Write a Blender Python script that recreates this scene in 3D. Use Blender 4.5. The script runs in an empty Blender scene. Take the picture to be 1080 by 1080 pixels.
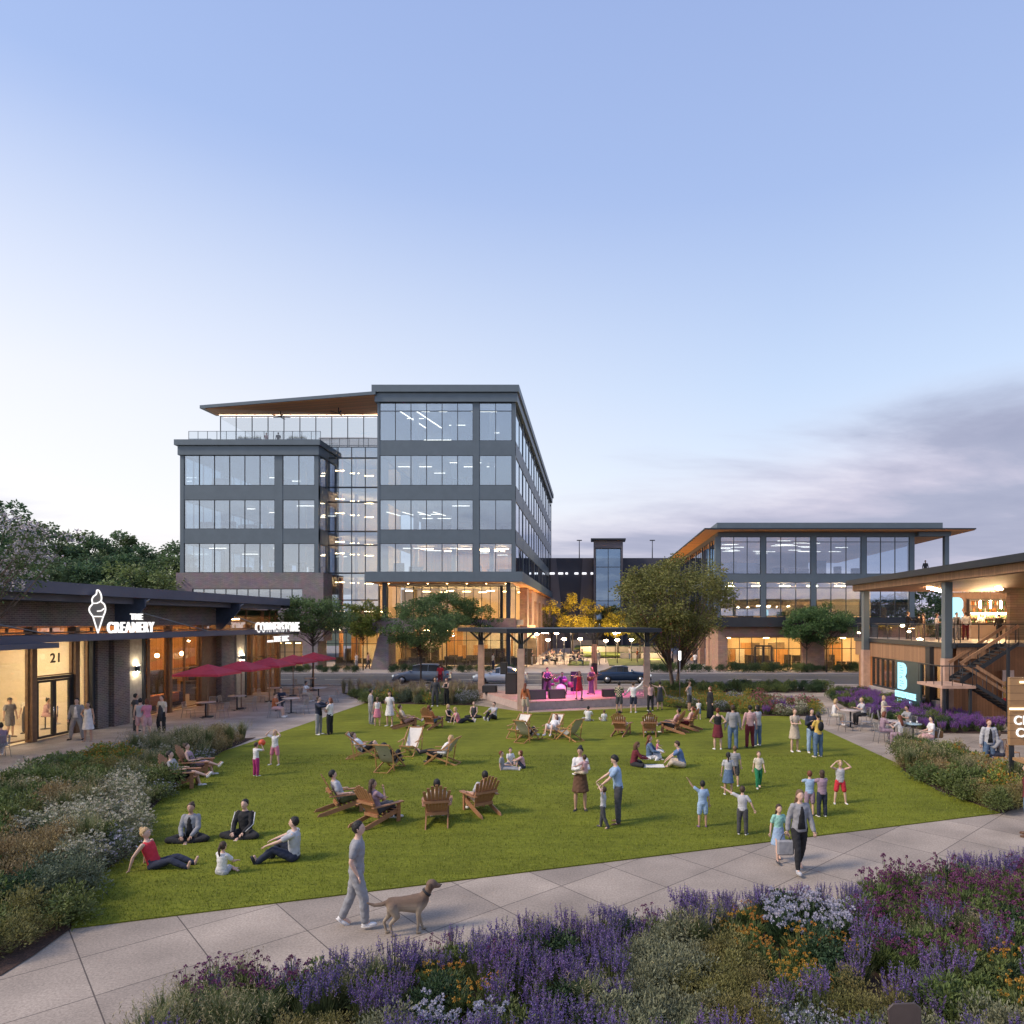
EXPOSURE = 0.62; GRAD_K = 5.8; SKY_STR = .12
import bpy, bmesh, math, random
from math import sin, cos, pi, radians, sqrt, atan2
from mathutils import Vector, Matrix
import numpy as np
random.seed(7)
scn = bpy.context.scene
COL = scn.collection
V = Vector
F = 720.0; PX = 626.0; PY = 655.0; H = 5.2      # focal length in photo pixels, principal point, eye height

def G(px, py, z=0.0):
    """ground (height z) point seen at a photo pixel"""
    Y = F*(H-z)/(py-PY)
    return V(((px-PX)*Y/F, Y, z))
def XA(px, Y): return (px-PX)*Y/F
def ZA(py, Y): return H+(PY-py)*Y/F

# ---------------------------------------------------------------- tagging
def tag(o, label=None, cat=None, group=None, kind=None):
    if label: o['label'] = label
    if cat: o['category'] = cat
    if group: o['group'] = group
    if kind: o['kind'] = kind
    return o
def empty(name, loc=(0,0,0), rz=0.0, parent=None):
    o = bpy.data.objects.new(name, None); COL.objects.link(o)
    o.location = loc; o.rotation_euler = (0,0,rz); o.empty_display_size = .2
    if parent: o.parent = parent
    return o
def thing(name, label, cat, loc=(0,0,0), rz=0.0, group=None):
    return tag(empty(name, loc, rz), label, cat, group)
def copy_tree(o, parent=None):
    """a thing with copies of its parts and their sub-parts; meshes are shared"""
    c = o.copy(); COL.objects.link(c); c.parent = None
    if parent is not None: link_child(c, parent)
    for ch in list(KIDS.get(o.name, [])): copy_tree(ch, c)
    return c
KIDS = {}
def link_child(o, parent):
    o.parent = parent
    KIDS.setdefault(parent.name, []).append(o)

# ---------------------------------------------------------------- materials
MATS = {}
def new_mat(name):
    m = bpy.data.materials.new(name); m.use_nodes = True
    nt = m.node_tree; nt.nodes.clear()
    out = nt.nodes.new('ShaderNodeOutputMaterial')
    return m, nt, out
def N(nt, t, **kw):
    n = nt.nodes.new(t)
    for k, v in kw.items():
        if k in n.inputs: n.inputs[k].default_value = v
        else: setattr(n, k, v)
    return n
def mat(name, col, rough=.7, metal=0.0, var=.12, scale=6.0, bump=0.0, bscale=40.0, spec=.5, coord='Object', stretch=(1,1,1), sub=0.0, island=0.0):
    """principled surface whose colour wanders a little with noise"""
    if name in MATS: return MATS[name]
    m, nt, out = new_mat(name)
    L = nt.links.new
    b = N(nt, 'ShaderNodeBsdfPrincipled'); b.inputs['Roughness'].default_value = rough
    b.inputs['Metallic'].default_value = metal; b.inputs['Specular IOR Level'].default_value = spec
    tc = N(nt, 'ShaderNodeTexCoord'); mp = N(nt, 'ShaderNodeMapping'); mp.inputs['Scale'].default_value = stretch
    L(tc.outputs[coord], mp.inputs['Vector'])
    nz = N(nt, 'ShaderNodeTexNoise'); nz.inputs['Scale'].default_value = scale; nz.inputs['Detail'].default_value = 5
    L(mp.outputs[0], nz.inputs['Vector'])
    rp = N(nt, 'ShaderNodeValToRGB'); e = rp.color_ramp.elements
    c = V(col[:3])
    e[0].position = .3; e[0].color = (*[max(0,x*(1-var)) for x in c], 1)
    e[1].position = .7; e[1].color = (*[min(1,x*(1+var)) for x in c], 1)
    L(nz.outputs['Fac'], rp.inputs[0])
    src = rp.outputs[0]
    if island:
        ge = N(nt, 'ShaderNodeNewGeometry'); hs = N(nt, 'ShaderNodeHueSaturation')
        mr = N(nt, 'ShaderNodeMapRange'); mr.inputs['To Min'].default_value = 1-island; mr.inputs['To Max'].default_value = 1+island
        L(ge.outputs['Random Per Island'], mr.inputs['Value']); L(mr.outputs[0], hs.inputs['Value'])
        oi = N(nt, 'ShaderNodeObjectInfo'); m2 = N(nt, 'ShaderNodeMapRange')
        m2.inputs['To Min'].default_value = .485; m2.inputs['To Max'].default_value = .515
        L(oi.outputs['Random'], m2.inputs['Value']); L(m2.outputs[0], hs.inputs['Hue'])
        L(src, hs.inputs['Color']); src = hs.outputs[0]
    L(src, b.inputs['Base Color'])
    if bump:
        n2 = N(nt, 'ShaderNodeTexNoise'); n2.inputs['Scale'].default_value = bscale; n2.inputs['Detail'].default_value = 4
        L(mp.outputs[0], n2.inputs['Vector'])
        bp = N(nt, 'ShaderNodeBump'); bp.inputs['Strength'].default_value = bump; bp.inputs['Distance'].default_value = .02
        L(n2.outputs['Fac'], bp.inputs['Height']); L(bp.outputs[0], b.inputs['Normal'])
    if sub:
        tr = N(nt, 'ShaderNodeBsdfTranslucent'); L(src, tr.inputs['Color'])
        mx = N(nt, 'ShaderNodeMixShader'); mx.inputs[0].default_value = sub
        L(b.outputs[0], mx.inputs[1]); L(tr.outputs[0], mx.inputs[2]); L(mx.outputs[0], out.inputs[0])
    else: L(b.outputs[0], out.inputs[0])
    MATS[name] = m
    return m
def emit(name, col, strength):
    if name in MATS: return MATS[name]
    m, nt, out = new_mat(name)
    e = N(nt, 'ShaderNodeEmission'); e.inputs['Color'].default_value = (*col, 1); e.inputs['Strength'].default_value = strength
    nt.links.new(e.outputs[0], out.inputs[0]); MATS[name] = m
    return m
def glass(name, tint=(.9,.95,1), base=.12, rough=.01, trans=(.82,.88,.92)):
    if name in MATS: return MATS[name]
    m, nt, out = new_mat(name); L = nt.links.new
    g = N(nt, 'ShaderNodeBsdfGlossy'); g.inputs['Color'].default_value = (*tint,1); g.inputs['Roughness'].default_value = rough
    t = N(nt, 'ShaderNodeBsdfTransparent'); t.inputs['Color'].default_value = (*trans,1)
    fr = N(nt, 'ShaderNodeLayerWeight'); fr.inputs['Blend'].default_value = .5
    pw = N(nt, 'ShaderNodeMath', operation='POWER'); L(fr.outputs['Facing'], pw.inputs[0]); pw.inputs[1].default_value = 4.0
    mr = N(nt, 'ShaderNodeMapRange'); mr.inputs['To Min'].default_value = base; mr.inputs['To Max'].default_value = 1
    L(pw.outputs[0], mr.inputs['Value'])
    # panes are never perfectly flat
    tc = N(nt, 'ShaderNodeTexCoord'); nz = N(nt, 'ShaderNodeTexNoise'); nz.inputs['Scale'].default_value = .35
    L(tc.outputs['Object'], nz.inputs['Vector'])
    bp = N(nt, 'ShaderNodeBump'); bp.inputs['Strength'].default_value = .02; bp.inputs['Distance'].default_value = .3
    L(nz.outputs['Fac'], bp.inputs['Height']); L(bp.outputs[0], g.inputs['Normal'])
    mx = N(nt, 'ShaderNodeMixShader')
    L(mr.outputs[0], mx.inputs[0]); L(t.outputs[0], mx.inputs[1]); L(g.outputs[0], mx.inputs[2]); L(mx.outputs[0], out.inputs[0])
    MATS[name] = m
    return m
def brick(name, c1, c2, mortar, scale=1.0, bw=.24, rh=.075, ax='XZ', rough=.85, ms=.012):
    """brick coursing on vertical walls; ax picks the wall's horizontal axis"""
    if name in MATS: return MATS[name]
    m, nt, out = new_mat(name); L = nt.links.new
    b = N(nt, 'ShaderNodeBsdfPrincipled'); b.inputs['Roughness'].default_value = rough
    tc = N(nt, 'ShaderNodeTexCoord'); sp = N(nt, 'ShaderNodeSeparateXYZ'); cb = N(nt, 'ShaderNodeCombineXYZ')
    L(tc.outputs['Object'], sp.inputs[0])
    ad = N(nt, 'ShaderNodeMath', operation='ADD'); L(sp.outputs['X'], ad.inputs[0]); L(sp.outputs['Y'], ad.inputs[1])
    L(ad.outputs[0], cb.inputs['X']); L(sp.outputs['Z'], cb.inputs['Y'])
    br = N(nt, 'ShaderNodeTexBrick'); br.inputs['Scale'].default_value = scale
    br.inputs['Brick Width'].default_value = bw; br.inputs['Row Height'].default_value = rh; br.inputs['Mortar Size'].default_value = ms
    br.inputs['Color1'].default_value = (*c1,1); br.inputs['Color2'].default_value = (*c2,1); br.inputs['Mortar'].default_value = (*mortar,1)
    L(cb.outputs[0], br.inputs['Vector'])
    nz = N(nt, 'ShaderNodeTexNoise'); nz.inputs['Scale'].default_value = 1.3; nz.inputs['Detail'].default_value = 6
    L(tc.outputs['Object'], nz.inputs['Vector'])
    mx = N(nt, 'ShaderNodeMix', data_type='RGBA', blend_type='MULTIPLY'); mx.inputs[0].default_value = .5
    L(br.outputs['Color'], mx.inputs[6]); L(nz.outputs['Color'], mx.inputs[7])
    hs = N(nt, 'ShaderNodeHueSaturation'); hs.inputs['Saturation'].default_value = .9; hs.inputs['Value'].default_value = 1.3
    L(mx.outputs[2], hs.inputs['Color']); L(hs.outputs[0], b.inputs['Base Color'])
    bp = N(nt, 'ShaderNodeBump'); bp.inputs['Strength'].default_value = .5; bp.inputs['Distance'].default_value = .01; bp.invert = True
    L(br.outputs['Fac'], bp.inputs['Height']); L(bp.outputs[0], b.inputs['Normal'])
    L(b.outputs[0], out.inputs[0]); MATS[name] = m
    return m
def wood(name, c, rough=.55, plank=.14, axis='Z', var=.25):
    """boards: grain and thin joints across one axis"""
    if name in MATS: return MATS[name]
    m, nt, out = new_mat(name); L = nt.links.new
    b = N(nt, 'ShaderNodeBsdfPrincipled'); b.inputs['Roughness'].default_value = rough
    tc = N(nt, 'ShaderNodeTexCoord'); sp = N(nt, 'ShaderNodeSeparateXYZ'); L(tc.outputs['Object'], sp.inputs[0])
    if axis == 'XY':
        s = N(nt, 'ShaderNodeMath', operation='ADD'); L(sp.outputs['X'], s.inputs[0]); L(sp.outputs['Y'], s.inputs[1]); src = s.outputs[0]
    else: src = sp.outputs[axis]
    dv = N(nt, 'ShaderNodeMath', operation='DIVIDE'); L(src, dv.inputs[0]); dv.inputs[1].default_value = plank
    fl = N(nt, 'ShaderNodeMath', operation='FLOOR'); L(dv.outputs[0], fl.inputs[0])
    wn = N(nt, 'ShaderNodeTexWhiteNoise', noise_dimensions='1D'); L(fl.outputs[0], wn.inputs['W'])
    fr = N(nt, 'ShaderNodeMath', operation='FRACT'); L(dv.outputs[0], fr.inputs[0])
    gt = N(nt, 'ShaderNodeMath', operation='GREATER_THAN'); L(fr.outputs[0], gt.inputs[0]); gt.inputs[1].default_value = .06
    nz = N(nt, 'ShaderNodeTexNoise'); nz.inputs['Scale'].default_value = 9; nz.inputs['Detail'].default_value = 6
    L(tc.outputs['Object'], nz.inputs['Vector'])
    sm = N(nt, 'ShaderNodeMath', operation='ADD'); L(wn.outputs['Value'], sm.inputs[0]); L(nz.outputs['Fac'], sm.inputs[1])
    mr = N(nt, 'ShaderNodeMapRange'); mr.inputs['From Max'].default_value = 1.6; mr.inputs['To Min'].default_value = 1-var; mr.inputs['To Max'].default_value = 1+var
    L(sm.outputs[0], mr.inputs['Value'])
    m2 = N(nt, 'ShaderNodeMath', operation='MULTIPLY'); L(mr.outputs[0], m2.inputs[0])
    jt = N(nt, 'ShaderNodeMapRange'); jt.inputs['To Min'].default_value = .35; L(gt.outputs[0], jt.inputs['Value']); L(jt.outputs[0], m2.inputs[1])
    hs = N(nt, 'ShaderNodeHueSaturation'); hs.inputs['Color'].default_value = (*c,1); L(m2.outputs[0], hs.inputs['Value'])
    L(hs.outputs[0], b.inputs['Base Color']); L(b.outputs[0], out.inputs[0]); MATS[name] = m
    return m

# ---------------------------------------------------------------- mesh builder
class MB:
    def __init__(s): s.v = []; s.f = []; s.m = []; s.sm = []
    def add(s, vs, fs, mi=0, sm=False):
        b = len(s.v); s.v.extend(vs)
        for f in fs: s.f.append([b+i for i in f]); s.m.append(mi); s.sm.append(sm)
        return s
    def box(s, x0, x1, y0, y1, z0, z1, mi=0):
        if x0 > x1: x0, x1 = x1, x0
        if y0 > y1: y0, y1 = y1, y0
        if z0 > z1: z0, z1 = z1, z0
        vs = [(x0,y0,z0),(x1,y0,z0),(x1,y1,z0),(x0,y1,z0),(x0,y0,z1),(x1,y0,z1),(x1,y1,z1),(x0,y1,z1)]
        return s.add(vs, [(0,3,2,1),(4,5,6,7),(0,1,5,4),(1,2,6,5),(2,3,7,6),(3,0,4,7)], mi)
    def obox(s, c, ax, ay, az, mi=0):
        """box from centre and three half-axis vectors"""
        c, ax, ay, az = V(c), V(ax), V(ay), V(az)
        vs = [c+a*ax+b*ay+d*az for d in (-1,1) for a,b in ((-1,-1),(1,-1),(1,1),(-1,1))]
        return s.add([tuple(v) for v in vs], [(0,3,2,1),(4,5,6,7),(0,1,5,4),(1,2,6,5),(2,3,7,6),(3,0,4,7)], mi)
    def bar(s, p, q, w, t, mi=0, up=(0,0,1)):
        """rectangular bar from p to q, w across, t thick"""
        p, q = V(p), V(q); d = (q-p); l = d.length; d.normalize()
        u = V(up)
        if abs(d.dot(u)) > .98: u = V((0,1,0))
        a = d.cross(u).normalized(); b = a.cross(d).normalized()
        return s.obox((p+q)/2, d*l/2, a*w/2, b*t/2, mi)
    def prism(s, poly, z0, z1, mi=0):
        n = len(poly); A = sum(poly[i][0]*poly[(i+1)%n][1]-poly[(i+1)%n][0]*poly[i][1] for i in range(n))
        if A < 0: poly = poly[::-1]
        vs = [(p[0],p[1],z0) for p in poly]+[(p[0],p[1],z1) for p in poly]
        fs = [tuple(range(n-1,-1,-1)), tuple(range(n,2*n))]+[(i,(i+1)%n,n+(i+1)%n,n+i) for i in range(n)]
        return s.add(vs, fs, mi)
    def prism_to(s, poly3, off, mi=0):
        """extrude a planar 3D outline by an offset vector"""
        n = len(poly3); off = V(off)
        vs = [tuple(V(p)) for p in poly3]+[tuple(V(p)+off) for p in poly3]
        fs = [tuple(range(n-1,-1,-1)), tuple(range(n,2*n))]+[(i,(i+1)%n,n+(i+1)%n,n+i) for i in range(n)]
        return s.add(vs, fs, mi)
    def tube(s, pts, rads, n=8, mi=0, cap=True, sm=True, flat=None):
        pts = [V(p) for p in pts]
        if not hasattr(rads, '__len__'): rads = [rads]*len(pts)
        vs = []; fs = []
        a = None
        for i, p in enumerate(pts):
            d = (pts[min(i+1,len(pts)-1)]-pts[max(i-1,0)])
            if d.length < 1e-6: d = V((0,0,1))
            d.normalize()
            if a is None:
                a = d.cross(V((0,0,1)) if abs(d.z) < .9 else V((0,1,0))).normalized()
            else:
                a = (a-d*a.dot(d)).normalized()
            b = d.cross(a)
            r = rads[i]; ra, rb = r if hasattr(r, '__len__') else (r, r)
            for k in range(n):
                t = 2*pi*k/n; vs.append(tuple(p+a*(ra*cos(t))+b*(rb*sin(t))))
        for i in range(len(pts)-1):
            for k in range(n):
                fs.append((i*n+k, i*n+(k+1)%n, (i+1)*n+(k+1)%n, (i+1)*n+k))
        if cap:
            fs.append(tuple(range(n-1,-1,-1))); m = (len(pts)-1)*n; fs.append(tuple(range(m, m+n)))
        return s.add(vs, fs, mi, sm)
    def loft(s, rings, mi=0, sm=True):
        n = len(rings[0]); vs = [tuple(p) for r in rings for p in r]; fs = []
        for i in range(len(rings)-1):
            for k in range(n): fs.append((i*n+k, i*n+(k+1)%n, (i+1)*n+(k+1)%n, (i+1)*n+k))
        fs.append(tuple(range(n-1,-1,-1))); m = (len(rings)-1)*n; fs.append(tuple(range(m, m+n)))
        return s.add(vs, fs, mi, sm)
    def ell(s, c, r, n=12, m=8, mi=0, rot=None, sm=True):
        c = V(c); vs = []; fs = []
        R = rot if rot else Matrix.Identity(3)
        vs.append(tuple(c+R@V((0,0,-r[2]))))
        for j in range(1, m):
            t = -pi/2+pi*j/m
            for k in range(n):
                a = 2*pi*k/n
                vs.append(tuple(c+R@V((r[0]*cos(t)*cos(a), r[1]*cos(t)*sin(a), r[2]*sin(t)))))
        vs.append(tuple(c+R@V((0,0,r[2]))))
        for k in range(n): fs.append((0, 1+(k+1)%n, 1+k))
        for j in range(m-2):
            for k in range(n): fs.append((1+j*n+k, 1+j*n+(k+1)%n, 1+(j+1)*n+(k+1)%n, 1+(j+1)*n+k))
        L = len(vs)-1
        for k in range(n): fs.append((1+(m-2)*n+k, 1+(m-2)*n+(k+1)%n, L))
        return s.add(vs, fs, mi, sm)
    def lathe(s, prof, c=(0,0,0), n=20, mi=0, sm=True):
        vs = []; fs = []
        for r, z in prof:
            for k in range(n):
                a = 2*pi*k/n; vs.append((c[0]+r*cos(a), c[1]+r*sin(a), c[2]+z))
        for i in range(len(prof)-1):
            for k in range(n): fs.append((i*n+k, i*n+(k+1)%n, (i+1)*n+(k+1)%n, (i+1)*n+k))
        fs.append(tuple(range(n-1,-1,-1))); m = (len(prof)-1)*n; fs.append(tuple(range(m, m+n)))
        return s.add(vs, fs, mi, sm)
    def mesh(s, name, mats):
        me = bpy.data.meshes.new(name); me.from_pydata(s.v, [], s.f)
        for m in (mats if isinstance(mats, (list,tuple)) else [mats]): me.materials.append(m)
        me.polygons.foreach_set('material_index', s.m); me.polygons.foreach_set('use_smooth', s.sm)
        me.update()
        return me
    def build(s, name, mats, parent=None, bevel=0.0):
        me = s.mesh(name, mats)
        if bevel:
            bm = bmesh.new(); bm.from_mesh(me)
            bmesh.ops.bevel(bm, geom=bm.edges[:], offset=bevel, segments=1, affect='EDGES', clamp_overlap=True)
            bm.to_mesh(me); bm.free()
        o = bpy.data.objects.new(name, me); COL.objects.link(o)
        if parent: link_child(o, parent)
        return o
def split_parts(o, cap=100):
    """a part mesh made of separate pieces becomes one object per piece"""
    bm = bmesh.new(); bm.from_mesh(o.data); seen = set(); groups = []
    for v in bm.verts:
        if v.index in seen: continue
        st = [v]; g = []; seen.add(v.index)
        while st:
            q = st.pop(); g.append(q.index)
            for e in q.link_edges:
                u = e.other_vert(q)
                if u.index not in seen: seen.add(u.index); st.append(u)
        groups.append(g)
    bm.free()
    if len(groups) < 2: return [o]
    me = o.data; co = [v.co.copy() for v in me.vertices]
    groups.sort(key=lambda g: min(co[i].y for i in g))
    if len(groups) > cap: groups = groups[:cap]+[sum(groups[cap:], [])]
    own = {}
    for gi, g in enumerate(groups):
        for i in g: own[i] = gi
    fs = [[] for _ in groups]; ms = [[] for _ in groups]
    for p in me.polygons:
        gi = own[p.vertices[0]]; fs[gi].append(tuple(p.vertices)); ms[gi].append((p.material_index, p.use_smooth))
    out = []
    for gi, g in enumerate(groups):
        mp = {v: k for k, v in enumerate(g)}; m2 = bpy.data.meshes.new(me.name)
        m2.from_pydata([co[i] for i in g], [], [[mp[v] for v in f] for f in fs[gi]])
        for m in me.materials: m2.materials.append(m)
        for p, (mi, sm) in zip(m2.polygons, ms[gi]): p.material_index = mi; p.use_smooth = sm
        if gi == 0: o.data = m2; out.append(o); continue
        n = bpy.data.objects.new(o.name.split('.')[0], m2); COL.objects.link(n); n.parent = o.parent; n.location = o.location; out.append(n)
        if gi == cap: n['kind'] = 'stuff'
    return out
def struct(o): o['kind'] = 'structure'; return o

def text_mesh(body, size, depth, bold=0.0, shear=0.0, spacing=1.0, tiltx=0, align='LEFT'):
    cu = bpy.data.curves.new('lettering', 'FONT'); cu.body = body; cu.size = size; cu.extrude = depth/2
    cu.offset = bold; cu.space_character = spacing*1.14; cu.align_x = align; cu.resolution_u = 3; cu.shear = shear
    o = bpy.data.objects.new('lettering', cu); COL.objects.link(o)
    dg = bpy.context.evaluated_depsgraph_get(); dg.update()
    me = bpy.data.meshes.new_from_object(o.evaluated_get(dg))
    bpy.data.objects.remove(o); bpy.data.curves.remove(cu)
    me.materials.clear()
    return me
def place_text(name, body, origin, xdir, updir, height, width, m, depth=.06, bold=.0, parent=None):
    """lettering stretched to a given width and cap height, standing on origin"""
    me = text_mesh(body, 1.0, 1.0, bold)
    xs = [v.co.x for v in me.vertices]; ys = [v.co.y for v in me.vertices]
    x0, x1, y0, y1 = min(xs), max(xs), min(ys), max(ys)
    X = V(xdir).normalized(); U = V(updir).normalized(); Nn = X.cross(U)
    for v in me.vertices:
        a = (v.co.x-x0)/(x1-x0)*width; b = (v.co.y-y0)/(y1-y0)*height
        v.co = X*a+U*b+Nn*(v.co.z*depth)
    me.materials.append(m); me.update()
    o = bpy.data.objects.new(name, me); COL.objects.link(o); o.location = origin
    if parent: link_child(o, parent); 
    return o
# ================================================================ camera, light, sky
cam_d = bpy.data.cameras.new('camera'); cam = bpy.data.objects.new('camera', cam_d); COL.objects.link(cam)
cam.location = (0,0,H); cam.rotation_euler = (radians(90),0,0)
cam_d.sensor_width = 36; cam_d.lens = 24; cam_d.shift_x = -(PX-540)/1080; cam_d.shift_y = (PY-540)/1080
cam_d.clip_start = .1; cam_d.clip_end = 6000
scn.camera = cam
scn.view_settings.view_transform = 'Standard'; scn.view_settings.look = 'None'
scn.view_settings.exposure = EXPOSURE; scn.view_settings.gamma = 1; scn.view_settings.use_curve_mapping = False
scn.render.engine = 'CYCLES'
scn.cycles.use_denoising = True
scn.cycles.max_bounces = 8; scn.cycles.transparent_max_bounces = 24; scn.cycles.sample_clamp_indirect = 6
scn.cycles.caustics_reflective = False; scn.cycles.caustics_refractive = False

SUN_EL, SUN_AZ = radians(43), radians(-112)     # soft evening light from the left
w = bpy.data.worlds.new('World'); scn.world = w; w.use_nodes = True
nt = w.node_tree; nt.nodes.clear(); L = nt.links.new
out = N(nt, 'ShaderNodeOutputWorld'); bg = N(nt, 'ShaderNodeBackground')
sky = N(nt, 'ShaderNodeTexSky', sky_type='NISHITA', sun_disc=False, sun_elevation=SUN_EL, sun_rotation=SUN_AZ,
        air_density=1.0, dust_density=1.6, ozone_density=3.2, altitude=0)
tc = N(nt, 'ShaderNodeTexCoord')
sp = N(nt, 'ShaderNodeSeparateXYZ'); L(tc.outputs['Generated'], sp.inputs[0])
# clouds: noise on a flat layer high above
mz = N(nt, 'ShaderNodeMath', operation='MAXIMUM'); L(sp.outputs['Z'], mz.inputs[0]); mz.inputs[1].default_value = .0
az = N(nt, 'ShaderNodeMath', operation='ADD'); L(mz.outputs[0], az.inputs[0]); az.inputs[1].default_value = .13
dx = N(nt, 'ShaderNodeMath', operation='DIVIDE'); L(sp.outputs['X'], dx.inputs[0]); L(az.outputs[0], dx.inputs[1])
dy = N(nt, 'ShaderNodeMath', operation='DIVIDE'); L(sp.outputs['Y'], dy.inputs[0]); L(az.outputs[0], dy.inputs[1])
cb = N(nt, 'ShaderNodeCombineXYZ'); L(dx.outputs[0], cb.inputs[0]); L(dy.outputs[0], cb.inputs[1])
mp = N(nt, 'ShaderNodeMapping'); mp.inputs['Scale'].default_value = (.42,.75,1); mp.inputs['Rotation'].default_value = (0,0,.35); mp.inputs['Location'].default_value = (3.3,1.2,0)
L(cb.outputs[0], mp.inputs[0])
nz = N(nt, 'ShaderNodeTexNoise'); nz.inputs['Scale'].default_value = 1.1; nz.inputs['Detail'].default_value = 9; nz.inputs['Roughness'].default_value = .58; nz.inputs['Distortion'].default_value = .35
L(mp.outputs[0], nz.inputs['Vector'])
# coverage rises to the right (+X) and near the horizon
def ramp(src, stops):
    r = N(nt, 'ShaderNodeValToRGB'); e = r.color_ramp.elements
    while len(e) < len(stops): e.new(.5)
    for el, (p, c) in zip(e, stops): el.position = p; el.color = (*c,1) if hasattr(c,'__len__') else (c,c,c,1)
    L(src, r.inputs[0]); return r.outputs[0]
cx = N(nt, 'ShaderNodeMapRange'); cx.inputs['From Min'].default_value = -.55; cx.inputs['From Max'].default_value = .42; cx.inputs['To Min'].default_value = -.15; cx.inputs['To Max'].default_value = .36
L(sp.outputs['X'], cx.inputs['Value'])
cz = ramp(sp.outputs['Z'], [(0,1.0),(.12,1.0),(.20,.80),(.28,.42),(.36,.0)])
czs = N(nt, 'ShaderNodeMapRange'); czs.inputs['To Min'].default_value = -.50; czs.inputs['To Max'].default_value = .14; L(cz, czs.inputs['Value'])
s1 = N(nt, 'ShaderNodeMath', operation='ADD'); L(nz.outputs['Fac'], s1.inputs[0]); L(cx.outputs[0], s1.inputs[1])
s2 = N(nt, 'ShaderNodeMath', operation='ADD'); L(s1.outputs[0], s2.inputs[0]); L(czs.outputs[0], s2.inputs[1])
cov = N(nt, 'ShaderNodeMapRange', interpolation_type='SMOOTHSTEP'); cov.inputs['From Min'].default_value = .49; cov.inputs['From Max'].default_value = .90; cov.inputs['To Max'].default_value = .92
L(s2.outputs[0], cov.inputs['Value'])
# clear dusk air: Nishita sky blended with the afterglow colours of this evening
grad = ramp(sp.outputs['Z'], [(0,(1.0,.84,.80)),(.07,(.98,.89,.89)),(.17,(.84,.91,1.0)),(.32,(.64,.77,.99)),(.52,(.43,.56,.89)),(.72,(.35,.465,.81)),(1,(.28,.40,.73))])
# warmer and paler to the left
lx = N(nt, 'ShaderNodeMapRange'); lx.inputs['From Min'].default_value = .25; lx.inputs['From Max'].default_value = -.8; L(sp.outputs['X'], lx.inputs['Value'])
lz = ramp(sp.outputs['Z'], [(0,1.0),(.28,.75),(.55,.0)])
lm = N(nt, 'ShaderNodeMath', operation='MULTIPLY'); L(lx.outputs[0], lm.inputs[0]); L(lz, lm.inputs[1])
gl = N(nt, 'ShaderNodeMix', data_type='RGBA'); L(lm.outputs[0], gl.inputs[0]); L(grad, gl.inputs[6]); gl.inputs[7].default_value = (1.14,1.06,1.02,1)
k = N(nt, 'ShaderNodeVectorMath', operation='SCALE'); L(gl.outputs[2], k.inputs[0]); k.inputs['Scale'].default_value = GRAD_K
ks = N(nt, 'ShaderNodeVectorMath', operation='SCALE'); L(sky.outputs[0], ks.inputs[0]); ks.inputs['Scale'].default_value = 1.0
base = N(nt, 'ShaderNodeMix', data_type='RGBA'); base.inputs[0].default_value = .8; L(ks.outputs[0], base.inputs[6]); L(k.outputs[0], base.inputs[7])
ccol = ramp(nz.outputs['Fac'], [(.34,(.92,.78,.86)),(.46,(.62,.59,.74)),(.57,(.42,.44,.60)),(.75,(.30,.33,.49))])
kc = N(nt, 'ShaderNodeVectorMath', operation='SCALE'); L(ccol, kc.inputs[0]); kc.inputs['Scale'].default_value = GRAD_K*.92
fin = N(nt, 'ShaderNodeMix', data_type='RGBA'); L(cov.outputs[0], fin.inputs[0]); L(base.outputs[2], fin.inputs[6]); L(kc.outputs[0], fin.inputs[7])
L(fin.outputs[2], bg.inputs['Color']); bg.inputs['Strength'].default_value = SKY_STR
L(bg.outputs[0], out.inputs[0])

sd = bpy.data.lights.new('sun', 'SUN'); sun = bpy.data.objects.new('sun', sd); COL.objects.link(sun)
sd.energy = 2.1; sd.angle = radians(13); sd.color = (1,.84,.66)
dirv = V((sin(SUN_AZ)*cos(SUN_EL), cos(SUN_AZ)*cos(SUN_EL), sin(SUN_EL)))
sun.rotation_euler = dirv.to_track_quat('Z', 'Y').to_euler()
# ================================================================ people
def nrm(v):
    v = V(v); return v.normalized()
SK = dict(fair=(.62,.40,.31), tan=(.47,.28,.20), brown=(.26,.14,.09), dark=(.12,.065,.045))
HC = dict(black=(.012,.010,.010), brown=(.055,.03,.018), auburn=(.16,.045,.02), blonde=(.50,.33,.16), grey=(.32,.31,.30), lightbrown=(.15,.09,.05))
CL = dict(white=(.72,.70,.70), grey=(.28,.28,.30), lightgrey=(.45,.45,.48), charcoal=(.06,.06,.07), black=(.018,.018,.022), navy=(.022,.028,.055), blue=(.10,.17,.34),
          lightblue=(.30,.42,.60), denim=(.10,.16,.27), red=(.55,.03,.05), maroon=(.14,.018,.03), pink=(.62,.22,.30), rose=(.55,.33,.33), magenta=(.38,.03,.16),
          beige=(.52,.43,.34), khaki=(.30,.24,.16), brown=(.12,.06,.035), orange=(.42,.13,.05), olive=(.10,.11,.05), green=(.02,.20,.09), mint=(.28,.55,.48),
          mauve=(.32,.22,.28), yellow=(.62,.42,.10), purple=(.16,.07,.22), teal=(.05,.18,.2), cream=(.65,.58,.47), plaid=(.2,.19,.15))
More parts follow.
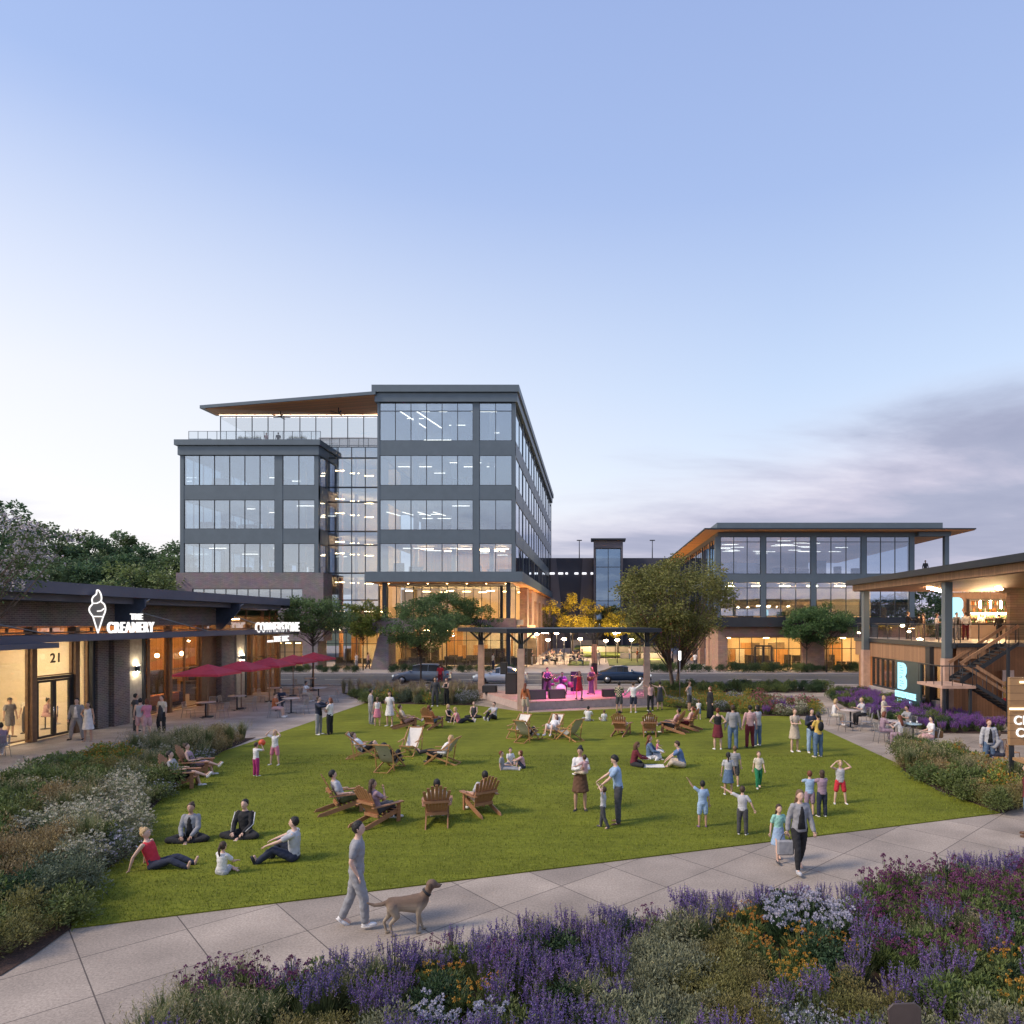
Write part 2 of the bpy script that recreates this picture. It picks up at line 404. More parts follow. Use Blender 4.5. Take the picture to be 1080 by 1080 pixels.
def cloth(c):
    if c == 'plaid':
        if 'cloth_plaid' in MATS: return MATS['cloth_plaid']
        m, nt, out = new_mat('cloth_plaid'); b = N(nt, 'ShaderNodeBsdfPrincipled', Roughness=.9)
        tc = N(nt, 'ShaderNodeTexCoord'); ck = N(nt, 'ShaderNodeTexChecker'); ck.inputs['Scale'].default_value = 14
        ck.inputs['Color1'].default_value = (.02,.02,.02,1); ck.inputs['Color2'].default_value = (.5,.45,.3,1)
        nt.links.new(tc.outputs['Object'], ck.inputs[0]); nt.links.new(ck.outputs[0], b.inputs['Base Color']); nt.links.new(b.outputs[0], out.inputs[0])
        MATS['cloth_plaid'] = m; return m
    return mat('cloth_'+c, CL[c], rough=.9, var=.16, scale=7, bump=.5, bscale=14)
def skin(c): return mat('skin_'+c, SK[c], rough=.55, var=.07, scale=9)
def hairm(c): return mat('hair_'+c, HC[c], rough=.6, var=.3, scale=30, bump=.5, bscale=60)

# pose: limb directions in the figure's frame (x outward for limbs, y ahead, z up)
def P(torso=(0,0,1), head=(0,0), R=((.24,0,-1),(.12,.16,-1)), Lf=None, r=((.07,.03,-1),(.02,-.04,-1)), l=None, seat=None, feet='flat', twist=0):
    return dict(t=torso, head=head, A=(Lf or R, R), G=(l or r, r), seat=seat, feet=feet, twist=twist)
HANG = ((.24,0,-1),(.12,.16,-1)); ONHIP = ((.65,-.25,-.8),(-.75,.3,-.45)); PHONE = ((.18,.12,-1),(-.25,.85,.55)); HOLD = ((.12,.35,-.9),(-.55,.8,.12))
REACH = ((.1,.75,-.7),(.0,.9,-.45)); UPOUT = ((.75,.1,.55),(.5,.05,.85)); OUT = ((1,.05,-.05),(1,.1,.15)); OUTUP = ((1,.1,.35),(.9,.1,.5)); ONHEAD = ((.7,.45,.35),(-.75,-.15,.75)); FACE = ((.35,.7,-.2),(-.45,-.1,.9))
LAP = ((.2,.3,-.9),(-.35,.9,-.15)); ARMREST = ((.35,.15,-.9),(.1,1,.05)); PROP = ((.25,-.55,-.85),(.1,-.25,-1)); KNEE = ((.15,.75,-.35),(-.1,.9,-.3)); STRAIGHT = ((.07,.03,-1),(.02,-.04,-1)); BENT = ((.1,.25,-1),(0,-.2,-1))
POSES = dict(
  stand=P(), hips=P(R=ONHIP), hip1=P(R=ONHIP, Lf=HANG), phone=P(R=PHONE, Lf=HANG, head=(0,-.35)), hold=P(R=HOLD), hug=P(R=((.25,.75,-.35),(-.7,.6,.05))), talk=P(R=PHONE, Lf=HOLD),
  relaxed=P(r=BENT, l=STRAIGHT), wide=P(r=((.22,.05,-1),(.12,-.02,-1))),
  walk=P(torso=(0,.04,1), r=((.04,.38,-1),(.02,.08,-1)), l=((.04,-.16,-1),(.02,-.5,-1)), R=((.22,-.2,-1),(.12,.05,-1)), Lf=((.22,.15,-1),(.1,.45,-1)), feet='walk'),
  walkpocket=P(torso=(0,.03,1), r=((.05,.32,-1),(.02,.05,-1)), l=((.05,-.22,-1),(.02,-.42,-1)), R=((.22,-.28,-1),(-.1,.45,-.95)), feet='walk', head=(.05,.0)),
  run=P(torso=(0,.12,1), r=((.04,.3,-1),(.0,-.1,-1)), l=((.04,-.1,-1),(.0,-.8,-.6)), R=((.5,.2,-.8),(.3,.3,-.8)), Lf=OUTUP, feet='walk'),
  kick=P(torso=(.05,-.05,1), r=((.3,.25,-1),(.2,.0,-1)), l=((.05,-.05,-1),(0,-.1,-1)), R=((.8,.1,-.6),(.9,.2,-.3)), Lf=((.3,-.1,-1),(.2,.2,-1))),
  armsup=P(R=UPOUT, Lf=OUT), armsup2=P(R=HANG, Lf=UPOUT), cheer=P(R=UPOUT), head=P(R=ONHEAD, r=((.2,.05,-1),(.1,0,-1))), face=P(R=FACE),
  armR=P(R=UPOUT, Lf=((.5,.1,-.8),(.6,.1,-.5))), armL=P(Lf=UPOUT, R=HANG), sway=P(Lf=OUTUP, R=((.5,0,-.8),(.3,.2,-.8))),
  father=P(torso=(0,.12,1), head=(0,-.6), R=((.1,.75,-.75),(.05,.85,-.55)), Lf=((.1,.6,-.8),(-.1,.85,-.7))),
  reachup=P(torso=(0,-.05,1), R=((.35,.15,.9),(-.4,.5,.6)), r=((.05,.2,-1),(0,.1,-1)), l=((.05,-.2,-1),(0,-.45,-1)), feet='walk', head=(0,.3)),
  carry=P(torso=(0,-.06,1), R=((.12,.45,-.85),(-.75,.6,.15)), Lf=((.2,.4,-.85),(-.5,.75,.3)), head=(.3,-.25)),
  guitar=P(R=((.35,.1,-.9),(-.75,.55,-.2)), Lf=((.45,.2,-.8),(.15,.8,.5)), r=((.2,.05,-1),(.08,0,-1)), head=(0,-.3)),
  sing=P(R=FACE, Lf=((.35,0,-.9),(.2,.4,-.8)), r=((.16,.05,-1),(.05,0,-1))), drum=P(torso=(0,.1,1), R=((.4,.5,-.6),(.1,.9,.15)), r=((.35,.9,-.1),(.0,.1,-1)), seat=.5),
  chair=P(torso=(0,-.02,1), R=LAP, r=((.1,1,-.05),(.0,.12,-1)), seat=.45), table=P(torso=(0,.18,1), R=((.2,.55,-.75),(-.35,.9,.25)), r=((.12,1,-.05),(.0,.0,-1)), seat=.45, head=(0,-.2)),
  phonechair=P(torso=(0,.1,1), R=((.1,.4,-.8),(-.3,.8,.4)), r=((.1,1,-.02),(.0,.1,-1)), seat=.45, head=(0,-.5)),
  crosschair=P(torso=(0,-.05,1), R=LAP, r=((-.15,1,.08),(-.2,.6,-.75)), l=((.1,1,-.02),(0,.1,-1)), seat=.45),
  adir=P(torso=(0,-.42,1), R=ARMREST, r=((.12,1,.22),(.0,.35,-1)), seat=.30, head=(0,-.1)), adirx=P(torso=(0,-.42,1), R=((.3,.35,-.8),(-.4,.9,.1)), r=((-.12,1,.32),(-.15,.85,-.35)), l=((.12,1,.2),(.0,.35,-1)), seat=.30),
  adirphone=P(torso=(0,-.36,1), R=ARMREST, Lf=((.15,.4,-.7),(-.2,.5,.8)), r=((-.1,1,.3),(-.1,.9,-.3)), l=((.12,1,.2),(0,.4,-1)), seat=.30), adirchin=P(torso=(0,-.2,1), head=(.5,0), R=((.3,.6,-.6),(-.4,.1,.9)), Lf=ARMREST, r=((-.1,1,.25),(-.05,.45,-.9)), l=((.12,1,.2),(.0,.3,-1)), seat=.30),
  sling=P(torso=(0,-.75,.8), R=((.4,.3,-.8),(-.4,.8,.4)), r=((.1,.75,.62),(.0,.5,-.85)), seat=.26, head=(0,.15)), slingleg=P(torso=(0,-.62,.85), R=ARMREST, r=((.12,1,.32),(.0,.4,-.95)), l=((-.1,1,.4),(-.2,.9,-.2)), seat=.26),
  cross=P(torso=(0,.04,1), R=((.12,.35,-.9),(-.35,.75,-.55)), r=((.8,.62,.02),(-.9,.12,-.12)), seat=0, feet='cross'), lean=P(torso=(0,-.34,.95), R=PROP, r=((.08,.95,.32),(.02,.92,-.42)), seat=0, feet='heel'),
  knees=P(torso=(0,-.02,1), R=KNEE, r=((.12,.72,.66),(.05,.5,-.9)), l=((.12,.85,.45),(.05,.75,-.6)), seat=0, feet='heel'), kneesin=P(torso=(0,.22,1), R=((.15,.8,-.4),(-.5,.6,-.1)), r=((.1,.6,.78),(.02,.25,-1)), seat=0),
  read=P(torso=(0,.22,1), head=(0,-.6), R=((.15,.55,-.75),(-.3,.85,-.15)), r=((.75,.62,.02),(-.9,.2,-.1)), seat=0, feet='cross'), side=P(torso=(.05,0,1), R=((.2,.5,-.7),(-.3,.8,-.2)), r=((-.4,.9,.02),(.7,-.2,-.1)), l=((.6,.75,.1),(-.9,.2,-.2)), seat=0, feet='cross'),
  legsout=P(torso=(0,-.12,1), R=((.2,-.1,-1),(.15,.2,-1)), r=((.15,1,.06),(.0,1,-.1)), seat=0, feet='heel'), board=P(torso=(0,.3,1), head=(0,-.5), R=((.1,.75,-.6),(.0,.75,-.6)), r=((.5,.85,.25),(-.75,.35,-.45)), seat=0, feet='cross'),
  bar=P(torso=(0,.05,1), R=((.25,.5,-.8),(-.3,.9,.1)), Lf=HANG, r=BENT, l=STRAIGHT), bend=P(torso=(0,.4,1), R=((.2,.6,-.8),(-.1,.6,-.8)), r=STRAIGHT),
  baby=P(torso=(0,.05,1), R=((.6,.3,-.4),(.3,.6,-.2)), r=((.2,.9,-.1),(.1,.3,-.9)), seat=0),
)
PENDING = []        # (object, voxel, smooth)
def ring(c, ax, ay, rx, ry, n=12, p=2.0):
    out = []
    for k in range(n):
        t = 2*pi*k/n; cx, sx = cos(t), sin(t)
        out.append(c+ax*(rx*cx)+ay*(ry*sx))
    return out
def capsule(mb, pts, rads, n=9, mi=0):
    """tapered limb with rounded ends"""
    mb.tube(pts, rads, n, mi)
    mb.ell(pts[0], (rads[0],)*3, 9, 6, mi); mb.ell(pts[-1], (rads[-1],)*3, 9, 6, mi)
PCOUNT = [0]
def person(pos, heading, pose='stand', h=1.75, top='tee', tc='grey', bot='pants', bc='denim', shoe='white', hair='short', hc='brown', sk='fair', label='', group='people spending the evening on the green', inner='black', seatz=None, lod=0, female=False, extra=None, cat='person'):
    po = POSES[pose] if isinstance(pose, str) else pose
    s = h/1.75; child = h < 1.45
    sw = .185 if not female else .163; hipw = .092
    if child: sw = .165
    hs = 1.0 if not child else 1.0+(1.45-h)*.55      # children have larger heads
    lw = 1.0 if not female else .88
    if child: lw = .95
    t = nrm(po['t']); z = V((0,0,1))
    Xa = V((1,0,0)); Xa = (Xa-t*Xa.dot(t)).normalized(); Yf = t.cross(Xa)*1.0
    Yf = t.cross(Xa); 
    if Yf.y < 0: Yf = -Yf
    pel = V((0,0,0)); waist = pel+t*.17; chest = pel+t*.36; neck = pel+t*.54
    hy, hp = po['head']
    up = nrm(t*.35+z*.65)
    hd = nrm(V((sin(hy)*cos(hp), cos(hy)*cos(hp), sin(hp))))
    headc = neck+nrm(t*.5+z*.5+hd*.12)*.155*(1+(hs-1)*.6)
    J = {}
    for i, sg in enumerate((-1, 1)):                # 0 left, 1 right
        A = po['A'][i]; sh = pel+t*.475+Xa*sg*sw
        ua = nrm((A[0][0]*sg, A[0][1], A[0][2])); fa = nrm((A[1][0]*sg, A[1][1], A[1][2]))
        el = sh+ua*.285; wr = el+fa*.245
        Gg = po['G'][i]; hipj = pel+Xa*sg*hipw-t*.03
        th = nrm((Gg[0][0]*sg, Gg[0][1], Gg[0][2])); sn = nrm((Gg[1][0]*sg, Gg[1][1], Gg[1][2]))
        kn = hipj+th*.43; an = kn+sn*.40
        ft = po['feet']
        if ft == 'heel': fd = nrm((.12*sg, .35, .9))
        elif ft == 'cross': fd = nrm((-.45*sg, .75, -.05))
        elif ft == 'walk' and sn.y < -.3: fd = nrm((.05*sg, .75, -.62))
        elif ft == 'walk': fd = nrm((.08*sg, 1, .06))
        elif sn.z > -.5: fd = nrm((.1*sg, .6, .75))
        else: fd = nrm((.22*sg, 1, -.02))
        J[sg] = dict(sh=sh, el=el, wr=wr, fa=fa, hip=hipj, kn=kn, an=an, fd=fd, ua=ua, th=th, sn=sn)
    # vertical placement
    if po['seat'] is None:
        dz = -min(min(J[g]['an'].z-.075 if J[g]['fd'].z > -.3 else J[g]['an'].z+J[g]['fd'].z*.17-.03 for g in (-1,1)), 0)
        dz = -min((J[g]['an'].z-.075 if J[g]['fd'].z > -.3 else (J[g]['an']+J[g]['fd']*.17).z-.035) for g in (-1,1))
    elif po['seat'] == 0:
        dz = .115
        low = min(min(J[g]['an'].z for g in (-1,1))-.05, -.10, min(J[g]['wr'].z for g in (-1,1))-.03)
        dz = max(.10, min(-low, .2))
        for g in (-1,1):
            j = J[g]
            if j['an'].z+dz < .05: j['an'].z = .055-dz
            if j['wr'].z+dz < .03: j['wr'].z = .035-dz
            if j['kn'].z+dz < .07: j['kn'].z = .075-dz
    else:
        dz = ((seatz or po['seat'])+.095)/s
        for g in (-1,1):                            # feet rest on the ground, not in it
            j = J[g]
            if j['an'].z+dz < .08: j['an'].z = .08-dz
    off = V((0,0,dz))
    pel, waist, chest, neck, headc = [p+off for p in (pel, waist, chest, neck, headc)]
    for g in (-1,1):
        for k in ('sh','el','wr','hip','kn','an'): J[g][k] = J[g][k]+off
    root = thing('person', label, cat, pos, -heading, group)
    root.scale = (s,s,s)
    nn = 8 if lod else 11
    # ---- body
    mb = MB()
    tors = [(pel-t*.07, .12, .095), (pel+t*.0, .150*(1.04 if female else .98), .105), (waist, .118 if female else .132, .088), (chest-t*.04, .142 if female else .160, .108), (chest+t*.07, .155 if female else .172, .105), (neck-t*.055, .115, .075), (neck, .06, .055)]
    mb.loft([ring(c, Xa, Yf, rx, ry) for c, rx, ry in tors])
    capsule(mb, [neck-t*.06, headc-up*.03], [.055*(1 if not female else .85), .05*(1 if not female else .88)])
    Rh = Matrix((hd.cross(up).normalized(), hd, (hd.cross(up).normalized()).cross(hd))).transposed()
    hr = V((.074,.090,.108))*hs
    mb.ell(headc, hr, 14, 10, rot=Rh)
    mb.ell(headc+Rh@V((0,.028,-.055))*hs, V((.052,.060,.062))*hs, 10, 8, rot=Rh)          # jaw
    mb.ell(headc+Rh@V((0,.096,-.022))*hs, V((.013,.020,.022))*hs, 8, 6, rot=Rh)          # nose
    for g in (-1,1):
        mb.ell(headc+Rh@V((g*.076,-.005,-.015))*hs, V((.012,.022,.032))*hs, 8, 6, rot=Rh)    # ears
        j = J[g]
        mb.ell(j['sh'], (.047*lw,)*3, 10, 8)
        capsule(mb, [j['sh'], j['sh'].lerp(j['el'],.45), j['el']], [.053*lw,.047*lw,.037*lw])
        capsule(mb, [j['el'], j['el'].lerp(j['wr'],.3), j['wr']], [.037*lw,.039*lw,.025*lw])
        # palm
        pa = j['wr']+j['fa']*.045
        fx = nrm(j['fa'].cross(V((0,0,1)) if abs(j['fa'].z) < .9 else V((0,1,0)))); fy = j['fa'].cross(fx)
        Rp = Matrix((fx, fy, j['fa'])).transposed()
        mb.ell(pa, (.036,.018,.052), 9, 7, rot=Rp)
        j['Rp'] = Rp; j['pa'] = pa
        capsule(mb, [j['hip'], j['hip'].lerp(j['kn'],.5), j['kn']], [.086,.074,.052])
        capsule(mb, [j['kn'], j['kn'].lerp(j['an'],.32), j['an']], [.052,.056,.034])
        capsule(mb, [j['an']-V((0,0,.03)) if j['fd'].z > -.3 and j['sn'].z < -.5 else j['an'], j['an']+j['fd']*.15-(V((0,0,.045)) if abs(j['fd'].z) < .3 else V((0,0,0)))], [.036,.030])
    body = mb.build('body', [skin(sk), mat('eye', (.015,.012,.012), rough=.25, var=0), mat('lips', (.33,.12,.11), rough=.5, var=0)], root)
    # finer features joined after the skin is fused
    fm = MB()
    for g in (-1,1):
        j = J[g]; Rp = j['Rp']
        for q, (fxo, ln) in enumerate(((-.024,.062),(-.008,.072),(.008,.068),(.023,.052))):
            b0 = j['pa']+Rp@V((fxo,0,.035)); b1 = b0+Rp@V((fxo*.15,.006,ln*.5)); b2 = b1+Rp@V((0,.02,ln*.42))
            fm.tube([b0,b1,b2], [.0095,.0085,.006], 5)
        b0 = j['pa']+Rp@V((.028*g,0,-.01)); b1 = b0+Rp@V((.024*g,.008,.03)); b2 = b1+Rp@V((.006*g,.012,.028))
        fm.tube([b0,b1,b2], [.011,.0095,.007], 5)
        e = headc+Rh@V((g*.031,.084,.008))*hs
        fm.ell(e, V((.011,.006,.007))*hs, 6, 4, mi=1, rot=Rh)
        fm.ell(headc+Rh@V((g*.031,.086,.026))*hs, V((.016,.005,.004))*hs, 6, 4, mi=1, rot=Rh)
    fm.ell(headc+Rh@V((0,.086,-.056))*hs, V((.022,.008,.007))*hs, 6, 4, mi=2, rot=Rh)
    PENDING.append((body, .022 if lod else .016, fm))
    # ---- top
    mb = MB(); c1 = .014
    lengths = dict(tee=.62, long=2, jacket=2, tank=0, dress=0, tdress=.5, hoodie=2, sports=0)
    sl = lengths[top]
    if top == 'jacket' or top == 'hoodie': c1 = .024
    prof = list(tors)
    lo = pel-t*.03
    rr = []
    first = [(pel-t*(.02 if pose not in ('jacket',) else .05)+off*0, .162, .118)]
    if po['seat'] is None and top in ('tee','long','jacket','hoodie','tank'): first = [(pel-t*(.06 if top in ('jacket','hoodie') else .03), .163, .122), (pel+t*.03, .160,.116)]
    toplist = first+[(waist, .134 if female else .15, .104), (chest-t*.04, .150 if female else .168, .118), (chest+t*.07, .158 if female else .176, .112), (neck-t*.065, .125, .084), (neck-t*.02, .068, .064)]
    if top in ('tank','dress','sports'): toplist = toplist[:-2]+[(chest+t*.11, .125, .10)]
    if top == 'sports': toplist = toplist[-3:]
    toplist = [(c+(off*0), rx+c1-.014, ry+c1-.014) for c, rx, ry in toplist]
    mb.loft([ring(c, Xa, Yf, rx, ry, 14) for c, rx, ry in toplist])
    for g in (-1,1):
        j = J[g]
        if sl:
            e0 = j['sh']-t*.012-Xa*g*.012
            if sl < 1: capsule(mb, [e0, j['sh'].lerp(j['el'],sl)], [(.062+c1-.014)*lw, (.057+c1-.014)*lw])
            else:
                capsule(mb, [e0, j['el']], [(.061+c1-.014)*lw, (.049+c1-.014)*lw]); capsule(mb, [j['el'], j['el'].lerp(j['wr'],.97)], [(.05+c1-.014)*lw, (.037+c1-.014)*lw])
        elif top in ('tank','dress'):
            mb.tube([chest+t*.09+Xa*g*.075+Yf*.085, neck-t*.035+Xa*g*.085, chest+t*.09+Xa*g*.075-Yf*.085], .018, 6)
    skirtlen = {'dress':.50, 'tdress':.50}.get(top)
    if bot == 'skirt': skirtlen = .40
    if bot == 'longskirt': skirtlen = .86
    def skirt(mb, ln):
        if po['seat'] is None:
            fl = .19 if ln < .6 else .15
            d = V((0,0,-1))
            rg = [ring(waist-t*.02, Xa, Yf, .142, .108, 14), ring(pel, Xa, Yf, .168, .132, 14)]
            for q in (.35,.7,1.0):
                pts = []
                for k in range(14):
                    a = 2*pi*k/14; w = 1+.06*(k%2)*q
                    pts.append(pel+d*(ln*q)+V((cos(a)*(.168+(fl-.145)*q*1.2)*w, sin(a)*(.132+.06*q)*w, 0)))
                rg.append(pts)
            mb.loft(rg)
        else:
            mb.loft([ring(waist, Xa, Yf, .142, .108, 14), ring(pel-t*.04, Xa, Yf, .17, .13, 14)])
            for g in (-1,1): capsule(mb, [J[g]['hip'], J[g]['hip'].lerp(J[g]['kn'],.85)], [.118,.10])
            mb.tube([(J[-1]['hip']+J[1]['hip'])/2, (J[-1]['hip'].lerp(J[-1]['kn'],.8)+J[1]['hip'].lerp(J[1]['kn'],.8))/2], [.10,.085], 9)
    if top in ('dress','tdress'):
        skirt(mb, skirtlen if bot != 'longskirt' else .86)
        nm = 'dress'
    else: nm = {'tee':'shirt','long':'shirt','tank':'tank_top','jacket':'jacket','hoodie':'hooded_top','sports':'sports_top'}[top]
    o = mb.build(nm, cloth(tc), root); PENDING.append((o, .024 if lod else .018, None))
    if top == 'jacket' and inner:
        mb2 = MB(); q = []
        for c, rx, fy in [(pel+t*.01,.095,.152),(waist,.078,.132),(chest-t*.04,.066,.146),(chest+t*.07,.05,.140),(neck-t*.06,.034,.108)]:
            q.append(ring(c+Yf*(fy-.04), Xa, Yf, rx, .042, 12))
        mb2.loft(q); mb2.build('inner_shirt', cloth(inner), root)
    # ---- legs
    if top not in ('dress','tdress'):
        mb = MB()
        if bot in ('skirt','longskirt'): skirt(mb, skirtlen); nm = 'skirt'
        else:
            nm = 'trousers' if bot == 'pants' else ('leggings' if bot == 'leggings' else 'shorts')
            lg = 0.003 if bot == 'leggings' else .014
            mb.loft([ring(c, Xa, Yf, rx, ry, 12) for c, rx, ry in [(pel-t*.10, .11, .09), (pel-t*.02, .158, .115), (pel+t*.07, .150, .108), (waist-t*.02, .136, .098)]])
            for g in (-1,1):
                j = J[g]
                if bot == 'shorts': capsule(mb, [j['hip'], j['hip'].lerp(j['kn'],.78)], [.102,.088])
                else:
                    capsule(mb, [j['hip'], j['hip'].lerp(j['kn'],.5), j['kn']], [.090+lg,.078+lg,.055+lg])
                    capsule(mb, [j['kn'], j['kn'].lerp(j['an'],.35), j['kn'].lerp(j['an'],.93)], [.055+lg,.057+lg,.040+lg*1.3])
        o = mb.build(nm, cloth(bc), root); PENDING.append((o, .024 if lod else .018, None))
    # ---- shoes
    if shoe:
        for g in (-1,1):
            mb = MB(); j = J[g]; fd = j['fd']; a = j['an']
            side = nrm(fd.cross(V((0,0,1)))) if abs(fd.z) < .95 else V((1,0,0))
            sole = nrm(side.cross(fd))              # up from the sole
            Rf = Matrix((side, fd, sole)).transposed()
            base = a-sole*.035 if sole.z > .3 else a-sole*.02
            mb.ell(base+fd*.0, (.043,.062,.052), 10, 7, rot=Rf)
            mb.ell(base+fd*.10-sole*.010, (.047,.095,.036), 10, 7, rot=Rf)
            mb.ell(base+fd*.062-sole*.034, (.046,.138,.014), 12, 6, rot=Rf)
            o = mb.build('shoe', mat('shoe_'+shoe, CL[shoe], rough=.6, var=.1), root)
    # ---- hair
    if hair != 'bald':
        mb = MB(); hh = V((.079,.091,.101))*hs
        mb.ell(headc+Rh@V((0,-.018,.018))*hs, hh, 20, 16, rot=Rh)
        if hair == 'long':
            mb.loft([ring(headc+Rh@V((0,-.03,.03))*hs, Rh.col[0], Rh.col[1], .08, .075, 10), ring(headc+Rh@V((0,-.065,-.08))*hs, Rh.col[0], Rh.col[1], .082, .045, 10), ring(neck-t*.05-Yf*.105, Xa, Yf, .085, .032, 10), ring(neck-t*.20-Yf*.125, Xa, Yf, .06, .022, 10)])
        if hair == 'bob': mb.loft([ring(headc+Rh@V((0,-.02,.03))*hs, Rh.col[0], Rh.col[1], .085, .08, 10), ring(headc+Rh@V((0,-.035,-.085))*hs, Rh.col[0], Rh.col[1], .092, .07, 10), ring(headc+Rh@V((0,-.035,-.13))*hs, Rh.col[0], Rh.col[1], .075, .055, 10)])
        if hair == 'bun': mb.ell(headc+Rh@V((0,-.085,.085))*hs, (.042,.04,.042), 10, 8)
        if hair == 'tail': mb.tube([headc+Rh@V((0,-.09,.03))*hs, headc+Rh@V((0,-.14,-.02))*hs, headc+Rh@V((0,-.13,-.15))*hs, headc+Rh@V((0,-.11,-.24))*hs], [.03,.034,.028,.008], 8)
        if hair == 'afro': mb.ell(headc+Rh@V((0,-.02,.035))*hs, V((.115,.112,.115))*hs, 12, 9, rot=Rh)
        if hair == 'hood': mb.loft([ring(headc+Rh@V((0,-.02,.10))*hs, Rh.col[0], Rh.col[1], .05, .06, 12), ring(headc+Rh@V((0,-.02,.02))*hs, Rh.col[0], Rh.col[1], .095, .1, 12), ring(headc+Rh@V((0,-.03,-.1))*hs, Rh.col[0], Rh.col[1], .10, .09, 12), ring(neck-t*.08, Xa, Yf, .14, .10, 12)])
        hb = mb.build('head_scarf' if hair == 'hood' else 'hair', cloth(hc) if hair == 'hood' else hairm(hc), root)
        # keep the face clear: cut the hair in front of the brow plane
        bm = bmesh.new(); bm.from_mesh(hb.data)
        for v in bm.verts:
            q = v.co-headc; fx, fy, fz = q.dot(Rh.col[0])/hs, q.dot(Rh.col[1])/hs, q.dot(Rh.col[2])/hs
            nn_ = sin(q.x*95+q.z*60)*sin(q.y*88-q.z*47)*.5+.5
            v.co = v.co+q.normalized()*(.015*nn_*(1 if hair != 'hood' else .2))
            if fy > .012 and fz < .058-.25*max(0,abs(fx)-.045) and (fz > -.16): v.co = headc+q*.70
        bm.to_mesh(hb.data); bm.free()
        if hair in ('cap',): pass
    if extra:
        for ex in (extra if isinstance(extra, (list,tuple)) else [extra]):
            if ex == 'cap':
                mb = MB(); mb.ell(headc+Rh@V((0,-.012,.045))*hs, V((.086,.098,.075))*hs, 12, 8, rot=Rh); mb.ell(headc+Rh@V((0,.10,.045))*hs, V((.06,.06,.008))*hs, 10, 5, rot=Rh)
                mb.build('cap', cloth('charcoal'), root)
            if ex == 'sunglasses':
                mb = MB(); 
                for g in (-1,1): mb.ell(headc+Rh@V((g*.032,.090,.006))*hs, V((.026,.010,.018))*hs, 8, 6, rot=Rh)
                mb.build('sunglasses', mat('dark_lens', (.01,.01,.012), rough=.1, var=0), root)
            if ex == 'apron':
                mb = MB(); mb.loft([ring(chest+Yf*.075, Xa, Yf, .10,.06,10), ring(waist+Yf*.07, Xa, Yf, .13,.07,10), ring(pel+Yf*.06, Xa, Yf, .16,.09,10), ring(pel-V((0,0,.38))+Yf*.04, Xa, Yf, .17,.10,10)])
                mb.build('apron', cloth('charcoal'), root)
            if ex == 'backpack':
                mb = MB(); mb.ell(chest-Yf*.16-t*.06, (.13,.075,.19), 10, 8); mb.build('backpack', cloth('black'), root)
            if ex == 'stripe':
                mb = MB()
                for g in (-1,1):
                    j = J[g]; n0 = nrm(j['ua'].cross(Yf))*g
                    out_ = V((g,0,.2)).normalized()
                    mb.tube([j['sh']+out_*.075, j['el']+out_*.058, j['wr']+out_*.045], .014, 6)
                mb.build('sleeve_stripe', cloth('white'), root)
    M = Matrix.LocRotScale(V(pos), root.rotation_euler.to_quaternion(), V((s,s,s)))
    info = {'root':root, 'hands':{g: M@(J[g]['wr']+J[g]['fa']*.09) for g in (-1,1)}, 'chest':M@(chest+Yf*.12), 'lap':M@(pel+V((0,.25,.12))), 'waist':M@waist, 'M':M}
    return info
def finish_people():
    """fuse every figure's skin and clothes into continuous surfaces"""
    jobs = PENDING[:]
    for o, vx, fm in jobs:
        r = o.modifiers.new('r', 'REMESH'); r.mode = 'VOXEL'; r.voxel_size = vx; r.use_smooth_shade = True
        sm = o.modifiers.new('s', 'SMOOTH'); sm.factor = .5; sm.iterations = 2 if fm else 3
    dg = bpy.context.evaluated_depsgraph_get(); dg.update()
    new = []
    for o, vx, fm in jobs:
        me = bpy.data.meshes.new_from_object(o.evaluated_get(dg)); new.append(me)
    for (o, vx, fm), me in zip(jobs, new):
        old = o.data; o.modifiers.clear(); mats = list(old.materials)
        if fm:
            bm = bmesh.new(); bm.from_mesh(me)
            t2 = bpy.data.meshes.new('t'); t2.from_pydata(fm.v, [], fm.f); t2.polygons.foreach_set('material_index', fm.m); t2.polygons.foreach_set('use_smooth', fm.sm)
            bm.from_mesh(t2); bm.to_mesh(me); bm.free(); bpy.data.meshes.remove(t2)
        me.materials.clear()
        for m in mats: me.materials.append(m)
        for p in me.polygons: p.use_smooth = True
        if not fm:                                  # soft creases in the cloth
            n = len(me.vertices); co = np.empty(n*3); me.vertices.foreach_get('co', co); co = co.reshape(-1,3)
            no = np.empty(n*3); me.vertex_normals.foreach_get('vector', no); no = no.reshape(-1,3)
            ph = (sum(map(ord, o.name)) % 97)/7.0
            d = np.sin(co[:,2]*34+co[:,0]*17+ph)*np.sin(co[:,0]*23-co[:,1]*29+co[:,2]*13+ph*2)+.6*np.sin(co[:,2]*61+co[:,1]*37+ph*3)
            co += no*(.010+d*.0032)[:,None]; me.vertices.foreach_set('co', co.ravel()); me.update()
        o.data = me; me.name = o.name
        bpy.data.meshes.remove(old)
    PENDING.clear()
# ================================================================ ground, lawn, paving, street
def sheet(name, poly, z, m, thick=0.0):
    mb = MB()
    if thick: mb.prism(poly, z-thick, z)
    else: mb.add([(p[0],p[1],z) for p in poly], [tuple(range(len(poly)))] if sum(poly[i][0]*poly[(i+1)%len(poly)][1]-poly[(i+1)%len(poly)][0]*poly[i][1] for i in range(len(poly))) > 0 else [tuple(range(len(poly)-1,-1,-1))])
    return struct(mb.build(name, m))
def gp(*pts): return [tuple(G(x,y))[:2] for x,y in pts]

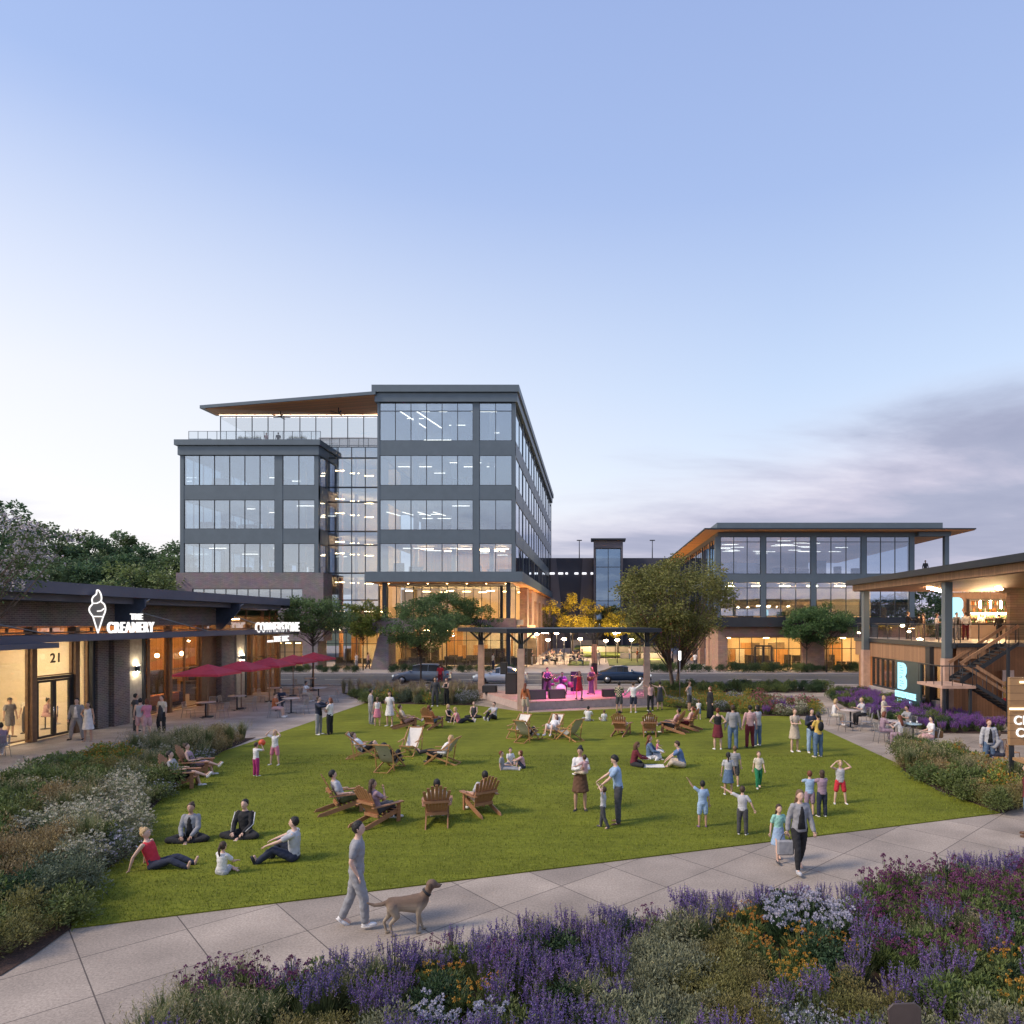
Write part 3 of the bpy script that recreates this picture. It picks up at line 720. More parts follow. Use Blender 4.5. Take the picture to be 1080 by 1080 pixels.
def paving_mat(name, c, size, ang, joint=.010, jc=.25, ww=None):
    m, nt, out = new_mat(name); L = nt.links.new
    b = N(nt, 'ShaderNodeBsdfPrincipled', Roughness=.82)
    tc = N(nt, 'ShaderNodeTexCoord'); mp = N(nt, 'ShaderNodeMapping'); mp.inputs['Rotation'].default_value = (0,0,ang); L(tc.outputs['Object'], mp.inputs[0])
    br = N(nt, 'ShaderNodeTexBrick', offset=0.0, squash=1.0); br.inputs['Scale'].default_value = 1; br.inputs['Brick Width'].default_value = ww or size; br.inputs['Row Height'].default_value = size
    br.inputs['Mortar Size'].default_value = joint; br.inputs['Mortar Smooth'].default_value = .2
    br.inputs['Color1'].default_value = (1,1,1,1); br.inputs['Color2'].default_value = (.78,.78,.79,1); br.inputs['Mortar'].default_value = (jc,jc*.95,jc,1)
    L(mp.outputs[0], br.inputs[0])
    n1 = N(nt, 'ShaderNodeTexNoise'); n1.inputs['Scale'].default_value = 26; n1.inputs['Detail'].default_value = 8; n1.inputs['Roughness'].default_value = .8; L(tc.outputs['Object'], n1.inputs[0])
    n2 = N(nt, 'ShaderNodeTexNoise'); n2.inputs['Scale'].default_value = .7; n2.inputs['Detail'].default_value = 6; L(tc.outputs['Object'], n2.inputs[0])
    r1 = N(nt, 'ShaderNodeMapRange'); r1.inputs['From Min'].default_value = .3; r1.inputs['From Max'].default_value = .7; r1.inputs['To Min'].default_value = .52; r1.inputs['To Max'].default_value = 1.42; L(n1.outputs['Fac'], r1.inputs['Value'])
    r2 = N(nt, 'ShaderNodeMapRange'); r2.inputs['From Min'].default_value = .3; r2.inputs['From Max'].default_value = .7; r2.inputs['To Min'].default_value = .72; r2.inputs['To Max'].default_value = 1.14; L(n2.outputs['Fac'], r2.inputs['Value'])
    mm = N(nt, 'ShaderNodeMath', operation='MULTIPLY'); L(r1.outputs[0], mm.inputs[0]); L(r2.outputs[0], mm.inputs[1])
    hs = N(nt, 'ShaderNodeHueSaturation'); hs.inputs['Color'].default_value = (*c,1); L(mm.outputs[0], hs.inputs['Value'])
    mx = N(nt, 'ShaderNodeMix', data_type='RGBA', blend_type='MULTIPLY'); mx.inputs[0].default_value = 1; L(hs.outputs[0], mx.inputs[6]); L(br.outputs['Color'], mx.inputs[7])
    L(mx.outputs[2], b.inputs['Base Color'])
    bp = N(nt, 'ShaderNodeBump'); bp.inputs['Strength'].default_value = .35; bp.inputs['Distance'].default_value = .006; L(n1.outputs['Fac'], bp.inputs['Height']); L(bp.outputs[0], b.inputs['Normal'])
    L(b.outputs[0], out.inputs[0]); MATS[name] = m; return m
def lawn_mat():
    m, nt, out = new_mat('lawn_turf'); L = nt.links.new
    b = N(nt, 'ShaderNodeBsdfPrincipled', Roughness=.9); b.inputs['Specular IOR Level'].default_value = .2
    tc = N(nt, 'ShaderNodeTexCoord')
    def nz(scale, st=(1,1,1), det=6, ro=.6):
        mp = N(nt, 'ShaderNodeMapping'); mp.inputs['Scale'].default_value = st; L(tc.outputs['Object'], mp.inputs[0])
        n = N(nt, 'ShaderNodeTexNoise'); n.inputs['Scale'].default_value = scale; n.inputs['Detail'].default_value = det; n.inputs['Roughness'].default_value = ro; L(mp.outputs[0], n.inputs[0]); return n.outputs['Fac']
    a = nz(38, (1,.55,1), 8, .8); c = nz(7, (.5,1.6,1)); d = nz(.35); 
    r = N(nt, 'ShaderNodeValToRGB'); e = r.color_ramp.elements; e[0].position = .34; e[0].color = (.056,.070,.007,1); e[1].position = .64; e[1].color = (.270,.278,.030,1)
    x = e.new(.5); x.color = (.145,.163,.014,1)
    s = N(nt, 'ShaderNodeMath', operation='MULTIPLY_ADD'); L(a, s.inputs[0]); s.inputs[1].default_value = .62; 
    s2 = N(nt, 'ShaderNodeMath', operation='MULTIPLY_ADD'); L(c, s2.inputs[0]); s2.inputs[1].default_value = .22; 
    s3 = N(nt, 'ShaderNodeMath', operation='MULTIPLY'); L(d, s3.inputs[0]); s3.inputs[1].default_value = .16
    L(s3.outputs[0], s2.inputs[2]); L(s2.outputs[0], s.inputs[2]); L(s.outputs[0], r.inputs[0])
    # faint mowing lanes
    wv = N(nt, 'ShaderNodeTexWave', wave_type='BANDS', bands_direction='Y'); wv.inputs['Scale'].default_value = .42; wv.inputs['Distortion'].default_value = .6; wv.inputs['Detail'].default_value = 1; L(tc.outputs['Object'], wv.inputs[0])
    mr = N(nt, 'ShaderNodeMapRange'); mr.inputs['To Min'].default_value = .95; mr.inputs['To Max'].default_value = 1.05; L(wv.outputs['Fac'], mr.inputs['Value'])
    big = N(nt, 'ShaderNodeMapRange'); big.inputs['From Min'].default_value = .3; big.inputs['From Max'].default_value = .7; big.inputs['To Min'].default_value = .74; big.inputs['To Max'].default_value = 1.2; L(nz(.22,(1,1,1),4,.7), big.inputs['Value'])
    mb2_ = N(nt, 'ShaderNodeMath', operation='MULTIPLY'); L(mr.outputs[0], mb2_.inputs[0]); L(big.outputs[0], mb2_.inputs[1]); mr = mb2_
    hs = N(nt, 'ShaderNodeHueSaturation'); L(mr.outputs[0], hs.inputs['Value']); L(r.outputs[0], hs.inputs['Color']); L(hs.outputs[0], b.inputs['Base Color'])
    bp = N(nt, 'ShaderNodeBump'); bp.inputs['Strength'].default_value = .9; bp.inputs['Distance'].default_value = .03; L(s.outputs[0], bp.inputs['Height']); L(bp.outputs[0], b.inputs['Normal'])
    L(b.outputs[0], out.inputs[0]); MATS['lawn_turf'] = m; return m
soil = mat('mulch', (.050,.026,.020), rough=.95, var=.6, scale=30, bump=1, bscale=40)
asph = mat('asphalt', (.055,.058,.070), rough=.75, var=.15, scale=3, bump=.3, bscale=60)
pav = paving_mat('plaza_paving', (.385,.318,.262), 1.455, radians(-43.3))
pav2 = paving_mat('terrace_paving', (.42,.345,.295), .60, 0, joint=.005, jc=.5, ww=1.2)
turf = lawn_mat()
conc = mat('concrete', (.36,.33,.33), rough=.85, var=.12, scale=2.5, bump=.15, bscale=30)
grassfar = mat('far_grass', (.10,.14,.03), rough=.95, var=.3, scale=1.2)

sheet('ground', [(-900,-200),(900,-200),(900,2500),(-900,2500)], -.05, mat('far_ground', (.05,.07,.035), rough=.95, var=.35, scale=.05))
sheet('plaza', [(-60,2),(60,2),(60,54.8),(-60,54.8)], 0, pav, .04)
TERR = [(-26,4),(-16.2,10),(-15,22),(-15.2,30.2),(-14.5,39),(-14.3,43.4),(-26,47)]
sheet('terrace', [(-24.2,20),(-15.0,20),(-14.62,30.2),(-14.5,43.4),(-17,54.6),(-24.2,54.6)], .004, pav2)
LAWN = gp((75,980),(1055,858),(990,835),(955,815),(947,806),(867,769))+[(11.0,37.2)]+gp((802,755.6),(700,745.5),(560,752))+[(-7.2,41.9)]+gp((400,742.5))+[(-14.4,43.2)]+[(-14.6,30.6)]+gp((235,793),(215,806),(182,832),(152,862),(143,898),(84,936))
sheet('lawn', LAWN, .025, turf, .02)
BED_FRONT = [tuple(G(x,y,.42))[:2] for x,y in ((140,1095),(168,1046),(200,1022),(262,1008),(330,1008),(400,1003),(460,988),(520,978),(600,968),(650,958),(700,952),(760,938),(830,933),(900,928),(950,914),(1000,908),(1110,898))]+[(14,6.2),(-6,6.2)]
sheet('flower_bed', BED_FRONT, .018, soil)
BED_LEFT = gp((75,980),(84,936),(143,898),(152,862),(182,832),(215,806),(235,793),(270,778),(232,780),(170,790),(100,806),(45,822),(0,838))+[(-22.0,22),(-22,10)]+gp((0,1030),(36,1008))
sheet('planting_bed', BED_LEFT, .018, soil)
BED_HEDGE = gp((947,806),(955,815),(990,835),(1055,858))+gp((1078,852),(1076,830),(1015,805),(955,793))
sheet('hedge_bed', BED_HEDGE, .018, soil)
BED_BACKL = [(-14.4,43.3)]+gp((400,742.5))+[(-7.4,42.0),(-7.9,46.4),(-7.9,49.4),(-18.2,49.4)]
sheet('back_bed', BED_BACKL, .018, soil)
BED_BACKR = gp((700,745.5),(802,755.6))+[(11.0,37.2),(12.3,37.6),(12.9,40),(10,44.6),(4.0,46.2)]
sheet('border_bed', BED_BACKR, .018, soil)
BED_STRIP = [(4.2,49.6),(17.6,49.6),(17.6,52.4),(4.2,52.4)]
sheet('street_bed', BED_STRIP, .018, soil)
BED_BAR = gp((886,733),(905,745),(935,757),(960,766),(985,771),(1056,771),(1066,760))+[(19.2,33.2),(19.2,47.0)]
BED_BAR = [(16.5,48.0),(15.6,44.5),(14.9,38.5),(14.9,34.2),(16.2,31.6),(19.3,31.4),(19.3,48)]
sheet('bar_bed', BED_BAR, .018, soil)
# street
sheet('road', [(-300,55.2),(300,55.2),(300,66.8),(-300,66.8)], -.02, asph)
mk = mat('road_paint', (.62,.62,.60), rough=.7, var=.12, scale=5)
mb = MB()
for i in range(-30,31): mb.add([(i*6,60.9,-.014),(i*6+3,60.9,-.014),(i*6+3,61.03,-.014),(i*6,61.03,-.014)], [(0,1,2,3)])
mb.add([(-200,65.0,-.014),(200,65.0,-.014),(200,65.12,-.014),(-200,65.12,-.014)], [(0,1,2,3)])
struct(mb.build('lane_marking', mk))
struct(MB().box(-300,300,54.8,55.2,-.05,.10).build('kerb', conc)); struct(MB().box(-300,300,66.8,67.2,-.05,.12).build('kerb', conc))
sheet('pavement', [(-300,67.2),(300,67.2),(300,140),(-300,140)], .10, mat('pavement_slabs', (.34,.30,.29), rough=.85, var=.1, scale=2))
# court between the two office buildings: stepped lawns and low walls
for i, (y0, y1, x0, x1, z) in enumerate([(78,86,-3,-.5,.14),(78,92,1.8,9.5,.16),(94,104,-2,10,.5),(106,118,-3,12,1.0)]):
    sheet('court_lawn', [(x0,y0),(x1,y0),(x1,y1),(x0,y1)], z, grassfar, .2)
for (x0,x1,y,z) in [(3.6,9.6,92.2,.9),(-2,11,104.3,1.3),(-4,2,118.5,1.9)]:
    tag(MB().box(x0,x1,y,y+.5,.1,z).build('retaining_wall', conc), {92.2:'short pale concrete wall nearest the street between the office buildings',104.3:'long low concrete wall across the court lawn',118.5:'concrete wall farthest back in the court before the garage'}[y], 'wall')
# ================================================================ buildings
steel = mat('charcoal_panel', (.125,.160,.190), rough=.45, metal=.25, var=.06, scale=1.2)
steel2 = mat('dark_steel', (.035,.040,.050), rough=.45, metal=.3, var=.08, scale=2)
mull = mat('mullion', (.05,.06,.07), rough=.4, metal=.4, var=.05)
gl_off = glass('office_glass', (.84,.91,1), .33, trans=(.74,.82,.88))
gl_sh = glass('shop_glass', (.9,.93,1), .07, trans=(.90,.92,.93))
gl_side = glass('side_glass', (.85,.92,1), .50, trans=(.5,.58,.65))
soff = wood('soffit_boards', (.80,.34,.12), plank=.2, axis='Y')
woodw = wood('cladding_boards', (.36,.17,.08), plank=.16, axis='XY')
woodb = wood('fascia_boards', (.33,.18,.10), plank=.18, axis='XY')
brk_g = brick('grey_brick', (.29,.225,.23), (.225,.18,.19), (.16,.14,.145), bw=.4, rh=.11)
brk_r = brick('rust_brick', (.40,.225,.16), (.32,.18,.13), (.24,.16,.13), bw=.5, rh=.2, ms=.008)
brk_d = brick('dark_brick', (.19,.135,.115), (.115,.086,.076), (.27,.22,.20), bw=.25, rh=.085)
inner = mat('office_plaster', (.55,.52,.50), rough=.9, var=.05)
inner_w = mat('warm_plaster', (.74,.60,.40), rough=.8, var=.12, scale=.6)
inner_o = wood('interior_timber', (.50,.27,.10), plank=.5, axis='XY', var=.4)
floor_m = mat('office_floor', (.22,.19,.17), rough=.5, var=.1)
floor_p = mat('pale_floor', (.60,.50,.38), rough=.35, var=.1)
dark_f = mat('dark_furniture', (.05,.045,.045), rough=.6, var=.2)
lit_c = emit('lamp_cool', (1,.84,.66), 3.2); lit_w = emit('lamp_warm', (1,.66,.30), 16.0); lit_s = emit('sign_white', (1,.97,.95), .95)
lit_b = emit('lamp_bulb', (1,.70,.42), 60.0)
class Wall:
    """maps (u,z) on a vertical plane: origin o, horizontal direction d, outward normal n"""
    def __init__(s, o, d, n): s.o, s.d, s.n = V(o), V(d), V(n)
    def pt(s, u, z, out=0): p = s.o+s.d*u+s.n*out; return (p.x, p.y, z)
    def slab(s, mb, u0, u1, z0, z1, o0, o1, mi=0):
        a, b = s.pt(u0,0,o0), s.pt(u1,0,o1)
        return mb.box(a[0], b[0], a[1], b[1], z0, z1, mi)
    def window(s, parent, u0, u1, z0, z1, n, gm, rails=(), fr=.06, depth=.12, out=0.0, frame_m=None, name='window'):
        mb = MB(); fw = fr/2
        for i in range(n+1):
            u = u0+(u1-u0)*i/n; a, b = (u, u+fr) if i == 0 else ((u-fr, u) if i == n else (u-fw, u+fw))
            s.slab(mb, a, b, z0, z1, out-depth, out)
        for z in [z0+fw, z1-fw]+[z0+(z1-z0)*r for r in rails]:
            s.slab(mb, u0+fr, u1-fr, z-fw, z+fw, out-depth+.004, out-.004)
        f = mb.build(name, frame_m or mull, parent)
        g = MB(); s.slab(g, u0+.01, u1-.01, z0+.01, z1-.01, out-depth*.55, out-depth*.45); 
        g.build('pane', gm, f)
        return f
def strips(parent, boxes, m, name='ceiling_light'):
    mb = MB()
    for b in boxes: mb.box(*b)
    return mb.build(name, m, parent)

# ---------------------------------------------------------------- six-storey office
Y0 = 73.0
YB_ = 70.0; PAV_PANELS = []; xb = lambda p: XA(p,70.0)
ob = thing('office_building', 'six storey glass and charcoal office block with tilted timber soffit roof', 'building', (-26,Y0,0))
obc = V((26,-Y0,0))
def OB(mb, name, m): 
    o = mb.build(name, m, ob); o.location = obc; return o
KF = obc
def shift(o): o.location = KF; return o
front = Wall((0,Y0,0),(1,0,0),(0,-1,0))
xa = lambda p: XA(p, Y0)
za = lambda p: ZA(p, Y0)
XL0, XL1, XR0, XR1 = xa(190), xa(336), xa(398), xa(543.5)
ZB = [(465,480),(512,527),(558,573)]      # spandrels of the left block in photo rows
bands_r = [(408,424.5),(465,480),(512,527),(559,573)]
mb = MB()                                  # left block shell
for a, b in ZB: mb.box(XL0, XL1, Y0-.0, Y0+.5, za(b), za(a))
for u0, u1 in ((190,194),(290,298),(332,336)): mb.box(xa(u0), xa(u1), Y0-.03, Y0+.45, za(604)+.002, za(480)-.002)
for a, b in ZB: mb.box(XL0-.003, XL0+.4, Y0+.5, Y0+34, za(b), za(a))
for y in (Y0+8,Y0+16,Y0+24,Y0+33.5): mb.box(XL0-.02, XL0+.35, y, y+.5, za(604), za(480))
for a, b in ZB: mb.box(XL1-.4, XL1+.003, Y0+.5, Y0+2.6, za(b), za(a))
mb.box(XL1-.42, XL1-.02, Y0+2.2, Y0+2.6, za(604), za(480))
o = OB(mb, 'wall', steel)
mb = MB(); mb.box(xa(188.5), xa(337), Y0-.22, Y0+34.3, za(480)-.02, za(470.5)); mb.box(xa(187)-.1, xa(338)+.1, Y0-.45, Y0+34.5, za(470.3), za(464.5)); OB(mb, 'cornice', steel)
mb = MB()                                  # right block shell
for a, b in bands_r[1:]: mb.box(XR0, XR1, Y0, Y0+.5, za(b), za(a))
for u0, u1 in ((398,400.5),(499,505.5),(540,543.5)): mb.box(xa(u0), xa(u1), Y0-.03, Y0+.45, za(604), za(424.5))
YD = Y0+62
for a, b in bands_r[1:]: mb.box(XR1-.4, XR1+.003, Y0+.5, YD, za(b), za(a))
mb.box(XR0, XR0+.3, Y0+.5, Y0+12, za(480), za(424.5)); mb.box(XR0, XR0+.3, Y0+.5, Y0+3, za(604), za(480.2))
OB(mb, 'wall', steel)
mb = MB(); mb.box(XR0-.2, XR1+.25, Y0-.3, YD+.3, za(424.5), za(415)); mb.box(XR0-.45, XR1+.45, Y0-.55, YD+.6, za(414.8), za(407.5)); OB(mb, 'cornice', steel)
mb = MB().box(XR0, XR1-.1, Y0+.6, YD, za(409.5)-.3, za(409.5)); OB(mb, 'roof', steel2)
for a, b in ((480,512),(527,558),(573,604)):
    shift(front.window(ob, xa(194), xa(290), za(b), za(a), 6, gl_off)); shift(front.window(ob, xa(298), xa(332), za(b), za(a), 2, gl_off))
    sd_ = Wall((XL1,Y0+.45,0),(0,1,0),(1,0,0)); shift(sd_.window(ob, 0, 1.75, za(b), za(a), 1, gl_off))
    sl_ = Wall((XL0,Y0+.5,0),(0,1,0),(-1,0,0))
    for q in range(4): shift(sl_.window(ob, q*8+(.5 if q else 0), q*8+7.5, za(b), za(a), 4, gl_off))
for a, b in ((424.5,465),(480,512),(527,559),(573,604)):
    rl = (.78,) if a == 424.5 else ()
    shift(front.window(ob, xa(400.5), xa(499), za(b), za(a), 6, gl_off, rl)); shift(front.window(ob, xa(505.5), xa(540), za(b), za(a), 2, gl_off, rl))
    sr_ = Wall((XR1,Y0+.5,0),(0,1,0),(1,0,0)); nb = 8; w_ = (YD-Y0-.5)/nb
    for q in range(nb): shift(sr_.window(ob, q*w_+.05, (q+1)*w_-.25, za(b), za(a), 2, gl_side, rl, fr=.09))
mb = MB()
for q in range(1,9): mb.box(XR1-.3, XR1+.02, Y0+.5+q*w_-.25, Y0+.5+q*w_+.05, za(604), za(424.5))
OB(mb, 'pilaster', steel)
# central glass hall
cen = Wall((0,Y0+2.6,0),(1,0,0),(0,-1,0)); XC = lambda p: XA(p, Y0+2.6); ZC = lambda p: ZA(p, Y0+2.6)
rows = [668,633,604.5,575,560.5,529.5,514,483,471]
for i in range(len(rows)-1):
    shift(cen.window(ob, XC(342), XC(399.5), ZC(rows[i])+.01, ZC(rows[i+1])-.01, 4, gl_off, fr=.07))
mb = MB()
for r in (604.5,560.5,514,471): mb.box(XC(342), XC(399.5), Y0+3.2, Y0+20, ZC(r)-.35, ZC(r)-.02)
o = OB(mb, 'floor_slab', inner)
OB(MB().box(XC(342), XC(399.5), Y0+11, Y0+11.3, .2, 23.9), 'interior_wall', inner_w)
mb = MB()
for p, q in ((349,352),(366,368)): mb.box(XC(p), XC(q), Y0+5, Y0+5.5, .2, ZC(472))
OB(mb, 'column', woodw)
# floors, back walls and lamps inside
mb = MB(); ml = MB(); mw = MB(); mc = MB(); mf = MB()
R_ = random.Random(3)
floors_l = [(604,573),(558,527),(512,480)]; floors_r = floors_l+[(465,424.5)]
for fl, (x0,x1) in ((floors_l,(XL0+.45,XL1-.45)),(floors_r,(XR0+.35,XR1-.45))):
    for a, b in fl:
        z0, z1 = za(a), za(b)
        mb.box(x0, x1, Y0+.52, Y0+30, z0-1.2, z0-.05); mb.box(x0, x1, Y0+.52, Y0+30, z1+.02, z1+.3)
        warm = (a == 604 and x0 > -30)
        if x0 < -30: mb.box(x0+7, x1, Y0+15, Y0+15.3, z0, z1)
        elif not warm: mb.box(x0, x1, Y0+17, Y0+17.3, z0, z1)
        if warm: mw.box(xa(428), x1, Y0+11, Y0+11.3, z0-.03, z1); mw.box(xa(428), xa(428)+.2, Y0+2, Y0+11, z0-.03, z1); mc.box(x0, xa(428)-.2, Y0+12, Y0+12.3, z0, z1)
        for k in range(3):
            cxx = x0+(x1-x0)*(k+.7)/3.3; mc.box(cxx-.25, cxx+.25, Y0+3, Y0+3.5, z0, z1)
        yy = Y0+2.2; dens = R_.choice((.16,.3,.42,.5))
        while yy < Y0+14:
            xx = x0+R_.uniform(.5,2)
            while xx < x1-2:
                if R_.random() < dens: ml.box(xx, xx+R_.choice((.9,1.3,1.9)), yy, yy+.07, z1-.32, z1-.26)
                xx += R_.choice((1.9,2.6,3.6))
            yy += R_.choice((2.0,2.6,3.3))
        for k in range(10):
            xx = R_.uniform(x0+.5,x1-1.5); yy = R_.uniform(Y0+1.2,Y0+8); mf.box(xx, xx+R_.uniform(.5,1.6), yy, yy+.6, z0-.04, z0+R_.choice((.75,1.0,1.2)))
OB(mb, 'floor_slab', inner)
for k in range(2): ml.bar((xa(418)+k*1.8,Y0+1.5,za(424.5)-.5),(xa(418)+k*1.8+1.6,Y0+6.5,za(424.5)-.9),.12,.06)
for k in range(4): ml.bar((xa(402)+k*1.7,Y0+2,za(527)-1.0),(xa(402)+k*1.7+.9,Y0+4,za(527)-1.1),.10,.05)
OB(ml, 'ceiling_light', lit_c); OB(mw, 'interior_wall', inner_o); OB(mc, 'interior_column', inner); OB(mf, 'desk', dark_f)
mb = MB()
for k in range(5): mb.box(xa(436)+k*2.1, xa(436)+k*2.1+1.4, Y0+3+(k%2)*2.5, Y0+3.12+(k%2)*2.5, za(573)-.3, za(573)-.24)
for k in range(4): mb.box(xa(505)+k*.8-1, xa(505)+k*.8-.6, Y0+6, Y0+7.5, za(573)-.1, za(573)-.06)
for z_ in (636,604.5,573,560.5,529.5,514,483):
    for k in range(4): mb.box(XC(345)+k*1.2, XC(345)+k*1.2+1.0, Y0+5+k*1.4, Y0+5.1+k*1.4, ZC(z_)-.9, ZC(z_)-.84)
OB(mb, 'ceiling_light', emit('lamp_office_warm', (1,.60,.28), 30))
# entrance canopy, terrace floor, lobby
mb = MB(); mb.box(xa(391), XA(551,71), Y0-2.0, Y0-.02, 9.3, 10.35); mb.box(XR1+.42, XA(551,71), Y0-.02, Y0+50, 9.3, 10.35); mb.box(xa(391), XR1+.4, Y0-.02, Y0+8, 9.45, 10.3)
OB(mb, 'canopy', steel)
mb = MB(); mb.box(xa(391)+.1, XA(551,71)-.1, Y0-1.9, Y0+7.9, 9.30-.05, 9.30-.004); mb.box(XR1-3, XA(551,71)-.1, Y0+8, Y0+49.9, 9.25, 9.296); OB(mb, 'soffit', soff)
mb = MB()
for px_ in (409,537.5): mb.box(xa(px_)-.22, xa(px_)+.22, Y0-1.2, Y0-.75, .1 if px_ > 500 else 5.4, 9.24)
mb.box(xa(522), xa(522)+.3, Y0+4, Y0+4.3, .1, 9.2)
OB(mb, 'column', steel2)
mb = MB(); mb.box(XR0+.1, xa(546), Y0-1.6, Y0+6, 4.75, 5.35); OB(mb, 'terrace_floor', brk_g)
lob = Wall((0,Y0+5,0),(1,0,0),(0,-1,0)); 
shift(lob.window(ob, XA(400,78), XA(544,78), 5.4, 9.2, 16, gl_sh)); 
mb = MB(); mb.box(XA(400,78), XA(544,78), Y0+14, Y0+14.3, 5.35, 9.2); OB(mb, 'interior_wall', inner_w)
mb = MB()
for k in range(9): mb.box(XR0+1+k*1.6, XR0+1.9+k*1.6, Y0+7+(k%3)*2, Y0+7.12+(k%3)*2, 8.7, 8.78)
for k in range(7): mb.box(XR0+1+k*2.1, XR0+1.12+k*2.1, Y0+.5, Y0+.62, 9.2, 9.24)
OB(mb, 'ceiling_light', lit_w)
# ground floor glass, warm inside
gf = Wall((0,Y0+2.0,0),(1,0,0),(0,-1,0)); xg = lambda p: XA(p, Y0+2.0)
shift(gf.window(ob, xg(343), xg(398), .15, 4.3, 5, gl_sh, (.62,))); shift(gf.window(ob, xg(415), xg(556), .15, 4.6, 11, gl_sh, (.66,)))
mb = MB(); mb.box(xg(343), xg(556), Y0+12, Y0+12.3, .1, 4.7); mb.box(xg(343), xg(398), Y0+2.3, Y0+12, 4.32, 4.6); OB(mb, 'interior_wall', inner_w)
mb = MB(); mb.box(xg(300), xg(556), Y0+2.1, Y0+12, .102, .125); OB(mb, 'ground_floor', floor_p)
mb = MB()
for k in range(17):
    xx = xg(346)+k*1.35
    if abs(xx-xg(405)) > 1.2: mb.box(xx, xx+.7, Y0+3.6+(k%3)*2.6, Y0+3.9+(k%3)*2.6, 4.2-.1*(k%2), 4.25-.1*(k%2))
OB(mb, 'ceiling_light', emit('lamp_ground', (1,.66,.28), 75))
mb = MB()
for k in range(42):
    xx = R_.uniform(xg(345),xg(550)); yy = R_.uniform(Y0+3,Y0+10); h_ = R_.choice((.75,.75,1.1,2.0)); mb.box(xx, xx+R_.uniform(.4,1.4), yy, yy+.7, .12, h_)
OB(mb, 'furniture', dark_f)
for mt_, nn_ in ((inner_o,9),(mat('interior_shade', (.22,.17,.12), rough=.8, var=.3, scale=1),7),(mat('interior_pale', (.8,.74,.62), rough=.8),5)):  # timber, dark brown and pale wall panels
    mb = MB()
    for k in range(nn_): xx = R_.uniform(xg(345),xg(552)); yy = R_.uniform(Y0+8,Y0+11.5); mb.box(xx, xx+R_.uniform(.5,2.0), yy, yy+.2, .13, R_.choice((2.3,3.2,4.0)))
    OB(mb, 'interior_panel', mt_)
    mb = MB()
    for k in range(nn_): xx = R_.uniform(xb(768),xb(905)); yy = R_.uniform(YB_+5,YB_+7.6); mb.box(xx, xx+R_.uniform(.4,1.5), yy, yy+.2, .13, R_.choice((2.1,2.8,3.6)))
    PAV_PANELS.append((mb, mt_))
# brick bases
mb = MB(); mb.box(xa(187), xa(342), Y0-.25, Y0+2.2, za(621), za(604)-.01)
mb.box(xa(187), xa(204), Y0-.25, Y0+2.2, za(633), za(621)-.002); mb.box(xa(320), xa(342), Y0-.25, Y0+2.2, za(633), za(621)-.002)
mb.box(xa(187), xa(262), Y0-.25, Y0+2.2, .1, za(633)-.002); mb.box(xa(262), xa(342), Y0-.25, Y0+2.2, za(676), za(633)-.002); mb.box(xa(320), xa(336), Y0-.25, Y0+2.2, .1, za(676)-.002)
mb.box(xa(187), xa(187)+.4, Y0+2.2, Y0+34, .1, za(604)-.01)
OB(mb, 'brick_base', brk_g)
rib = Wall((0,Y0-.25,0),(1,0,0),(0,-1,0)); shift(rib.window(ob, xa(204), xa(320), za(633), za(621), 10, gl_off, out=-.1)); shift(rib.window(ob, xa(262), xa(320), .12, za(676), 6, gl_sh, (.6,), out=-.15))
mb = MB().box(xa(262), xa(320), Y0+6, Y0+6.3, .1, 3.2); OB(mb, 'interior_wall', inner_w)
mb = MB()
for k in range(5): mb.box(xa(266)+k*1.1, xa(266)+k*1.1+.5, Y0+3, Y0+3.3, 2.7, 2.75)
OB(mb, 'ceiling_light', lit_w)
mb = MB(); X_ = xa(396)                     # splayed brick pier
mb.prism_to([(xa(395),Y0-1.4,.1),(xa(414),Y0-1.4,.1),(xa(414),Y0-1.4,4.0),(xa(404.5),Y0-1.4,4.0)], (0,2.6,0)); mb.box(xa(398), xa(440), Y0-1.62, Y0-1.0, 4.02, 5.5)
OB(mb, 'brick_pier', brk_g)
mb = MB(); mb.box(xa(520), xa(546), Y0-1.62, Y0-1.0, 4.3, 5.5); mb.box(XR1-.5, XR1+.4, Y0+9, Y0+11, .1, 9.2)
for q in range(6): mb.box(XR1-.6, XR1+.4, Y0+15+q*7.5, Y0+18.5+q*7.5, .1, 9.2)
mb.box(XR1-.6, XR1+.38, Y0+18.6, Y0+56, 7.9, 9.18); OB(mb, 'brick_wall', brk_r)
sg_ = Wall((XR1,Y0+11.2,0),(0,1,0),(1,0,0))
for q in range(6): shift(sg_.window(ob, .3+q*7.5+(0 if q==0 else 0), 3.6+q*7.5, .15, 7.8, 2, gl_sh, (.45,)))
mb = MB().box(XR1-6, XR1-5.7, Y0+11, Y0+56, .1, 7.9); OB(mb, 'interior_wall', inner_w)
mb = MB()
for q in range(6): mb.box(XR1-3, XR1-2.6, Y0+12+q*7, Y0+13.5+q*7, 4.0, 4.1)
OB(mb, 'ceiling_light', emit('lamp_arcade', (1,.55,.22), 30))
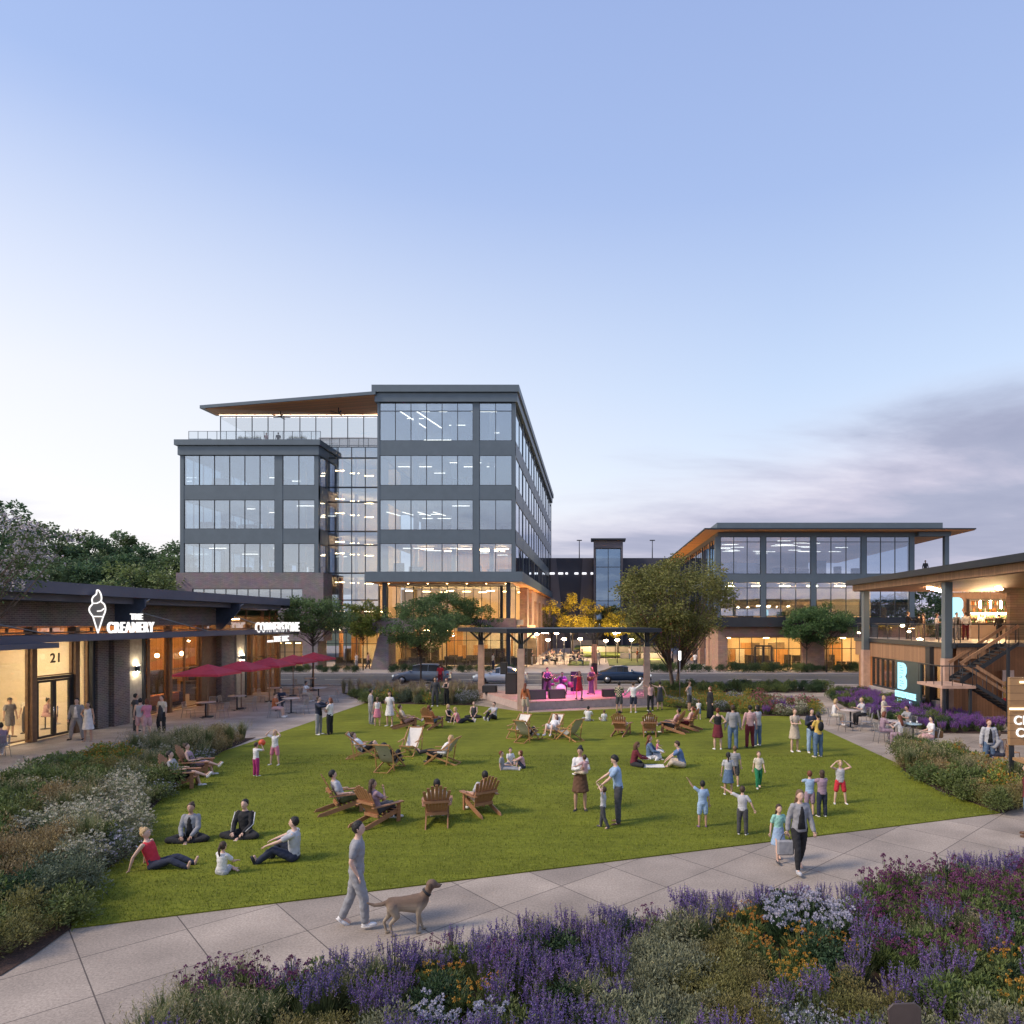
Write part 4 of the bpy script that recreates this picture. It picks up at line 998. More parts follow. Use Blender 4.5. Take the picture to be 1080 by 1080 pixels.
# penthouse, terrace rail, tilted roof
ph = Wall((0,80,0),(1,0,0),(0,-1,0)); shift(ph.window(ob, XA(232,80), XR0-.1, 24.45, 29.25, 11, gl_sh, (.28,)))
mb = MB().box(XL0+.2, XL1-.05, Y0+.6, Y0+33, 23.9, 24.42).box(XL1-.05, XR0-.05, Y0+2.7, Y0+33, 24.1, 24.40); OB(mb, 'terrace_deck', mat('terrace_deck', (.4,.38,.36), rough=.8))
mb = MB(); mb.box(XA(300,80), XR0-.2, 90, 90.3, 24.43, 29.4); OB(mb, 'interior_wall', inner)
mb = MB(); mb.prism_to([(xa(214),Y0-.6,27.75),(XR0-.02,Y0-.6,29.25),(XR0-.02,80.9,29.5),(XA(228,80.9),80.9,29.5)], (0,0,.34)); o = OB(mb, 'roof', [steel])
mb = MB(); mb.prism_to([(xa(214)+.5,Y0-.45,27.74),(XR0-.1,Y0-.45,29.2),(XR0-.1,80.8,29.49),(XA(229,80.9),80.8,29.49)], (0,0,.05)); OB(mb, 'soffit', soff)
mb = MB()
for q in range(9): mb.box(XA(232,79.8)+q*2.1, XA(232,79.8)+q*2.1+2.0, 79.6, 79.7, 29.19, 29.225)
OB(mb, 'ceiling_light', emit('lamp_eave', (1,.85,.65), 4))
mb = MB()
for q in range(2):
    cx_, cy_ = XA((296,357)[q],76), 76.0
    mb.tube([(cx_,cy_,28.7+q*.4),(cx_,cy_,27.9+q*.4)], .05, 6)
    for k in range(5): a_ = k*2*pi/5+.3; mb.bar((cx_,cy_,27.9+q*.4), (cx_+1.0*cos(a_),cy_+1.0*sin(a_),27.95+q*.4), .16, .03)
OB(mb, 'ceiling_fan', steel2)
rl = Wall((0,Y0+.3,0),(1,0,0),(0,-1,0)); shift(rl.window(ob, xa(197), xa(337), 24.5, 25.6, 14, gl_sh, fr=.035, depth=.05, name='balustrade'))
rl = Wall((0,Y0+2.8,0),(1,0,0),(0,-1,0)); shift(rl.window(ob, XC(337), XC(398), 24.43, 25.5, 6, gl_sh, fr=.035, depth=.05, name='balustrade'))
for px0, px1 in ((199,222),(249,274),(302,322)):
    t = thing('rooftop_planter', {199:'plain grey planter box at the left end of the roof terrace',249:'grey planter with grasses in the middle of the roof terrace',302:'grey planter with grasses on the right of the roof terrace'}[px0], 'planter', (XA(px0,75),75,24.42), 0, 'planters on the office roof terrace')
    w0 = XA(px1,75)-XA(px0,75)
    MB().box(0, w0, 0, 1, 0, .85).build('box', mat('planter_grey', (.34,.40,.46), rough=.6), t, bevel=.05)
    if px0 > 200:
        g = MB(); rr = random.Random(px0)
        for k in range(160):
            x, y = rr.uniform(.1,w0-.1), rr.uniform(.1,.9); hh = rr.uniform(.2,.5); a = rr.uniform(0,6.28)
            g.add([(x,y,.8),(x+.05,y,.8),(x+.15*cos(a),y+.15*sin(a),.85+hh)], [(0,1,2)])
        g.build('grasses', mat('dry_grass', (.16,.15,.04), rough=.9), t)

# ---------------------------------------------------------------- parking garage
gar = thing('parking_garage', 'dark panelled parking garage with glazed stair tower behind the plaza', 'building', (3,128,0))
go = V((-3,-128,0)); YG = 128.0
def GO(mb, name, m, **k): o = mb.build(name, m, gar, **k); o.location = go; return o
gd = mat('garage_panel', (.06,.062,.085), rough=.7, var=.1, scale=.4); gl2 = mat('garage_panel_light', (.15,.14,.165), rough=.75, var=.1, scale=.4)
GO(MB().box(XA(560,YG), XA(815,YG), YG, YG+40, 0, ZA(588.5,YG)), 'wall', gd)
mb = MB(); t_ = ZA(589,YG); 
mb.prism_to([(XA(581,YG),YG-.4,t_),(XA(586.5,YG),YG-.4,t_),(XA(597,YG),YG-.4,0),(XA(581,YG),YG-.4,0)], (0,.39,0))
mb.prism_to([(XA(614.5,YG),YG-.4,t_),(XA(625,YG),YG-.4,t_),(XA(625,YG),YG-.4,0),(XA(609,YG),YG-.4,0)], (0,.39,0))
GO(mb, 'light_panel', gl2)
mb = MB()
for a, b in ((580,585),(589,594),(596.5,599),(606,610),(614,618.5),(623,625.5)): mb.box(XA(a,YG), XA(b,YG), YG-.5, YG-.42, ZA(606,YG), ZA(604,YG))
GO(mb, 'lit_opening', emit('garage_lamp', (.95,.95,1), 1.1))
mb = MB(); x0, x1 = XA(626,YG-3), XA(657,YG-3)
mb.box(x0, x0+.35, YG-3, YG-.5, 0, ZA(578,125)); mb.box(x1-.35, x1, YG-3, YG-.5, 0, ZA(578,125)); mb.box(x0, x1, YG-3, YG-.5, ZA(577.9,125), ZA(570,125)); GO(mb, 'stair_tower', gl2)
mb = MB().box(x0-.5, x1+.5, YG-3.5, YG, ZA(569.8,125), ZA(568,125)); GO(mb, 'tower_roof', steel2)
tw = Wall((0,YG-2.8,0),(1,0,0),(0,-1,0)); o = tw.window(gar, x0+.36, x1-.36, 3, ZA(578,125)-.05, 2, glass('tower_glass', (.6,.8,.95), .45, trans=(.25,.38,.48)), (.78,.38), fr=.12); o.location = go
for i_, px_ in enumerate((611,688)):
    t = thing('light_pole', ['thin light pole on the garage roof left of the stair tower','thin light pole on the garage roof right of the stair tower'][i_], 'light pole', (XA(px_,132),132,ZA(588.5,128)), 0, 'light poles on the garage roof')
    mb = MB().tube([(0,0,0),(0,0,3.7)], [.10,.07], 8); mb.build('pole', steel2, t); MB().box(-.5,.5,-.25,.25,3.7,3.85).build('lamp_head', steel2, t)

# ---------------------------------------------------------------- three-storey right office
YB = 70.0
rb = thing('glass_pavilion', 'three storey glass office with broad flat eaves and terracotta base', 'building', (25,YB,0))
ro = V((-25,-YB,0))
def RB(mb, name, m): o = mb.build(name, m, rb); o.location = ro; return o
def sh2(o): o.location = ro; return o
xb = lambda p: XA(p,YB); zb = lambda p: ZA(p,YB)
bx0, bx1 = xb(757), xb(966)
bf = Wall((0,YB,0),(1,0,0),(0,-1,0)); bl = Wall((bx0,YB,0),(0,1,0),(-1,0,0))
mb = MB(); cols = [757,805,858,911,962]
for p in cols: mb.box(xb(p)-.25, xb(p)+.25, YB-.02, YB+.5, zb(652), zb(566)); 
mb.box(bx0, bx1, YB-.0, YB+.48, zb(614), zb(605.5)); mb.box(bx0, bx1, YB, YB+.48, zb(566), zb(561)); mb.box(bx0, bx0+.45, YB+.5, YB+36, zb(614), zb(605.5)); mb.box(bx0, bx0+.45, YB+.5, YB+36, zb(566), zb(561))
for q in range(1,8): mb.box(bx0-.02, bx0+.4, YB+q*5, YB+q*5+.4, zb(652), zb(566))
RB(mb, 'wall', steel)
mb = MB(); mb.box(xb(757)-.3, xb(988), YB-1.2, YB+36, zb(559), zb(553)); mb.box(xb(785), xb(822), YB+2, YB+8, zb(553)+.01, zb(553)+.25); RB(mb, 'parapet', steel)
mb = MB(); mb.box(xb(757)-1.6, bx1+5.3, YB-1.6, YB+37, zb(560.5), zb(559)-.01); RB(mb, 'roof', steel2)
mb = MB(); mb.box(xb(757)-1.5, bx1+5.2, YB-1.5, YB+36.9, zb(561.3), zb(560.6)); RB(mb, 'soffit', soff)
mb = MB(); mb.box(bx1, xb(1000), YB-.6, YB+.2, zb(566), zb(561.6)); mb.box(xb(994), xb(998.5), YB-.5, YB, zb(608), zb(566)-.01); mb.box(bx1, xb(1010), YB-.4, YB+25, zb(614), zb(608)); RB(mb, 'column', steel)
for i in range(4):
    a, b = xb(cols[i])+.26, xb(cols[i+1])-.26
    sh2(bf.window(rb, a, b, zb(605.5), zb(566), 3, gl_off, (.86,))); sh2(bf.window(rb, a, b, zb(650), zb(614), 3, gl_off, (.83,)))
for q in range(7):
    sh2(bl.window(rb, q*5+.42, q*5+5, zb(605.5), zb(566), 3, gl_side)); sh2(bl.window(rb, q*5+.42, q*5+5, zb(650), zb(614), 3, gl_side))
mb = MB(); mb.box(bx0+.45, bx1-.3, YB+.5, YB+20, zb(614)+.02, zb(605.5)-.02); mb.box(bx0+.45, bx1-.3, YB+.5, YB+20, zb(560), zb(560.6)+.3); mb.box(bx0+.45, bx1-.3, YB+.5, YB+20, zb(658), zb(652)-.02); mb.box(bx0+8, bx1-6, YB+16, YB+16.3, zb(650), zb(566))
RB(mb, 'floor_slab', inner)
mb = MB()
for z_ in (566,):
    for k in range(28):
        xx = bx0+1+R_.random()*(bx1-bx0-6); yy = YB+2+R_.random()*12; mb.box(xx, xx+1.4, yy, yy+.07, zb(z_)-.5+(k%4)*.1, zb(z_)-.46+(k%4)*.1)
RB(mb, 'ceiling_light', lit_c)
mb = MB()
for k in range(14):
    xx = bx0+1+(k%7)*2.9; mb.box(xx, xx+1.0, YB+1.5+(k//13)*5, YB+1.62+(k//13)*5, zb(614)-.35, zb(614)-.28)
RB(mb, 'ceiling_light', emit('lamp_mezz', (1,.62,.28), 210))
mb = MB(); mb.box(bx0+1, bx1-1, YB+9, YB+9.3, zb(651), zb(614)); RB(mb, 'interior_wall', inner_w)
mb = MB()
for k in range(22):
    xx = R_.uniform(bx0+.6,bx1-2); yy = R_.uniform(YB+1.2,YB+7); z_ = R_.choice((zb(652),zb(606))); mb.box(xx, xx+R_.uniform(.3,1.3), yy, yy+.5, z_, z_+R_.choice((.75,1.1,1.7)))
RB(mb, 'furniture', dark_f)
mb = MB(); mb.box(bx0-.5, xb(968), YB-.9, YB-.05, zb(661), zb(651)); mb.box(bx0-.5, bx0-.05, YB-.05, YB+36, zb(661), zb(651)); RB(mb, 'canopy', steel2)
mb = MB(); mb.box(bx0, xb(767), YB-.2, YB+.5, .1, zb(672)-.002); mb.box(bx0, xb(970), YB-.2, YB+.5, zb(672), zb(661)-.01); mb.box(xb(845.5), xb(869), YB-.2, YB+.5, .1, zb(672)-.002); mb.box(xb(908), xb(970), YB-.2, YB+.5, .1, zb(672)-.002)
mb.box(bx0, bx0+.5, YB+.5, YB+5, .1, zb(661)-.01)
RB(mb, 'terracotta_wall', brk_r)
mb = MB()
for q in range(5): mb.box(bx0-.1, bx0+.45, YB+5+q*6, YB+7+q*6, .1, zb(661)-.01)
RB(mb, 'pilaster', brk_r)
sh2(bf.window(rb, xb(767), xb(845.5), .12, zb(672), 6, gl_sh, (.66,), out=-.1)); sh2(bf.window(rb, xb(869), xb(908), .12, zb(672), 4, gl_sh, (.66,), out=-.1))
mb = MB()
for p in (796.5,805,814): mb.box(xb(p)-.09, xb(p)+.09, YB-.0, YB+.15, .12, 2.55)
mb.box(xb(796.5), xb(814), YB+.0, YB+.14, 2.56, 2.72); RB(mb, 'entrance_door', steel2)
mb = MB().box(bx0+.3, bx1, YB+8, YB+8.3, .1, 4.6); RB(mb, 'interior_wall', inner_w)
mb = MB().box(bx0+.3, bx1, YB+.6, YB+8, .102, .13); RB(mb, 'ground_floor', floor_p)
mb = MB()
for k in range(14): mb.box(bx0+1.2+k*1.35, bx0+1.7+k*1.35, YB+2+(k%3)*2, YB+2.4+(k%3)*2, 3.4, 3.46)
RB(mb, 'ceiling_light', emit('lamp_pav', (1,.64,.26), 80))
mb = MB()
for k in range(26): xx = R_.uniform(xb(770),xb(905)); yy = R_.uniform(YB+2,YB+6.5); mb.box(xx, xx+R_.uniform(.4,1.2), yy, yy+.6, .13, R_.choice((.75,.9,1.5)))
RB(mb, 'furniture', dark_f)
for mb, mt_ in PAV_PANELS: RB(mb, 'interior_panel', mt_)
# ================================================================ left row of shops (walls along X=-24.1)
XS = -24.1
def YS(px, x=XS): return x*F/(px-PX)
def ZS(px, py, x=XS): return H+(PY-py)*YS(px,x)/F
sb = thing('shop_row', 'low dark brick shop row with deep flat roof and lit windows', 'building', (XS,22,0))
so = V((-XS,-22,0))
def SB(mb, name, m, par=None, bevel=0): o = mb.build(name, m, par or sb, bevel); 
def SBo(mb, name, m): o = mb.build(name, m, sb); o.location = so; return o
def sh3(o): o.location = so; return o
bronze = mat('bronze_frame', (.21,.125,.075), rough=.5, metal=.3, var=.15)
YN, YF_ = 20.0, 53.0
roofm = mat('roof_metal', (.105,.110,.155), rough=.5, metal=.2, var=.08, scale=1.5)
mb = MB(); mb.box(-40, -22.5, YN, 50.6, 6.35, 6.85); SBo(mb, 'roof', roofm)
mb = MB(); mb.box(-40, -23.0, YN, 50.2, 6.05, 6.34); SBo(mb, 'roof_beam', roofm)
SBo(MB().box(-40,-22.9,50.61,53.2,6.2,6.6), 'roof', steel2)
mb = MB(); mb.box(XS-.4, XS, YN, 45.4, 4.95, 6.04); mb.box(-40,-39.6,YN,YF_,0,6.04); mb.box(-39.6,XS-.4,YF_-.3,YF_,0,6.04); SBo(mb, 'wall', brk_d)
# suspended canopy along the front with tie rods
mb = MB(); mb.box(-24.0, -22.2, YN, 50.0, 4.33, 4.62); mb.box(-24.0, -21.6, YN, 27.6, 4.12, 4.325); SBo(mb, 'canopy', roofm)
mb = MB(); ys = [28.3,34.9,36.2,42.8,44.4,49.5]
for a_, b_ in ((22.0,28.2),(34.3,39.5),(43.0,47.5)): mb.tube([(XS+.02,a_,6.0),(-22.3,b_,4.62)], .03, 6)
for y_ in (34.3,43.5): mb.tube([(XS+.1,y_,5.1),(-22.3,y_,6.3)], .03, 6)
SBo(mb, 'tie_rod', mat('steel_rod', (.30,.31,.34), rough=.4, metal=.6))
mb = MB()
for y_ in (34.15,43.3): mb.prism_to([(-23.95,y_,6.3),(-22.45,y_,6.3),(-22.45,y_,5.9),(-23.6,y_,4.65),(-23.95,y_,4.65)], (0,.10,0))
SBo(mb, 'bracket', mat('blue_steel', (.07,.09,.14), rough=.4, metal=.4))
wl = Wall((XS,0,0),(0,1,0),(1,0,0))
# piers
mb = MB(); mb.box(XS-.4, XS+.28, 32.8, 33.55, 0, 4.32); mb.box(XS-.4, XS+.5, 33.62, 34.75, 0, 4.32); mb.box(XS-.4, XS+.34, 43.6, 45.3, 0, 4.32); SBo(mb, 'brick_pier', brk_d)
mb = MB(); mb.box(XS-.35, XS+.45, 34.76, 35.75, 0, 4.32); mb.box(XS-.35, XS+.40, 45.31, 46.4, 0, 4.32); SBo(mb, 'rendered_pier', mat('pale_render', (.42,.36,.28), rough=.9, var=.15, scale=5))
mb = MB(); mb.box(XS-.3, XS+.52, 35.77, 35.95, 0, 4.32); mb.box(XS-.3, XS+.45, 46.42, 46.6, 0, 4.32); mb.box(XS-.05, XS+.18, 32.6, 32.78, 0, 4.32); SBo(mb, 'downpipe', steel2)
mb = MB()
for y_ in (27.15,29.3,31.75,36.8,38.75,41.9,47.9,50.0,52.2): mb.box(XS-.2, XS+.12, y_-.13, y_+.13, 0, 4.94)
mb.box(XS-.3, XS+.05, 42.0, 43.5, 0, 4.32); mb.box(XS-.2,XS+.12,YN,53,4.66,4.72)
SBo(mb, 'column', bronze)
# glazing
def shopwin(y0, y1, n, rails=(), z0=.12, z1=4.32): return sh3(wl.window(sb, y0, y1, z0, z1, n, gl_sh, rails, fr=.05, out=-.02, frame_m=bronze))
shopwin(22.0,27.02,2,()); shopwin(27.28,29.17,1); shopwin(31.88,32.6,1); shopwin(35.97,36.67,1); shopwin(36.93,38.62,1); shopwin(38.88,41.77,2,(.55,)); 
shopwin(46.62,47.77,1,(.6,)); shopwin(48.03,49.87,2,(.6,)); shopwin(50.13,52.07,2,(.6,))
for a_, b_ in ((22,27.02),(27.28,29.17),(29.43,31.62),(31.88,34.1),(35.97,38.62),(38.88,43.2),(45.5,49.87),(50.1,52.1)): sh3(wl.window(sb, a_, b_, 4.64, 4.93 if b_ < 45 else 6.0, 2, gl_sh, fr=.04, out=-.1, frame_m=bronze))
# doors of the creamery: number 21 over a pair of glass leaves
d_ = MB(); wl.slab(d_, 29.43, 31.62, 2.62, 2.74, -.12, .02); wl.slab(d_, 29.43, 29.55, .02, 2.615, -.12, .02); wl.slab(d_, 31.50, 31.62, .02, 2.615, -.12, .02)
for k in range(2):
    a_ = 29.56+k*.97; wl.slab(d_, a_, a_+.1, .06, 2.6, -.1, .0); wl.slab(d_, a_+.86, a_+.96, .06, 2.6, -.1, .0); wl.slab(d_, a_+.1, a_+.86, .06, .16, -.1, .0); wl.slab(d_, a_+.1, a_+.86, 2.5, 2.6, -.1, .0)
do = SBo(d_, 'door', mat('black_frame', (.02,.02,.022), rough=.4))
g_ = MB(); wl.slab(g_, 29.66, 31.42, .16, 2.5, -.06, -.05); g_.build('door_glass', gl_sh, do)
h_ = MB(); h_.tube([wl.pt(30.42,.9,.05), wl.pt(30.42,1.4,.05)], .02, 6); h_.tube([wl.pt(30.64,.9,.05), wl.pt(30.64,1.4,.05)], .02, 6); h_.build('handle', mat('chrome', (.6,.6,.62), rough=.2, metal=1, var=0), do)
sh3(wl.window(sb, 29.43, 31.62, 2.76, 4.32, 1, gl_sh, fr=.05, out=-.02, frame_m=bronze))
place_text('house_number', '21', V((XS+.03,30.25,3.35))+so, (0,1,0), (0,0,1), .42, .52, mat('number_brown', (.05,.035,.03), rough=.6), .02, .02, sb)
# interiors
mb = MB(); mb.box(-31.5, -31.3, 20, 34.4, 0, 4.3); mb.box(-31.3, XS-.2, 34.1, 34.3, 0, 4.3); mb.box(-31.3,-24.5,20,34,4.3,4.4); mb.box(-31.3,-24.3,20,20.2,0,4.3); SBo(mb, 'interior_wall', mat('cream_plaster', (.70,.60,.44), rough=.9, var=.04))
mb = MB(); mb.box(-31.3, XS-.1, 20.2, 34.0, .004, .02); SBo(mb, 'shop_floor', floor_p)
mb = MB(); mb.box(-29.0, -28.3, 24, 32.5, .02, 1.15); mb.box(-31.25, -30.9, 24, 33, .9, 1.6); SBo(mb, 'counter', inner_o)
mb = MB(); mb.box(-30.5, -30.3, 34.5, 53, 0, 6); SBo(mb, 'interior_wall', inner_o)
mb = MB(); mb.box(-30.3, XS-.15, 34.4, 52.7, .004, .02); SBo(mb, 'shop_floor', floor_m)
mb = MB(); mb.box(-30.2, -24.5, 34.4, 52.8, 5.5, 5.6); SBo(mb, 'ceiling', inner_o)
mb = MB()
for k in range(9): mb.box(-29.9+(k%2)*.5, -29.2+(k%2)*.5, 36+k*1.8, 37.1+k*1.8, .02, (1.15,.9,1.9)[k%3])
for k in range(6): mb.box(-26.4, -25.7, 36.5+k*2.7, 37.4+k*2.7, .02, .8)
SBo(mb, 'furniture', dark_f)
mb = MB(); mb.box(-25.9,-25.5,36.2,42,.3,.85); SBo(mb, 'bench', mat('orange_bench', (.55,.20,.04), rough=.6))
mb = MB()
for k in range(4): mb.box(-28.6, -26.2, 22.6+k*3.0, 22.85+k*3.0, 4.2, 4.26)
SBo(mb, 'ceiling_light', emit('lamp_creamery', (1,.80,.52), 55))
mb = MB()
for k in range(7): mb.box(-28.5, -26.5, 35.6+k*2.55, 35.8+k*2.55, 5.3, 5.36)
for k in range(7): mb.ell((-26.6,36.6+k*2.5,3.1), (.13,.13,.13), 8, 6)
SBo(mb, 'ceiling_light', emit('lamp_restaurant', (1,.58,.24), 34))
# up-and-down wall lamps on the pale piers
for y_, lb in ((35.25,'up and down wall lamp on the pale pier beside the creamery'),(45.85,'up and down wall lamp on the pale pier below the second bracket')):
    t = thing('wall_lamp', lb, 'wall lamp', (XS+.55,y_,2.75))
    MB().tube([(0,0,-.16),(0,0,.16)], .11, 12).build('lamp_body', steel2, t); MB().box(-.12,0,-.05,.05,-.05,.05).build('bracket', steel2, t)
    mb = MB(); mb.lathe([(.075,.162),(.075,.19)], n=12); mb.lathe([(.075,-.19),(.075,-.162)], n=12); mb.build('bulb', emit('lamp_pier', (1,.85,.6), 200), t)
# signs standing on the canopy edge
xs = -22.25
cs = thing('ice_cream_sign', 'glowing white outline of a soft ice cream cone standing on the canopy', 'sign', (xs,30.65,4.62))
def cpt(u, v): return V((0, u, v))       # u along the wall, v up
out_pts = [(0,.05),(-.30,.92),(-.50,1.18),(-.50,1.38),(-.33,1.58),(-.36,1.78),(-.28,1.95),(-.10,2.10),(-.06,2.30),(.06,2.28),(.18,2.10),(.22,1.88),(.20,1.72),(.38,1.58),(.46,1.38),(.44,1.18),(.32,.92),(.0,.05)]
S_ = .98/1.15
def catm(pts, n=5, closed=False):
    out = []
    for i in range(len(pts)-1):
        p0 = V(pts[max(i-1,0)]); p1 = V(pts[i]); p2 = V(pts[i+1]); p3 = V(pts[min(i+2,len(pts)-1)])
        for k in range(n):
            t = k/n; out.append(.5*((2*p1)+(p2-p0)*t+(2*p0-5*p1+4*p2-p3)*t*t+(3*p1-p0-3*p2+p3)*t*t*t))
    out.append(V(pts[-1])); return out
out_pts = [(u*1.2, v) for u, v in out_pts]; swirl = [V((u*S_, v*S_)) for u, v in out_pts]
ol = [swirl[0]]+list(catm([tuple(q)+(0,) for q in swirl[1:-1]], 4))+[swirl[-1]]
ol = [V((q[0],q[1])) for q in ol]
mb = MB(); mb.tube([V((0,q.x,q.y)) for q in ol], .030, 6)
for seg in ([(-.30,.92),(.32,.92)], [(-.35,1.60),(-.05,1.62),(.16,1.72),(.22,1.86)], [(-.04,1.20),(.2,1.22),(.36,1.34)], [(-.3,.92),(-.5,1.15)]): mb.tube([V((0,p[0]*1.2*S_,p[1]*S_)) for p in seg], .026, 6)
mb.build('neon_outline', lit_s, cs)
mb = MB(); mb.prism_to([(-.05,q.x,q.y) for q in ol[:-1]], (.03,0,0)); mb.build('cone_panel', mat('sign_taupe', (.26,.23,.19), rough=.7, var=.05), cs)
t = thing('creamery_sign', 'lit white letters THE CREAMERY standing on the canopy edge', 'sign', (xs,31.2,4.60))
place_text('the_lettering', 'THE', (0,1.62,.66), (0,1,0), (0,0,1), .30, .85, lit_s, .08, .012, t)
place_text('creamery_lettering', 'CREAMERY', (0,.05,.04), (0,1,0), (0,0,1), .52, 3.3, lit_s, .08, .012, t)
MB().box(-.04,.04,0,3.4,.0,.035).build('rail', steel2, t)
t = thing('cornerstone_sign', 'lit white letters CORNERSTONE on the restaurant canopy', 'sign', (xs,44.9,4.60))
place_text('cornerstone_lettering', 'CORNERSTONE', (0,.05,-.18), (0,1,0), (0,0,1), .70, 6.6, lit_s, .10, .012, t)
place_text('small_lettering', 'THE INC', (0,2.6,-.86), (0,1,0), (0,0,1), .40, 2.3, lit_s, .08, .01, t)
MB().box(-.03,.03,1.7,2.5,-.86,-.72).build('underline_bar', lit_s, t); MB().box(-.08,-.03,0,6.7,-.35,-.2).build('rail', steel2, t)

# ================================================================ right: open two-storey bar
XR_ = 19.0
bb = thing('bar_building', 'two storey timber and steel bar with open upper deck and stairs', 'building', (XR_,36,0))
bo = V((-XR_,-36,0))
def BB(mb, name, m): o = mb.build(name, m, bb); o.location = bo; return o
def sh4(o): o.location = bo; return o
mb = MB(); mb.box(18.2, 45, 24, 49.2, 7.75, 8.1); BB(mb, 'roof', steel2)
mb = MB(); mb.box(18.55, 44.8, 24.2, 48.9, 7.35, 7.745); BB(mb, 'roof_fascia', woodb)
mb = MB(); mb.box(18.6, 44.7, 24.3, 48.8, 7.30, 7.345); BB(mb, 'ceiling', wood('deck_ceiling', (.28,.14,.07), plank=.2, axis='X'))
mb = MB()
for y_ in (36.7,47.7): mb.box(XR_-.2, XR_+.2, y_-.2, y_+.2, 3.2, 7.28)
BB(mb, 'column', steel)
mb = MB(); clad = mat('column_cladding', (.52,.34,.26), rough=.75, var=.15, scale=3)
for y_ in (36.7,47.7): mb.box(XR_-.24, XR_+.24, y_-.24, y_+.24, 0, 3.19)
BB(mb, 'column_base', clad)
mb = MB(); mb.box(19.3, 44, 37.0, 50.2, 3.8, 4.0); mb.box(19.3,22,36.3,37,3.8,3.995); BB(mb, 'deck', floor_m)
mb = MB(); mb.box(19.25, 19.29, 37.0, 50.2, 2.75, 3.74); mb.box(19.3, 21.3, 36.26, 36.3, 3.2, 3.78); BB(mb, 'fascia', woodb)
mb = MB(); mb.box(19.15, 19.24, 36.2, 50.2, 3.75, 4.02); mb.box(19.3, 21.6, 36.17, 36.25, 3.8, 4.02); mb.box(19.0,19.3,38.6,39.1,0,3.74); BB(mb, 'edge_beam', steel2)
bs = Wall((19.35,0,0),(0,1,0),(-1,0,0))
sh4(bs.window(bb, 38.0, 47.4, .75, 2.74, 12, gl_sh, fr=.10, depth=.16, frame_m=steel2))
mb = MB(); mb.box(19.1, 19.6, 38.0, 47.4, 0, .74); BB(mb, 'plinth', conc)
mb = MB(); mb.box(19.6, 44, 37.3, 37.6, 0, 3.79); mb.box(19.4,24,49.6,49.9,0,3.79); BB(mb, 'timber_wall', woodw)
mb = MB(); mb.box(22.6, 22.9, 37.7, 49.5, 0, 3.7); BB(mb, 'interior_wall', inner_w)
mb = MB()
for k in range(6): mb.box(20.5, 21.9, 39+k*1.6, 39.2+k*1.6, 3.4, 3.46)
BB(mb, 'ceiling_light', emit('lamp_barlow', (1,.62,.28), 26))
# deck railing
mb = MB(); mb.box(19.27, 19.33, 36.4, 50, 5.0, 5.06)
for k in range(9): mb.box(19.28, 19.32, 36.5+k*1.65, 36.54+k*1.65, 4.02, 5.0)
mb.box(19.3, 24.8, 37.04, 37.10, 5.0, 5.06)
for k in range(6): mb.box(19.9+k*1.0, 19.94+k*1.0, 37.05, 37.09, 4.02, 5.0)
BB(mb, 'railing', steel2)
mb = MB(); mb.box(19.295, 19.305, 38.6, 49.9, 4.08, 4.95); BB(mb, 'rail_glass', gl_sh)
# upper bar: back wall, shelves of bottles, counter, side wall in long bricks
slate = brick('long_brick', (.24,.17,.13), (.18,.13,.105), (.09,.07,.06), bw=.9, rh=.16, ms=.012)
mb = MB(); mb.box(26.3, 44, 50.0, 50.3, 4.0, 7.3); BB(mb, 'back_wall', mat('bar_wall', (.14,.085,.06), rough=.8))
mb = MB(); mb.box(26.6, 44, 43.6, 44.0, 4.0, 7.3); mb.box(26.7, 44, 36.9, 37.2, 0, 4.0); mb.box(25.9,26.6,43.6,44.0,7.0,7.29); BB(mb, 'brick_wall', slate)
mb = MB(); x0, x1 = 25.4, 29.6
mb.box(x0, x1, 49.3, 49.9, 4.0, 4.1)
for z_ in (4.9,5.35,5.8,6.3): mb.box(27.4, 30.6, 49.6, 49.95, z_, z_+.05)
mb.box(27.3,27.4,49.55,49.98,4.0,6.7); mb.box(30.6,30.7,49.55,49.98,4.0,6.7); mb.box(27.3,30.7,49.55,49.98,6.7,6.8)
BB(mb, 'bottle_shelf', dark_f)
bt = MB(); rr = random.Random(5)
for z_ in (4.95,5.40,5.85,6.35):
    x = 27.5
    while x < 30.5: bt.lathe([(.045,0),(.045,.2),(.018,.26),(.018,.32)], (x,49.75,z_), 8, rr.randrange(3)); x += rr.uniform(.13,.24)
BB(bt, 'bottles', [mat('bottle_amber', (.45,.16,.03), rough=.15), mat('bottle_green', (.05,.14,.05), rough=.15), mat('bottle_clear', (.6,.58,.5), rough=.15)])['kind'] = 'stuff'
mb = MB(); mb.box(27.35, 30.65, 49.56, 49.6, 5.74, 5.79); mb.box(27.35, 30.65, 49.56, 49.6, 4.84, 4.89)
for k in range(5):
    x = 26.9+k*.72; mb.tube([(x,47.5,6.1),(x,47.5,6.6)], .05, 8)
for k in range(9): mb.box(20.6+k*1.05, 20.9+k*1.05, 42+(k%4)*1.6, 42.2+(k%4)*1.6, 7.2, 7.24)
BB(mb, 'ceiling_light', emit('lamp_bar', (1,.66,.34), 200))
mb = MB()
for k in range(5): mb.tube([(26.9+k*.72,47.5,6.6),(26.9+k*.72,47.5,7.3)], .012, 5)
BB(mb, 'lamp_cord', steel2)
mb = MB(); mb.box(25.9, 31, 46.9, 47.4, 4.0, 5.05); BB(mb, 'bar_counter', mat('stone_counter', (.42,.34,.29), rough=.6, scale=1.5)); mb = MB(); mb.box(25.8, 31.1, 46.8, 47.5, 5.06, 5.11); BB(mb, 'counter_top', dark_f)
